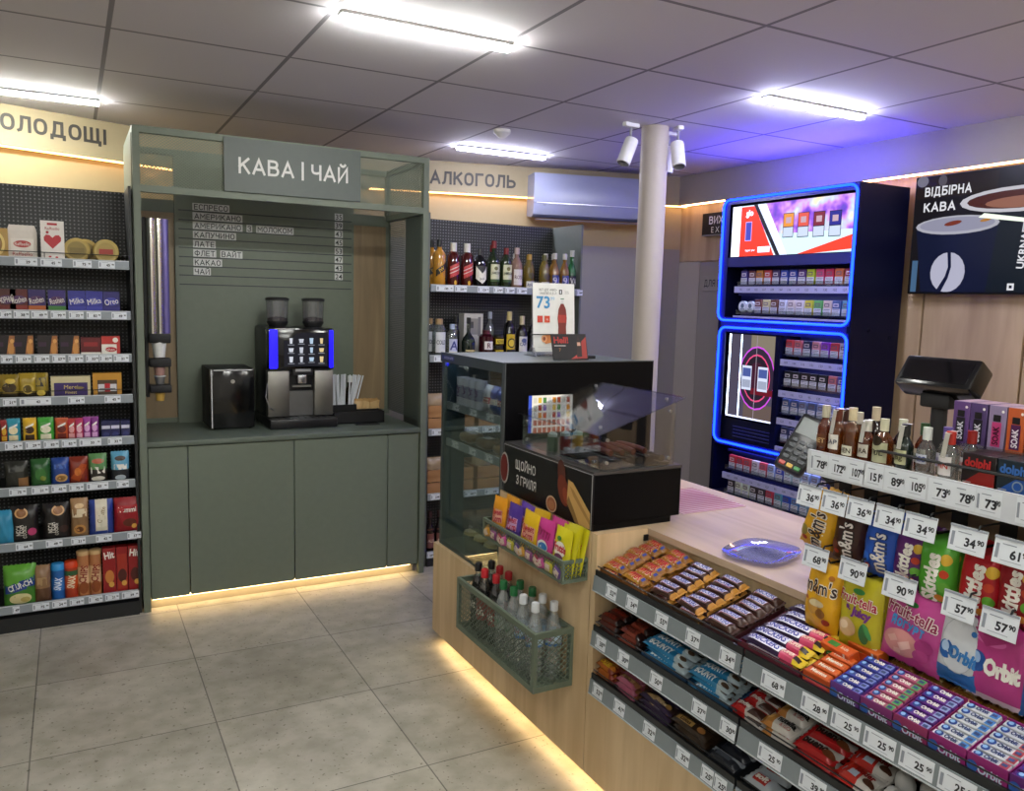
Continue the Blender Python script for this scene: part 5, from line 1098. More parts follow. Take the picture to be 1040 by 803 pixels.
def lay(proto_mb, name, lab, cat, y, rows, z, x0, dx, layers, T, grp, where, first_row_only_top=False):
    """rows of bars from the front (x0) backwards, several layers high"""
    proto = proto_mb.build(name); n = 0
    for l in range(layers):
        for r in range(rows):
            o = proto if n == 0 else dup(proto)
            n += 1
            o.location = (x0+dx*r+rnd.uniform(-.002, .002), y+rnd.uniform(-.006, .006), z+.35*T+T*.92*l+.001+rnd.uniform(0, .001))
            o.rotation_euler = (rnd.uniform(-.10, .10), rnd.uniform(-.04, .04), -PI/2+rnd.uniform(-.10, .10))
            tag(o, lab+', '+where+', '+('front row' if r == 0 else 'back row' if r == rows-1 else ORD[r]+' row')+(', upper layer' if layers > 1 and l == layers-1 else ', middle layer' if 0 < l < layers-1 else ', lower layer' if layers > 1 else ''), cat, grp)
def carton(y0, y1, x0, x1, z, h, col, label, txt=None, tc=W_, deco=()):
    b = MB(); m = P(col); w = .002
    b.box(x0, x1, y0, y1, z, z+.004, m); b.box(x0, x0+w, y0, y1, z+.004, z+h, m); b.box(x1-w, x1, y0, y1, z+.004, z+h, m)
    b.box(x0+w, x1-w, y0, y0+w, z+.004, z+h*.9, m); b.box(x0+w, x1-w, y1-w, y1, z+.004, z+h*.9, m)
    fn = flat((x0-.0001, (y0+y1)/2, z+h/2), *YF)
    b.deco(fn, list(deco)+([('T', txt, h*.3, (y1-y0)*.08, 0, tc, dict(bold=.03, fit=(y1-y0)*.8))] if txt else []))
    return tag(b.build('display_carton'), label, 'carton')
BEFORE = set(o.name for o in COL.objects if not o.parent)
TOPS, MIDS, LOWS = 'top candy shelf', 'middle candy shelf', 'bottom candy shelf'
# wrappers
GOLD, BRN, DBR = P('#b07a28'), P('#3a211a'), P('#26150f')
def twix(seed): return bar(.108, .033, .021, lambda u, v: P('#b5802c') if u < .8 else P('#8a5a1e'), [('R', -.047, -.04, -.016, .016, P('#5a3015'), 3), ('T', 'TWIX', .025, -.006, .001, P('#e0d6c8'), dict(bold=.05, fit=.077, rot=-3)), ('T', 'TWIX', .0235, -.006, .001, P('#b00c22'), dict(bold=.035, fit=.074, rot=-3)), ('R', .034, .042, -.008, .006, P('#2a3a8a'), 2)], seed)
def snick(seed, L=.105, W=.030, endc='#b07a2c'):
    return bar(L, W, .021, lambda u, v: P(endc) if u > .84 else BRN, [('P', [(-L*.4, -W*.28), (L*.27, -W*.28), (L*.31, W*.3), (-L*.36, W*.3)], P('#8e2a3a')), ('P', [(-L*.39, -W*.24), (L*.265, -W*.24), (L*.3, W*.26), (-L*.355, W*.26)], P('#cfcbd8')), ('T', 'SNICKERS', W*.42, -L*.045, .0005, P('#27348c'), dict(bold=.03, fit=L*.62))], seed)
def snick_big(seed):
    L, W = .19, .032
    return bar(L, W, .02, lambda u, v: (P('#d8b82c') if u > .86 else P('#c9486a') if u > .64 else P('#2a1a3a')), [('P', [(-L*.46, -W*.34), (L*.13, -W*.34), (L*.16, W*.36), (-L*.43, W*.36)], P('#dcdae6')), ('T', 'SNICKERS', W*.5, -L*.145, .0005, P('#2a2f96'), dict(bold=.03, fit=L*.50)), ('T', 'SUPER', W*.3, L*.25, 0, P('#e8c8b0'), dict(bold=.04, fit=L*.2)), ('R', L*.36, L*.45, -W*.3, W*.1, P('#2a1a1a'), 2)], seed)
zt = TZ[0]
SL = [(2.038, twix, 'TWIX', 'gold red-lettered wafer bar'), (1.918, twix, '', 'gold red-lettered wafer bar'), (1.792, snick, '', 'brown gold-ended nougat bar'), (1.672, snick, '', 'brown gold-ended nougat bar')]
names = ['stack nearest the baskets', 'second stack from the baskets', 'third stack from the baskets', 'fourth stack from the baskets']
for k, (y, fnb, s, lb) in enumerate(SL):
    carton(y-.056, y+.056, 1.474, 1.655, zt, .026, '#3a2412' if k > 1 else '#7a4a1e', 'open brown display carton on the top candy shelf, '+names[k])
    lay(fnb(200+k), 'candy_bar', lb, 'candy bar', y, 6, zt+.006, 1.492, .032 if fnb is twix else .0305, 2, .021, 'bars on the top candy shelf', 'top shelf, '+names[k])
carton(1.492, 1.604, 1.474, 1.655, zt, .026, '#3a1a1e', 'open dark display carton under the fifth stack of bars on the top candy shelf')
lay(snick(210, .105, .031, '#3a211a'), 'candy_bar', 'dark brown nougat bar', 'candy bar', 1.548, 6, zt+.006, 1.492, .031, 2, .018, 'bars on the top candy shelf', 'top shelf, fifth stack')
carton(1.272, 1.474, 1.474, 1.665, zt, .028, '#5a1a2a', 'long open display carton under the large yellow ended nougat bars')
lay(snick_big(211), 'candy_bar', 'large nougat bar with white panel and yellow end', 'candy bar', 1.373, 6, zt+.006, 1.493, .0325, 2, .020, 'large bars on the top candy shelf', 'top shelf')
# chewy sweets in boxes
carton(1.186, 1.262, 1.474, 1.60, zt, .04, '#b8481c', 'open orange display carton of chewing sweets on the top candy shelf', None, W_, [('R', -.038, .038, -.02, -.004, P('#5a2a6a'), 1)])
for r in range(4):
    for c in range(2):
        o = MB(); o.rbox(-.033, .033, -.011, .011, 0, .018, P('#c85a24' if c else '#c84a5a'), .003, 1); o.deco(lambda x, y, l: Vector((x, y, .018+l)), [('T', 'Mentos', .010, 0, 0, W_, dict(fit=.05, bold=.03))])
        tag(o.build('sweet_roll', loc=(1.488+.0255*r, 1.224, zt+.005+.0185*c), rz=-PI/2), ('red' if not c else 'orange')+' chewing sweet roll, '+ORD[r]+' from the front, in the orange carton', 'sweets', 'chewing sweet rolls in the orange carton')
for k, (x, y, c) in enumerate(((1.585, 1.245, '#c8501c'), (1.625, 1.20, '#c2581c'))):
    o = MB(); o.rbox(-.045, .045, -.016, .016, 0, .05, P(c), .002, 1)
    o.deco(flat((0, -.0161, .025), *XF), [('E', -.01, 0, .02, .014, P('#2f7a3a')), ('T', 'TIC', .012, -.01, 0, W_, dict(fit=.03)), ('R', .028, .034, -.025, .025, W_, 1)])
    o.deco(lambda xx, yy_, l: Vector((xx, yy_, .05+l)), [('R', -.03, .0, -.008, .008, P('#2f7a3a'), 1), ('T', 'kids', .01, .02, 0, W_, dict(fit=.03))])
    tag(o.build('sweets_box', loc=(x, y, zt+.002), rz=-PI/2-.1), 'orange sweets box with green oval, '+('nearer the long bars', 'nearer the gum cartons')[k], 'box', 'orange sweets boxes')
# gum
def gum(c, tip, seed):
    L, W, T = .072, .0185, .011
    b = MB(); b.rbox(-L/2, L/2, -W/2+.0005, W/2-.0005, 0, T, P(c), .002, 1)
    b.deco(lambda x, y, l: Vector((x, y, T+l)), [('R', L*.26, L*.48, -W*.44, W*.44, P(tip), 1), ('E', -L*.32, 0, W*.44, W*.44, P('#1e3f8a')), ('E', -L*.335, W*.08, W*.25, W*.25, P('#8fb4e0')), ('T', 'Orbit', W*.5, L*.02, 0, W_ if c not in ('#d3d6da', '#c9ccd4') else P('#2a3a6a'), dict(bold=.05, fit=L*.36)), ('R', L*.30, L*.44, -W*.25, W*.15, P('#3a4a7a'), 1)])
    return b
GUMS = [(1.146, '#3a3f9a', '#7a86c8', '#5a2a7a', 'blue'), (1.066, '#b35a7a', '#5aa060', '#7a2a6a', 'pink'), (.986, '#5f2a86', '#8f9ac8', '#8a2a5a', 'violet'), (.906, '#d3d6da', '#4a86c8', '#8a1f6a', 'white and blue'), (.826, '#c9ccd4', '#b04a54', '#8a1f6a', 'white and red'), (.746, '#5a2478', '#9aa6d0', '#5a1a6a', 'deep violet'), (.666, '#8a2a7a', '#b0b8d8', '#6a1a6a', 'magenta')]
for gi, (y, c, tip, cc, nm) in enumerate(GUMS):
    carton(y-.0385, y+.0385, 1.474, 1.60, zt, .046, cc, 'open display carton of '+nm+' gum sticks on the top candy shelf', 'Orbit', P('#c9d4ea'), [('E', -.028, 0, .011, .011, P('#2a5aa8'))])
    pr = None
    for r in range(6):
        for l in range(2):
            if l == 0 and r > 0: continue
            if pr is None: pr = o = gum(c, tip, gi).build('gum_pack')
            else: o = dup(pr)
            alt = (r >= 3 and gi in (1, 4))
            o.location = (1.4865+.0198*r, y+rnd.uniform(-.001, .001), zt+.018+.0145*l+.001*r); o.rotation_euler = (rnd.uniform(-.03, .03), rnd.uniform(-.03, .03), -PI/2+rnd.uniform(-.03, .03))
            tag(o, nm+' gum stick pack, '+ORD[r]+' row from the front'+(', lower layer' if l == 0 else '')+', top candy shelf', 'gum', 'gum packs on the top candy shelf')
for k in range(9):
    y = 1.13-.075*k
    for r in range(2):
        o = bar(.072, .02, .016, lambda u, v, c=('#8a5a22' if k < 5 else '#4a1430'): P(c), [('T', 'HALLS', .012, 0, 0, P('#d8b878'), dict(fit=.05, bold=.03))], 300+k) if r == 0 else None
        if r == 0: pr = o = o.build('lozenge_stick')
        else: o = dup(pr)
        o.location = (1.625+.024*r, y, zt+.014+.001); o.rotation_euler = (0, 0, -PI/2+rnd.uniform(-.05, .05))
        tag(o, ('gold brown' if k < 5 else 'dark plum')+' lozenge stick behind the gum, '+ORD[k]+' from the orange boxes, '+('front row', 'back row')[r], 'lozenges', 'lozenge sticks behind the gum')
# middle shelf
zm = TZ[1]
dark = lambda u, v: P('#4a1d16') if .12 < u < .88 else P('#1d1110')
lay(bar(.105, .032, .02, dark, [('R', -.035, .035, -.009, .009, P('#5c2418'), 4), ('T', 'MARS', .016, 0, 0, P('#8a2a1c'), dict(fit=.055, bold=.04))], 220), 'candy_bar', 'dark maroon chocolate bar', 'candy bar', 2.045, 6, zm+.004, 1.492, .0315, 3, .018, 'dark bars on the middle candy shelf', 'middle shelf, stack nearest the baskets')
lay(bar(.105, .032, .02, lambda u, v: P('#7a3424') if u < .8 else P('#2a1512'), [('T', 'NUTS', .018, -.01, 0, P('#4a1610'), dict(fit=.055, bold=.04)), ('R', -.046, -.04, -.012, .012, P('#1d1110'), 2)], 221), 'candy_bar', 'rust brown chocolate bar', 'candy bar', 1.928, 6, zm+.004, 1.492, .0315, 3, .018, 'dark bars on the middle candy shelf', 'second stack on middle shelf')
def bounty(L, seed): return bar(L, .031, .019, lambda u, v: P('#9fb0b8') if u > .74 else (P('#1f78a8') if v < .75 else P('#3a92bc')), [('T', 'BOUNTY', .019, -L*.12, .0, P('#dfe8ec'), dict(fit=L*.5, bold=.045)), ('E', L*.3, 0, .014, .010, P('#c9d4d4')), ('E', L*.36, -.002, .012, .007, P('#4a3a2c'))], seed)
carton(1.66, 1.862, 1.474, 1.665, zm, .022, '#1a3a5a', 'long open blue display carton on the middle candy shelf')
lay(bounty(.19, 222), 'candy_bar', 'long pale blue coconut bar', 'candy bar', 1.761, 6, zm+.006, 1.493, .0315, 3, .019, 'coconut bars on the middle candy shelf', 'middle shelf')
carton(1.494, 1.652, 1.474, 1.665, zm, .022, '#1c4668', 'shorter open blue display carton on the middle candy shelf')
lay(bounty(.145, 223), 'candy_bar', 'short pale blue coconut bar', 'candy bar', 1.573, 6, zm+.006, 1.493, .0315, 3, .019, 'coconut bars on the middle candy shelf', 'middle shelf')
lay(bar(.11, .032, .02, lambda u, v: P('#a81c1e') if u < .45 or v > .7 else P('#b9b4b0'), [('P', [(.0, -.014), (.045, -.014), (.045, .008), (.012, .004)], P('#3a2018')), ('T', 'kinder', .014, -.02, .004, W_, dict(fit=.05, bold=.04))], 224), 'candy_bar', 'red and white milk chocolate bar', 'candy bar', 1.43, 6, zm+.004, 1.492, .0315, 2, .018, 'red milk bars on the middle candy shelf', 'middle shelf')
for k in range(3):
    for r in range(2):
        o = bar(.10, .045, .024, lambda u, v: P('#c9c4bd') if u > .38 else P('#b5793a'), [('E', -.035, 0, .02, .018, P('#b8823e')), ('E', -.033, .002, .012, .01, P('#d8a860')), ('T', 'nutella', .016, .015, .006, P('#1c1a1a'), dict(fit=.05, bold=.04)), ('T', '& GO', .009, .02, -.010, P('#a82a2a'), dict(fit=.03))], 230+k).build('biscuit_bar', loc=(1.50+.047*k, 1.335-.0*r, zm+.010+.022*r))
        o.rotation_euler = (0, 0, -PI/2+rnd.uniform(-.08, .08)); tag(o, 'cream wrapped wafer roll with brown biscuit end, '+('front row', 'middle row', 'back row')[k]+', '+('lower layer', 'upper layer')[r], 'candy bar', 'wafer rolls on the middle candy shelf')
lay(bar(.115, .042, .02, lambda u, v: P('#a51a1c') if v < .5 or u < .15 else P('#b9b5b2'), [('T', 'bueno', .02, -.005, .004, P('#2a1a18'), dict(fit=.07, bold=.05)), ('E', .035, -.004, .016, .009, P('#6a3a20'))], 240), 'candy_bar', 'red and grey wafer bar with black letters', 'candy bar', 1.225, 4, zm+.004, 1.498, .044, 2, .02, 'wafer bars on the middle candy shelf', 'middle shelf')
lay(bar(.10, .05, .016, lambda u, v: P('#b8281c') if u < .55 else P('#c4bfb8'), [('R', -.04, .0, -.014, .002, P('#b9c8d8'), 2), ('T', 'kinder', .014, .01, .008, P('#8a1a1a'), dict(fit=.05, bold=.04)), ('E', .03, -.008, .014, .008, P('#4a2a1c'))], 241), 'candy_bar', 'flat red and white milk chocolate pack', 'candy bar', 1.112, 3, zm+.004, 1.502, .052, 2, .016, 'flat milk packs on the middle candy shelf', 'middle shelf')
eg = MB(); eg.lathe([(.0001, 0), (.011, .002), (.018, .010), (.0215, .022), (.020, .036), (.014, .049), (.007, .056), (.0001, .058)], [P('#a8481c')]*2+[P('#c4c4c2')]*5, seg=20)
fe = lambda x, y, l: Vector(((.0217+l)*math.sin(x/.0217), -(.0217+l)*math.cos(x/.0217), .022+y)); eg.deco(fe, [('T', 'kinder', .007, 0, -.004, P('#a82a1c'), dict(fit=.026, bold=.04))], .0002)
e0 = eg.build('chocolate_egg'); n = 0
for r in range(3):
    for c in range(6):
        o = e0 if n == 0 else dup(e0); n += 1
        o.location = (1.502+.048*r+(.012 if c % 2 else 0), 1.028-.046*c, zm+.002); o.rotation_euler = (rnd.uniform(-.15, .15), rnd.uniform(-.15, .15), -PI/2+rnd.uniform(-.5, .5))
        tag(o, 'white chocolate egg with orange foot, '+ORD[c]+' from the flat milk packs, '+('front row', 'middle row', 'back row')[r], 'egg', 'chocolate eggs on the middle candy shelf')
for k in range(3):
    o = MB(); o.lathe([(.0001, 0), (.028, 0), (.03, .02), (.022, .05), (.0001, .055)], P('#2a4a2a'), seg=14); o.deco(lambda x, y, l: Vector(((.031+l)*math.sin(x/.031), -(.031+l)*math.cos(x/.031), .018+y)), [('E', 0, 0, .012, .01, P('#b8a02c'))])
    tag(o.build('foil_egg', loc=(1.51, .742-.066*k, zm+.002)), 'dark green foil egg after the white eggs, '+ORD[k]+' in the row', 'egg', 'dark foil eggs on the middle candy shelf')
# bottom shelf
zl = TZ[2]
lay(bar(.10, .033, .019, lambda u, v: P('#a85a1c') if u < .7 else P('#7a2a18'), [('T', 'ROLLER', .016, -.008, .0, P('#d8b02c'), dict(fit=.062, bold=.06)), ('E', .03, 0, .012, .009, P('#c97a2c'))], 250), 'candy_bar', 'orange and brown bar with yellow letters', 'candy bar', 2.05, 5, zl+.003, 1.494, .034, 3, .019, 'bars on the bottom candy shelf', 'first stack on bottom shelf')
lay(bar(.10, .033, .018, lambda u, v: P('#8a5a3a') if v > .4 else P('#a0526a'), [('R', -.03, .03, -.006, .006, P('#b08a5a'), 3), ('T', 'Lion', .012, 0, 0, P('#5a2a2a'), dict(fit=.04, bold=.04))], 251), 'candy_bar', 'tan and rose wafer bar', 'candy bar', 1.943, 5, zl+.003, 1.494, .034, 3, .018, 'bars on the bottom candy shelf', 'second stack on bottom shelf')
lay(bar(.145, .034, .018, lambda u, v: P('#2a1c18') if v > .35 else P('#2a1c3a'), [('P', [(-.05, -.006), (-.01, .010), (.03, .006), (-.01, -.010)], P('#a5885a')), ('T', 'Roshen', .012, .02, 0, P('#c9b08a'), dict(fit=.06, bold=.04)), ('E', .05, 0, .01, .008, P('#8a6a3a'))], 252), 'candy_bar', 'dark bar with cream swirl', 'candy bar', 1.80, 5, zl+.003, 1.494, .035, 3, .018, 'bars on the bottom candy shelf', 'third stack on bottom shelf')
lay(bar(.14, .034, .018, lambda u, v: P('#2e2014'), [('R', -.055, .01, -.008, .008, P('#a5854a'), 4), ('T', 'Lukas', .012, -.02, 0, P('#4a3018'), dict(fit=.05, bold=.04)), ('E', .04, 0, .014, .009, P('#9a6a3a'))], 253), 'candy_bar', 'dark brown bar with gold panel', 'candy bar', 1.645, 5, zl+.003, 1.494, .035, 3, .018, 'bars on the bottom candy shelf', 'fourth stack on bottom shelf')
lay(bar(.11, .04, .02, lambda u, v: P('#23262e') if v < .7 else P('#8f969e'), [('R', -.03, .02, -.004, .01, P('#4a505a'), 2)], 254), 'candy_bar', 'black and silver snack bar', 'candy bar', 1.512, 4, zl+.003, 1.498, .042, 1, .02, 'bars on the bottom candy shelf', 'fifth stack on bottom shelf')
for k, (y, c, q, nm, s) in enumerate(((1.385, '#a8b0b8', '#a82a24', 'silver and red', 'soft'), (1.27, '#2a1d20', '#b8b0b0', 'black and white', 'OREO'), (1.165, '#1f5a9a', '#5a9ad0', 'bright blue', 'choco'), (1.06, '#7a1418', '#9c2226', 'crimson', 'cherry'))):
    lay(bar(.10, .05, .028, lambda u, v, a=P(c), w=P(q): w if .25 < u < .7 and .2 < v < .7 else a, [('T', s, .016, 0, 0, W_, dict(fit=.06, bold=.05))], 260+k), 'snack_pack', nm+' small snack pack', 'snack', y, 3, zl+.003, 1.504, .052, 1, .028, 'snack packs on the bottom candy shelf', 'bottom shelf')

# the three shelves slope up towards the back, and everything on them with them
SLOPE = .30
def slant(o):
    for v in o.data.vertices:
        if v.co.x > CX+.001: v.co.z += SLOPE*(v.co.x-CX)
for o in [c for c in t.children if c.name.startswith('shelf')]: slant(o)
for o in list(COL.objects):
    if o.parent or o.name in BEFORE: continue
    if o.name.startswith('display_carton'): slant(o)
    else:
        o.location.z += SLOPE*(o.location.x-CX); o.rotation_euler.x += math.atan(SLOPE)
# ================================================================== BAG RACK on the counter end
XB = 1.70; ZR = 1.262
t = thing('hook_rack', 'counter rack with wooden back, price rail and wire hooks for sweet bags', 'rack', (0, 0, 0))
DWOOD = wood('rack_back_board', '#6f5947', '#8d745c')
b = MB(); b.box(XB, XB+.015, .45, 1.40, ZC, 1.25, DWOOD); part(b, 'back_board')
b = MB(); b.box(1.606, 1.82, .45, 1.402, 1.25, 1.262, wood('rack_shelf_board', '#8a7462', '#a58d78', (14, 1.3, 14))); part(b, 'top_shelf')
b = MB(); b.box(1.60, 1.606, .45, 1.403, 1.212, 1.272, C('#d0d4da', .4)); rl = part(b, 'price_rail')
for k, (y, p_) in enumerate(((1.366, '78'), (1.313, '172'), (1.262, '107'), (1.212, '151'), (1.158, '89'), (1.107, '105'), (1.05, '73'), (.998, '78'), (.945, '73'), (.865, '89'), (.785, '89'), (.70, '89'))):
    b = MB(); price(b, flat((1.5998, y, 1.243), *YF), 0, 0, .052, .05, p_, '90' if k != 9 else '', k in (0, 8, 9)); b.build('price_tag', rl)
b = MB(); b.tube([(1.612, 1.218, 1.262), (1.608, 1.218, 1.30), (1.608, 1.20, 1.302), (1.608, .46, 1.302)], .0035, BLACKM, 8); part(b, 'guard_wire')
HOOKS = [(1.385, 1.158, '36', .07), (1.310, 1.158, '36', .07), (1.236, 1.158, '36', .07), (1.160, 1.158, '34', .07), (1.083, 1.158, '34', .074), (.977, 1.158, '34', .078), (.886, 1.158, '61', .074), (.80, 1.158, '61', .074),
         (1.352, 1.010, '68', .074), (1.243, 1.010, '90', .074), (1.120, 1.010, '90', .08), (.982, 1.016, '57', .07), (.898, 1.010, '57', .074), (.80, 1.01, '57', .074)]
for y, z, p_, w in HOOKS:
    yo = y-.02
    b = MB(); b.tube([(XB, yo, z-.012), (1.625, yo, z-.012), (1.618, yo, z-.004)], .0028, BLACKM, 6); b.tube([(XB, yo, z+.033), (1.60, yo, z+.033), (1.596, yo, z+.025)], .0024, BLACKM, 6); b.box(XB-.003, XB, yo-.018, yo+.018, z-.02, z+.04, BLACKM); hk = part(b, 'hook')
    b = MB(); Rt = Matrix.Rotation(.16, 3, 'Y'); b.box(-.0006, .0006, -w/2, w/2, -.027, .027, TAGW, R=Rt, at=(1.594, y, z)); f0 = flat((-.0007, 0, 0), *YF)
    fnt = lambda xx, yv, l: Rt @ f0(xx, yv, l)+Vector((1.594, y, z))
    price(b, fnt, 0, -.002, w-.003, .048, p_); b.deco(fnt, [('R', -w/2, w/2, .022, .027, C('#9aa0a8', .2), 1)], .002); b.build('price_tag', hk)
def hang(name, mb, label, y, z, x, tilt, grp):
    o = mb.build(name, loc=(x, y, z)); o.rotation_euler = (-.06, tilt, -PI/2); tag(o, label, 'bag', grp); return o
def mm(c, w, h, seed, big=False):
    cm = P(c); dk = P('#4a2a18') if c == '#d8a21c' else W_
    a = w*.9
    if big: sp = [('T', "m&m's", h*.19, 0, h*.17, P('#e4ded0'), dict(bold=.055, fit=w*.86)), ('T', "m&m's", h*.18, 0, h*.17, P('#35201a'), dict(bold=.015, fit=w*.84)), ('E', -.01, -h*.12, .016, .02, P('#b98a3a')), ('E', .012, -h*.2, .014, .012, P('#8a5a22')), ('E', .0, -h*.07, .02, .009, P('#c8b890')), ('E', .028, -h*.3, .010, .008, P('#8a2a1c')), ('E', -.03, -h*.02, .006, .005, P('#a8481c')), ('E', .03, h*.34, .008, .006, P('#a8641c'))]
    else: sp = [('T', "m&m's", w*.42, .004, -.014, P('#e4ded0') if c == '#d8a21c' else P('#1c0e0a') if c == '#3a1d18' else P('#16306a'), dict(bold=.07, fit=h*.66, rot=94)), ('T', "m&m's", w*.39, .004, -.014, P('#35201a') if c == '#d8a21c' else P('#dcd6d0'), dict(bold=.02, fit=h*.63, rot=94)), ('E', -w*.3, -h*.22, w*.14, h*.1, P('#8a7a3a' if c == '#d8a21c' else '#6a3a2c' if c == '#3a1d18' else '#2a66c8')), ('E', -w*.22, -h*.34, w*.08, h*.04, P('#a83a2a'))]
    return pbag(w*.95, h, .046, lambda u, v: cm, sp, seed)
def sk(c, w, h, seed): return pbag(w*.94, h, .046, lambda u, v: P(c), [('T', 'Skittles', w*.34, -.004, -.012, W_, dict(bold=.045, fit=h*.68, rot=86)), ('E', w*.3, h*.2, w*.12, h*.08, P('#c8a02c')), ('E', w*.28, .0, w*.1, h*.06, P('#b8381c')), ('E', w*.3, -h*.18, w*.12, h*.07, P('#5a9a2c')), ('E', w*.2, -h*.34, w*.14, h*.05, P('#c87a1c'))], seed)
H1 = 'small sweet bags on the upper hooks'
row1 = [(mm('#d8a21c', .098, .145, 400), 1.392, .26, 'yellow chocolate bean bag'), (mm('#3a1d18', .088, .14, 401), 1.295, .08, 'dark brown chocolate bean bag'), (mm('#1f4fae', .092, .145, 402), 1.20, .03, 'bright blue chocolate bean bag'),
        (sk('#5a1f66', .082, .135, 403), 1.128, .03, 'purple fruit sweet bag'), (sk('#4a9a2a', .09, .155, 404), 1.055, -.04, 'lime green fruit sweet bag'), (sk('#a81420', .095, .16, 405), .967, .02, 'red fruit sweet bag'), (sk('#8a101c', .085, .155, 406), .885, -.02, 'darker red fruit sweet bag'), (sk('#12424a', .085, .15, 407), .80, 0, 'dark teal sweet bag')]
for k, (mb, y, tl, lb) in enumerate(row1):
    zb = (1.018, 1.012, 1.006, 1.005, .985, .985, 1.0, 1.0)[k]
    o = hang('sweet_bag', mb, lb+', front one on its upper hook', y, zb, 1.632+.004*(k % 2), tl, H1)
    for j in range(2): tag(dup(o, (1.632+.024*(j+1), y-.009*(j+1), zb+.003), (-.03, tl-.05*(j+1), -PI/2+.04)), lb+', '+('second', 'third')[j]+' one behind on its upper hook')
H2 = 'large sweet bags on the lower hooks'
big = [(mm('#d8a21c', .105, .175, 410, True), 1.338, .822, .02, 'tall yellow chocolate bean bag with brown letters'),
       (pbag(.115, .18, .036, lambda u, v: P('#b9ae24') if v > .1 else P('#a89e1c'), [('E', -.0, .055, .016, .007, P('#2f7a3a')), ('T', 'Fruit-tella', .024, 0, .035, W_, dict(bold=.06, fit=.104, rot=-6)), ('T', 'Fruit-tella', .023, 0, .035, P('#a81c3a'), dict(bold=.02, fit=.102, rot=-6)), ('T', '& Juicy', .018, .004, .008, P('#6a2a7a'), dict(bold=.06, fit=.07, rot=-6)), ('E', -.022, -.034, .026, .022, P('#c8a87a')), ('E', -.03, -.03, .012, .01, P('#d8c0a0')), ('E', .026, -.038, .014, .024, P('#2f6a3a')), ('E', .034, -.03, .006, .02, P('#3f8a4a'), 30)], 411), 1.226, .816, -.03, 'yellow fruit chew bag with green dinosaur shape'),
       (pbag(.145, .165, .036, lambda u, v: P('#b8448a'), [('E', -.006, .058, .016, .006, P('#2f7a3a')), ('T', 'Fruit-tella', .026, 0, .036, W_, dict(bold=.06, fit=.125, rot=-7)), ('T', 'Fruit-tella', .025, 0, .036, P('#8a1c4a'), dict(bold=.02, fit=.122, rot=-7)), ('T', 'Йогурт', .02, -.004, .008, P('#3a86c0'), dict(bold=.06, fit=.08, rot=-6)), ('E', -.014, -.034, .045, .03, P('#c98a86')), ('P', [(-.05, -.03), (-.03, -.018), (-.02, -.03), (-.04, -.04)], P('#d8a8a0')), ('P', [(-.02, -.035), (.005, -.022), (.012, -.036), (-.01, -.05)], P('#dcb0a8')), ('P', [(-.03, -.05), (-.01, -.045), (-.012, -.058), (-.03, -.06)], P('#d8a49c')), ('E', .04, -.022, .02, .016, P('#9a2a6e')), ('E', .035, -.045, .018, .014, P('#a8387a'))], 412), 1.095, .838, .05, 'pink fruit chew bag with sweets picture'),
       (pbag(.10, .155, .028, lambda u, v: P('#c9ced2') if v > .22 else P('#2a6aa8'), [('E', 0, .01, .04, .06, P('#b0b8be')), ('E', 0, .01, .038, .058, P('#d0d4d8')), ('E', -.024, -.006, .017, .02, P('#1f5aa0')), ('E', -.027, .0, .009, .011, P('#a8c4e0')), ('T', 'Orbit', .026, .014, -.008, P('#2f74b4'), dict(bold=.05, fit=.062, rot=-8)), ('P', [(-.045, -.075), (.045, -.075), (.045, -.035), (.01, -.055)], P('#2a6ab0')), ('E', .028, .046, .006, .006, P('#2a6ab0'))], 413), .985, .842, .05, 'white gum pouch with blue base'),
       (pbag(.115, .165, .028, lambda u, v: P('#b3387e') if v > .06 else P('#d0b8c4'), [('E', -.034, -.005, .019, .022, P('#1f4f96')), ('E', -.037, .002, .010, .012, P('#9abce0')), ('T', 'Orbit', .03, .016, -.008, W_, dict(bold=.07, fit=.07)), ('E', -.01, .045, .03, .012, P('#c45a96')), ('P', [(-.05, .06), (-.02, .03), (.02, .05), (-.01, .07)], P('#a02a6c'))], 414), .905, .838, 0, 'magenta gum pouch with blue ball'),
       (pbag(.11, .165, .028, lambda u, v: P('#2a5a96'), [('T', 'Orbit', .03, .016, -.008, W_, dict(bold=.07, fit=.07))], 415), .80, .838, 0, 'blue gum pouch')]
for k, (mb, y, zb, tl, lb) in enumerate(big):
    o = hang('sweet_pouch', mb, lb+', front one on its lower hook', y, zb, 1.614, tl, H2)
    for j in range(2): tag(dup(o, (1.614+.022*(j+1), y-.007*(j+1), zb+.002*j), (-.03, tl-.04*(j+1), -PI/2+.03)), lb+', '+('second', 'third')[j]+' one behind on its lower hook')
# miniature bottles
def mini(label, x, y, prof, body, cap, specs, capz=None, strip=False):
    o = bottle('miniature_bottle', label+' on the rack shelf', 'bottle', (x, y, ZR), prof, body, cap, specs, 'miniature bottles on the rack shelf', capz, rz=-PI/2-.1, seg=16)
    if strip:
        b = MB(); H = prof[-1][1]; rn = prof[-1][0]+.004; R0 = max(a for a, _ in prof)+.001
        b.add([(-.006, -rn, H), (.006, -rn, H), (.006, -R0, H*.5), (-.006, -R0, H*.5)], [(0, 1, 2, 3)], P('#a8a49a')); b.add([(-.008, -rn, H), (.008, -rn, H), (.008, rn, H+.004), (-.008, rn, H+.004)], [(0, 1, 2, 3)], P('#d0ccc2')); b.build('tax_strip', o)
    return o
AM = clear('amber_spirit', '#b5652e', .07, .02, .30, '#7a3314'); AM2 = clear('gold_spirit', '#b87a34', .07, .02, .25, '#8a4a18'); DK = clear('dark_spirit', '#3a1a10', .07, .02, .5, '#240f0a'); CL2 = clear('clear_spirit', '#dfe4e4', .12, .02, .06, '#c8cccc')
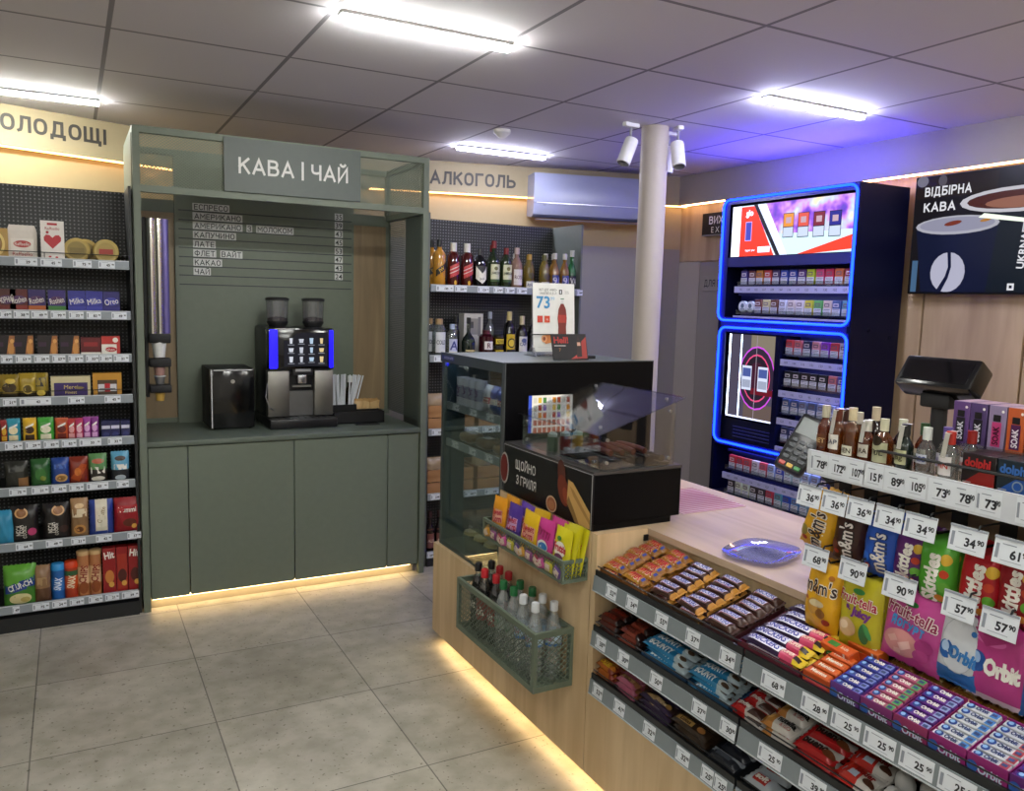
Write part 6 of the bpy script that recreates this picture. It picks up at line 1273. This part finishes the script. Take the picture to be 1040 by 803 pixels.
mp = lambda r, h: [(.0001, 0), (r-.002, 0), (r, .004), (r, h*.55), (r*.75, h*.66), (.0075, h*.76), (.0075, h)]
def ml(c, t, tc, z0, z1, w=.034): return lab(w, z0, z1, c, t, .011, tc)
MINI = [(1.632, 1.383, .0175, .118, AM, '#b8b09a', ml('#5a3018', 'MET', '#c8a878', .02, .05), 'amber miniature with brown label, first from the card reader'), (1.628, 1.343, .0185, .114, AM2, '#5a2a1c', ml('#d8d4cc', 'ЦАР', '#2a2a4a', .02, .056), 'amber miniature with white label, second from the card reader'), (1.630, 1.303, .0195, .122, AM2, '#c8b896', ml('#d0ccb8', 'HEN', '#3a3020', .012, .035), 'amber miniature with low cream label, third from the card reader'),
        (1.68, 1.365, .0175, .108, AM, '#3a2018', ml('#c8c0b0', 'VS', '#3a2018', .02, .05), 'amber miniature behind the first two'), (1.68, 1.325, .0175, .106, AM2, '#c8bfae', (), 'amber miniature in the back row behind the low cream label'), (1.672, 1.272, .018, .126, DK, '#b8a890', ml('#a89a80', 'ZAK', '#3a2a1a', .02, .045), 'tall dark miniature with beige neck'),
        (1.632, 1.262, .0175, .098, AM, '#d0ccc0', ml('#c4beb0', 'ARA', '#3a2a1a', .015, .045), 'amber miniature with grey label beside the guard wire end'), (1.628, 1.214, .022, .108, AM2, '#c8c4a8', lab(.05, .012, .058, '#a8a888', 'TUL', .012, '#2a2a1a', [('E', 0, .062, .013, .012, P('#2a2014'))]), 'wide amber miniature with black arch label'), (1.68, 1.205, .019, .106, DK, '#d0d0b8', ml('#b0a890', 'KV', '#2a2a1a', .02, .05), 'dark miniature with cream cap in the back row'),
        (1.626, 1.158, .0185, .104, DG('#16201a'), '#20201c', ml('#b8b890', 'Jäg', '#3a3a1a', .018, .05), 'dark green miniature with cream label'), (1.68, 1.15, .018, .105, AM, '#2a4a2a', ml('#c8c0b0', 'JAM', '#2a4a2a', .02, .05), 'amber miniature with green cap in the back row'), (1.626, 1.106, .0195, .105, CL2, '#c8ccc8', ml('#b8bcc8', 'ABS', '#2a3a7a', .03, .05, .03), 'clear miniature with blue lettering'),
        (1.68, 1.095, .019, .104, CL2, '#5a4a8a', ml('#c8c4d0', 'NEM', '#4a3a8a', .02, .05), 'clear miniature with violet cap'), (1.626, 1.052, .0195, .104, CL2, '#a82a20', ml('#cfcac8', 'FIN', '#b03020', .015, .055), 'clear miniature with red cap and white label'), (1.68, 1.04, .019, .104, CL2, '#8a1f1a', ml('#c8c4c4', 'RED', '#a02a20', .02, .05), 'clear miniature with dark red cap in the back row')]
for k, (x, y, r, h, bd, cp, sp, lb) in enumerate(MINI): mini(lb, x, y, mp(r, h), bd, P(cp), sp, h*.78, k in (1, 3, 6, 9, 13))
# small boxes and vape boxes
for k, (y, c, c2, tc, nm) in enumerate(((.992, '#1d1416', '#8a1f1c', '#b02a2a', 'black and red'), (.918, '#14232c', '#1f4f9a', '#3a6ab0', 'dark blue'), (.844, '#17170f', '#6a5a1a', '#d0c47a', 'black and yellow'), (.770, '#17170f', '#1f5a3a', '#7ac08a', 'black and green'))):
    for j in range(2):
        o = MB(); o.rbox(-.0355, .0355, 0, .04, 0, .068, P(c), .001, 1)
        o.deco(flat((0, -.0001, .034), *XF), [('P', [(-.035, -.033), (.035, -.033), (.035, .0), (.01, .004)], P(c2)), ('T', 'dolphi', .017, -.002, .016, P(tc), dict(bold=.04, fit=.055)), ('E', .008, -.016, .011, .011, P('#8a9aa8' if k == 1 else c2)), ('E', .008, -.016, .008, .008, P(c2)), ('R', -.03, -.012, -.027, -.025, P('#a8a8a8'), 1)])
        tag(o.build('small_box', loc=(1.632+.042*j, y, ZR), rz=-PI/2), nm+' small printed box, '+('front one', 'rear one')[j]+', on the rack shelf under the vape boxes', 'box', 'small printed boxes on the rack shelf')
t2 = thing('acrylic_riser', 'clear acrylic riser carrying vape boxes on the rack shelf', 'riser', (0, 0, 0))
b = MB(); b.box(1.718, 1.82, .62, 1.115, 1.322, 1.326, ACRYL); b.box(1.716, 1.718, .62, 1.115, 1.305, 1.335, clear('riser_lip', '#ffffff', .3)); b.build('deck', t2)
for y in (.62, 1.111): b = MB(); b.box(1.72, 1.82, y, y+.004, ZR, 1.322, ACRYL); b.build('leg_panel', t2)
VP = [(1.096, '#5b3f74', '#1c1822', 'violet', '#d8d8e0'), (1.057, '#4d3a68', '#17141c', 'dark violet', '#d8d8e0'), (1.016, '#8a7a9a', '#b83a72', 'grey with pink vape', '#3a1020'), (.976, '#b8562c', '#4a1a4a', 'orange with plum vape', '#e0d8e0'), (.936, '#4a66a8', '#a8a83a', 'blue with yellow vape', '#3a5a2a'), (.896, '#5a7ab8', '#b8a83a', 'light blue', '#3a3a1a'), (.856, '#a83a5a', '#d0a0b0', 'crimson', '#3a1020'), (.816, '#3a8a6a', '#a0d0b8', 'teal green', '#103a2a'), (.776, '#7a4a8a', '#c0a0d0', 'lilac', '#2a103a')]
for k, (y, c, c2, nm, tc) in enumerate(VP):
    o = MB(); o.rbox(-.0185, .0185, 0, .085, 0, .098, P(c), .001, 1)
    o.deco(flat((0, -.0001, .049), *XF), [('R', -.010, .010, -.038, .014, P(c2), 1), ('R', -.008, .008, .016, .03, P('#141216'), 1), ('T', 'VAAL' if False else 'SOAK', .012, 0, -.014, P(tc), dict(rot=90, bold=.03, fit=.04)), ('E', .012, .038, .003, .003, W_)])
    o.deco(lambda xx, yy_, l: Vector((xx, .0425+yy_, .098+l)), [('R', -.016, .016, -.04, .04, P('#a88aa0'), 1)])
    tag(o.build('vape_box', loc=(1.722, y, 1.326), rz=-PI/2), nm+' vape box on the clear riser', 'box', 'vape boxes on the clear riser')

# ------------------------------------------------------------------ card reader, customer display, till screen
t = thing('card_reader', 'black card reader tilted on a stand before the cigarette cabinet', 'card reader', (1.80, 1.60, 1.235))
nn = Vector((-.74, -.66, .62)).normalized(); uu = Vector((.47, -.10, .86)); uu = (uu-nn*nn.dot(uu)).normalized(); rr = uu.cross(nn)
Rc = Matrix((rr, uu, nn)).transposed()
def rp(mb): mb.v = [tuple(Rc @ Vector(v)) for v in mb.v]; return mb
b = MB(); b.rbox(-.041, .041, -.09, .09, -.02, .016, C('#17181c', .35), .010); b.rbox(-.036, .036, .03, .088, -.035, -.015, C('#17181c', .35), .008); rp(b).build('body', t)
b = MB(); b.box(-.032, .032, .022, .075, .0155, .0168, C('#2e3a38', .35)); rp(b).build('screen', t)
b = MB()
for r in range(4):
    for c in range(3): b.rbox(-.030+.022*c, -.013+.022*c, .0-.0185*r-.006, .0-.0185*r+.006, .0155, .0195, C('#3c4046', .5), .0015, 1)
for c, h in enumerate(('#b0342a', '#c8a02c', '#2f8a3a')): b.rbox(-.030+.022*c, -.013+.022*c, -.083, -.071, .0155, .0195, C(h, .4), .0015, 1)
rp(b).build('keypad', t)
b = MB(); b.tube([(0, 0, -.02), (.03, -.03, -.06), (.06, -.10, -.12), (.06, -.14, -.36)], .012, BLACKM, 10); b.cyl((.06, -.14, -.3595), (.06, -.14, -.345), .04, BLACKM, 20); b.build('stand', t)
t = thing('customer_display', 'black customer display on a pole behind the miniature bottles', 'display', (2.19, 1.46, ZC), -1.57)
b = MB(); Rd = Matrix.Rotation(-.62, 3, 'X'); b.rbox(-.115, .115, -.035, .035, -.050, .050, C('#0d0d11', .2), .008, R=Rd, at=(0, 0, .555)); b.build('head', t)
b = MB(); b.box(-.10, .10, -.0365, -.0345, -.035, .035, C('#05050a', .05), R=Rd, at=(0, 0, .555)); b.build('glass_front', t)
b = MB(); b.rbox(-.045, .045, -.03, .03, .47, .51, BLACKM, .006); b.cyl((0, 0, .012), (0, 0, .49), .022, BLACKM, 16); b.build('pole', t)
b = MB(); b.rbox(-.08, .08, -.06, .06, 0, .014, BLACKM, .005); b.build('base', t)
t = thing('till_monitor', 'dark till monitor seen from behind, beyond the vape boxes', 'monitor', (2.2, 1.10, ZC))
b = MB(); b.rbox(-.02, .02, -.235, .235, .17, .50, BLACKM, .006, R=Matrix.Rotation(.1, 3, 'Y')); b.build('screen_housing', t)
b = MB(); b.rbox(-.02, .03, -.05, .05, .012, .25, BLACKM, .006); b.build('stem', t)
b = MB(); b.rbox(-.05, .07, -.12, .12, 0, .014, BLACKM, .005); b.build('base', t)

# ================================================================== CIGARETTE CABINET
FX, CY0, CY1 = 3.80, 3.10, 4.155
t = thing('cigarette_cabinet', 'tall dark cigarette cabinet outlined in blue neon with lit advert panels', 'cabinet', (0, 0, 0))
BODY = matte_black('#080a26'); DB = C('#191d60', .4)
b = MB(); b.box(FX+.0, 4.21, CY0, CY0+.025, 0, 2.31, BODY); b.box(FX, 4.21, CY1-.025, CY1, 0, 2.31, BODY); part(b, 'side_panel')
b = MB(); b.box(FX, 4.21, CY0+.025, CY1-.025, 2.275, 2.31, BODY); part(b, 'top_panel')
b = MB(); b.box(FX+.06, FX+.09, CY0+.06, CY1-.06, 2.3105, 2.318, E('#4a40ff', 70)); part(b, 'light_strip')['label'] = 'blue strip added on top to tint the ceiling'  # added lamp, throws extra blue onto the ceiling
b = MB(); b.box(3.97, 3.99, CY0+.025, CY1-.025, .3, 2.275, DB); part(b, 'back_panel')
b = MB(); b.box(FX, 3.97, CY0+.025, CY1-.025, 1.485, 1.515, DB); b.box(FX, 3.97, CY0+.025, CY1-.025, .70, .725, DB); b.box(FX-.0, 3.97, CY0+.025, CY1-.025, 1.87, 1.93, DB); b.box(FX+.0, 3.97, 3.60, 3.64, .725, 1.485, BODY); b.box(FX, 3.97, CY0+.025, CY1-.025, 0, .38, BODY); part(b, 'divider')
b = MB()
for z in (2.0, 1.9): b.cyl((3.95, CY0-.001, 1.50), (3.95, CY0-.003, 1.50), .006, STEEL, 8); b.cyl((4.13, CY0-.001, 1.46), (4.13, CY0-.003, 1.46), .006, STEEL, 8)
part(b, 'side_screw')
NEON = E('#0a28ff', 9)
def rrect(y0, y1, z0, z1, r, x):
    o = []
    for cy, cz, a0 in ((y1-r, z1-r, 0), (y0+r, z1-r, 90), (y0+r, z0+r, 180), (y1-r, z0+r, 270)):
        for k in range(5):
            a = math.radians(a0+22.5*k); o.append((x, cy+r*math.cos(a), cz+r*math.sin(a)))
    return o+[o[0]]
for q, lb in (((CY0+.008, CY1-.008, 1.525, 2.298, .05), 'upper blue neon outline'), ((CY0-.0+.008, CY1-.03, .722, 1.478, .05), 'lower blue neon outline')):
    b = MB(); b.tube(rrect(*q, FX-.012), .0075, NEON, 8); part(b, 'neon_outline')['label'] = lb
    b = MB(); y0, y1, z0, z1, r = q; BL = C('#141a5a', .3)
    b.box(FX-.004, FX, y0, y1, z1-.03, z1+.005, BL); b.box(FX-.004, FX, y0, y1, z0-.005, z0+.02, BL); b.box(FX-.004, FX, y0-.003, y0+.02, z0+.02, z1-.03, BL); b.box(FX-.004, FX, y1-.05, y1+.003, z0+.02, z1-.03, BL); part(b, 'front_frame')
# upper advert
b = MB(); b.box(FX+.004, FX+.02, 3.135, 4.075, 1.935, 2.252, BODY)
fn = flat((FX+.0038, 0, 0), *YF); Y = lambda v: -v
def bokeh():
    k = 'bokeh'
    if k in MATS: return MATS[k]
    m, nt, bs, o = new_mat('bokeh_light'); L = nt.links.new
    tc = nt.nodes.new('ShaderNodeTexCoord'); nz = nt.nodes.new('ShaderNodeTexNoise'); nz.inputs['Scale'].default_value = 9; nz.inputs['Detail'].default_value = 2
    cr = nt.nodes.new('ShaderNodeValToRGB'); e = cr.color_ramp.elements
    e[0].position = .32; e[0].color = lin('#5a3ab8'); e[1].position = .7; e[1].color = lin('#ffe0b0')
    for p_, h in ((.42, '#8a4ad0'), (.5, '#c88ad8'), (.58, '#b8c8e8')): q = e.new(p_); q.color = lin(h)
    L(tc.outputs['Object'], nz.inputs['Vector']); L(nz.outputs['Fac'], cr.inputs[0]); L(cr.outputs[0], bs.inputs['Emission Color']); bs.inputs['Emission Strength'].default_value = .9; bs.inputs['Base Color'].default_value = (0, 0, 0, 1)
    MATS[k] = m; return m
Wm, Rm, Im = E('#dfe6ff', 1.5), E('#ff3a2c', 1.0), E('#b8d8e8', 1.1)
sp = [('R', Y(4.075), Y(3.135), 1.935, 2.252, Im, 1), ('R', Y(3.83), Y(3.135), 2.06, 2.252, bokeh(), 4), ('P', [(Y(3.88), 2.252), (Y(3.79), 2.252), (Y(3.60), 1.935), (Y(3.70), 1.935)], E('#c8dcff', 1.4)),
      ('P', [(Y(3.52), 1.935), (Y(3.135), 2.03), (Y(3.135), 1.95), (Y(3.4), 1.935)][::-1], E('#e8402c', .9)),
      ('R', Y(4.075), Y(4.0), 1.935, 2.252, Wm, 1), ('P', [(Y(4.0), 2.245), (Y(3.885), 2.245), (Y(3.705), 1.935), (Y(4.0), 1.935)][::-1], Rm), ('T', 'glo', .034, Y(3.925), 2.205, Wm, dict(bold=.04)), ('R', Y(3.955), Y(3.90), 2.03, 2.15, E('#b0a0e8', .9), 1), ('R', Y(3.95), Y(3.905), 2.035, 2.145, E('#4a4ab8', .8), 1), ('R', Y(3.84), Y(3.74), 1.955, 1.99, Wm, 1), ('T', 'hyper pro', .014, Y(3.905), 1.972, Wm, dict(fit=.1)),
      ('P', [(Y(3.892), 2.252), (Y(3.86), 2.252), (Y(3.655), 1.935), (Y(3.69), 1.935)][::-1], C('#0a0a14'))]
for k, h in enumerate(('#e0903a', '#d8584a', '#7a2a3a', '#2a2a8a')):
    y = 3.60-.115*k; z = 2.11-.004*k
    sp += [('R', Y(y+.042), Y(y-.042), z-.075, z+.07, E('#30305a', .4), 1), ('R', Y(y+.038), Y(y-.038), z-.01, z+.066, E(h, .8), 1), ('R', Y(y+.038), Y(y-.038), z-.07, z-.015, E('#b8c4d8', .9), 1), ('R', Y(y+.02), Y(y-.02), z+.01, z+.045, E('#c8a8b8', .7), 1)]
b.deco(fn, sp, .0004, .00012); part(b, 'lit_advert')['label'] = 'upper lit advert with red panel and coloured packs'
# lower lit display
b = MB(); b.box(FX+.02, FX+.03, 3.645, 4.055, .895, 1.437, BODY); fn = flat((FX+.0198, 0, 0), *YF)
sp = [('R', Y(4.055), Y(3.645), .895, 1.437, E('#5a5468', .5), 1), ('R', Y(3.86), Y(3.645), 1.2, 1.437, E('#8a8070', .6), 1), ('R', Y(3.9), Y(3.645), .895, 1.0, E('#6a5a54', .6), 1)]
for r, h in ((.20, '#c84ad8'), (.19, '#4a3a52'), (.15, '#d84a7a'), (.14, '#3a2c3c'), (.10, '#5a2a44')): sp.append(('E', Y(3.80), 1.165, r*.78, r*1.02, E(h, .8 if h[1] in 'cd' else .35)))
sp += [('R', Y(3.845), Y(3.645), 1.06, 1.10, E('#7a1c2c', .5), 1)]
for y in (3.885, 3.745): sp += [('R', Y(y+.042), Y(y-.042), 1.085, 1.24, E('#c8d0e8', .8), 1), ('R', Y(y+.036), Y(y-.036), 1.17, 1.225, E('#4a5a9a', .7), 1), ('R', Y(y+.036), Y(y-.036), 1.10, 1.15, E('#a8b0c8', .6), 1)]
sp += [('R', Y(3.95), Y(3.938), .90, 1.437, E('#c8e0ff', 3), 1), ('R', Y(4.055), Y(4.04), .90, 1.437, E('#d8e8ff', 4), 1), ('R', Y(3.81), Y(3.805), .90, 1.437, E('#a898a8', .6), 1), ('R', Y(4.055), Y(3.645), .895, .905, E('#d0d8ff', 1.5), 1)]
b.deco(fn, sp, .0004, .0001); part(b, 'lit_advert')['label'] = 'lower lit advert with pink rings and white light bars'
b = MB(); b.box(FX+.02, 3.97, 3.645, 4.09, .73, .88, C('#0d0f20', .3))
for k in range(4): b.box(FX+.016, FX+.02, 3.66, 3.98, .765+.022*k, .770+.022*k, C('#3a3f78', .3))
part(b, 'drawer_box')
TRAYS = [('upper tray of the top section', 1.757, 3.132, 4.0, 13, 3.83, 1.722), ('lower tray of the top section', 1.575, 3.132, 4.0, 13, 3.83, 1.535), ('first tray of the middle section', 1.335, 3.128, 3.585, 7, 3.83, 1.283), ('second tray of the middle section', 1.145, 3.128, 3.585, 7, 3.83, 1.092), ('third tray of the middle section', .975, 3.128, 3.585, 7, 3.83, .922), ('fourth tray of the middle section', .80, 3.128, 3.585, 7, 3.83, .745), ('upper tray of the base section', .566, 3.14, 3.94, 12, 3.76, .515), ('lower tray of the base section', .405, 3.14, 3.94, 12, 3.76, .36)]
PK = [['#3a2f7a', '#5a2432', '#b8742c', '#b0342c', '#3a2a5a', '#2a3f9a', '#28378c', '#4a2a6a', '#a8b82c', '#b83a6a', '#b8284a', '#c86a3a', '#8a2a4a'],
      ['round', 'round', '#5a2a2c', '#c0b88a', '#5a2f24', '#c0c4d8', '#c4b8b8', '#c8c0c8', '#c0b83a', '#5aa05a', '#c4b0a8', '#3a5080', '#5a90a8'],
      ['#c4404a', '#c86a7a', '#2a2c5a', '#c88aa0', '#8a3ac0', '#c4404a', '#b8b8d0'], ['#1a1a20', '#1d1f22', '#2a1d22', '#17171c', '#18181c', '#b86a6a', '#3a3a8a'], ['#4a5a8a', '#44548a', '#7a86a8', '#5a688f', '#8a94b8', '#9aa4c8', '#8a94c0'], ['#2a2f4a', '#30365a', '#3a3f6a', '#2a2f4a', '#3a4068', '#2c3050', '#2a2f4a'],
      ['#a82a3a', '#b0303c', '#b03a44', '#b8b0c0', '#b84a5a', '#8a9ac8', '#2a3a9a', '#a8c0c8', '#a0b4c4', '#8a9ab8', '#7a8ab8', '#2a2f6a'], ['#2a2024', '#c8d0b8', '#c4ccb0', '#2a1f24', '#2a2228', '#c03a4a', '#5a9aa8', '#2a4fb0', '#5a86b8', '#8aa8c0', '#7a90b8', '#5a70a0']]
WARN = C('#c4c6d6', .4, 0, .03)
def pack(c):
    b = MB(); m = P(c); b.rbox(-.0275, .0275, 0, .022, 0, .088, m, .0015, 1)
    b.deco(flat((0, -.0001, 0), *XF), [('R', -.027, .027, .002, .042, WARN, 1), ('R', -.022, .022, .034, .037, INK, 1), ('R', -.022, .018, .026, .028, INK, 1), ('R', -.022, .02, .018, .02, INK, 1), ('R', -.018, .018, .052, .072, P('#c4bcc4') if sum(lin(c)[:3]) < .5 else P('#6a5a6a'), 1), ('R', -.012, .012, .057, .066, m, 1)]); return b
protos = {}
for i, (nm, z, y0, y1, n, x, zr) in enumerate(TRAYS):
    b = MB(); b.box(x-.002, 3.97, y0-.02, y1+.02, z-.008, z-.001, DB); sh = b.build('tray', t)
    b = MB(); b.box(x-.022, x-.012, y0-.02, y1+.03, zr-.018, zr+.022, C('#a3a2c4', .35, 0, .02)); fn = flat((x-.0222, 0, zr+.002), *YF)
    for k in range(n):
        y = y1-.03-(y1-y0-.06)*k/max(n-1, 1); b.text(str(95+7*((k*5+i) % 9)), .014, Y(y), 0, INK, fn, lift=.0004)
    b.build('price_rail', sh)
    b = MB(); b.box(x-.008, x-.006, y0-.02, y1+.02, z-.01, z+.02, CLEAR); b.build('clear_lip', sh)
    b = MB(); b.box(x+.005, x+.02, y0-.01, y1+.01, z+.117, z+.121, E('#b4bcff', 10)); b.build('light_strip', sh)
    b = MB(); b.box(x+.0, x+.024, y0-.012, y1+.012, z+.1215, z+.1245, DB); b.box(x+.0, x+.0035, y0-.012, y1+.012, z+.110, z+.1215, DB); b.build('light_hood', sh)
    for k in range(n):
        y = y1-.03-(y1-y0-.06)*k/(n-1); c = PK[i][k]; order = ORD[k]+' from the exit sign'
        if c == 'round':
            o = MB(); o.lathe([(.0001, 0), (.036, 0), (.036, .02), (.0001, .02)], P('#b8c0cc'), (0, .02, .04), 22, Matrix.Rotation(PI/2, 3, 'X')); o.deco(flat((0, -.0002, .04), *XF), [('E', 0, 0, .030, .030, P('#d0d4dc')), ('E', 0, .006, .015, .015, P('#5a6a7a')), ('R', -.02, .02, -.02, -.01, P('#8a94a0'), 1)])
            tag(o.build('round_tin', loc=(x, y, z), rz=-PI/2), 'round pale tobacco tin, '+order+', '+nm, 'tin', 'round tins in the cigarette cabinet'); continue
        if c in protos: o = dup(protos[c])
        else: o = protos[c] = pack(c).build('cigarette_pack')
        o.location = (x, y+random.uniform(-.002, .002), z); o.rotation_euler = (0, 0, -PI/2)
        h = lin(c)[:3]; mx = max(h); mn = min(h)
        hue = 'black' if mx < .04 else 'white' if mn > .35 else 'red' if h[0] == mx and h[0] > 2*max(h[1], h[2]) else 'purple' if h[1] == mn and h[2] > .03 and h[0] > h[2]*.35 and h[1] < .6*h[0] else 'blue' if h[2] == mx and h[2] > 1.4*h[1] else 'green' if h[1] == mx else 'yellow brown' if h[2] == mn and h[0] > h[2]*2 else 'grey'
        tag(o, hue+' cigarette pack, '+order+', '+nm, 'cigarettes', 'cigarette packs in the '+nm)

# ================================================================== CAMERA, WORLD, VIEW
yaw, pitch, roll = .4964, .1170, .0270
Fv = Vector((math.sin(yaw)*math.cos(pitch), math.cos(yaw)*math.cos(pitch), -math.sin(pitch)))
Rv = Vector((math.cos(yaw), -math.sin(yaw), 0)); Uv = Rv.cross(Fv)
R2v = Rv*math.cos(roll)+Uv*math.sin(roll); U2v = Uv*math.cos(roll)-Rv*math.sin(roll)
cam = bpy.data.cameras.new('camera'); co = bpy.data.objects.new('camera', cam); COL.objects.link(co)
M4 = Matrix((( R2v.x, U2v.x, -Fv.x, 0), (R2v.y, U2v.y, -Fv.y, 0), (R2v.z, U2v.z, -Fv.z, 1.62), (0, 0, 0, 1)))
co.matrix_world = M4
cam.sensor_width = 36; cam.lens = 827.5/1040*36; cam.clip_start = .02
scn.camera = co
w = bpy.data.worlds.new('world'); scn.world = w; w.use_nodes = True
w.node_tree.nodes['Background'].inputs[0].default_value = (.5, .52, .6, 1); w.node_tree.nodes['Background'].inputs[1].default_value = .3
scn.view_settings.view_transform = 'Standard'; scn.view_settings.look = 'None'; scn.view_settings.exposure = .68
cy = scn.cycles
cy.use_denoising = True; cy.max_bounces = 8; cy.transparent_max_bounces = 24; cy.diffuse_bounces = 4; cy.glossy_bounces = 4; cy.caustics_reflective = False; cy.caustics_refractive = False; cy.sample_clamp_indirect = 6
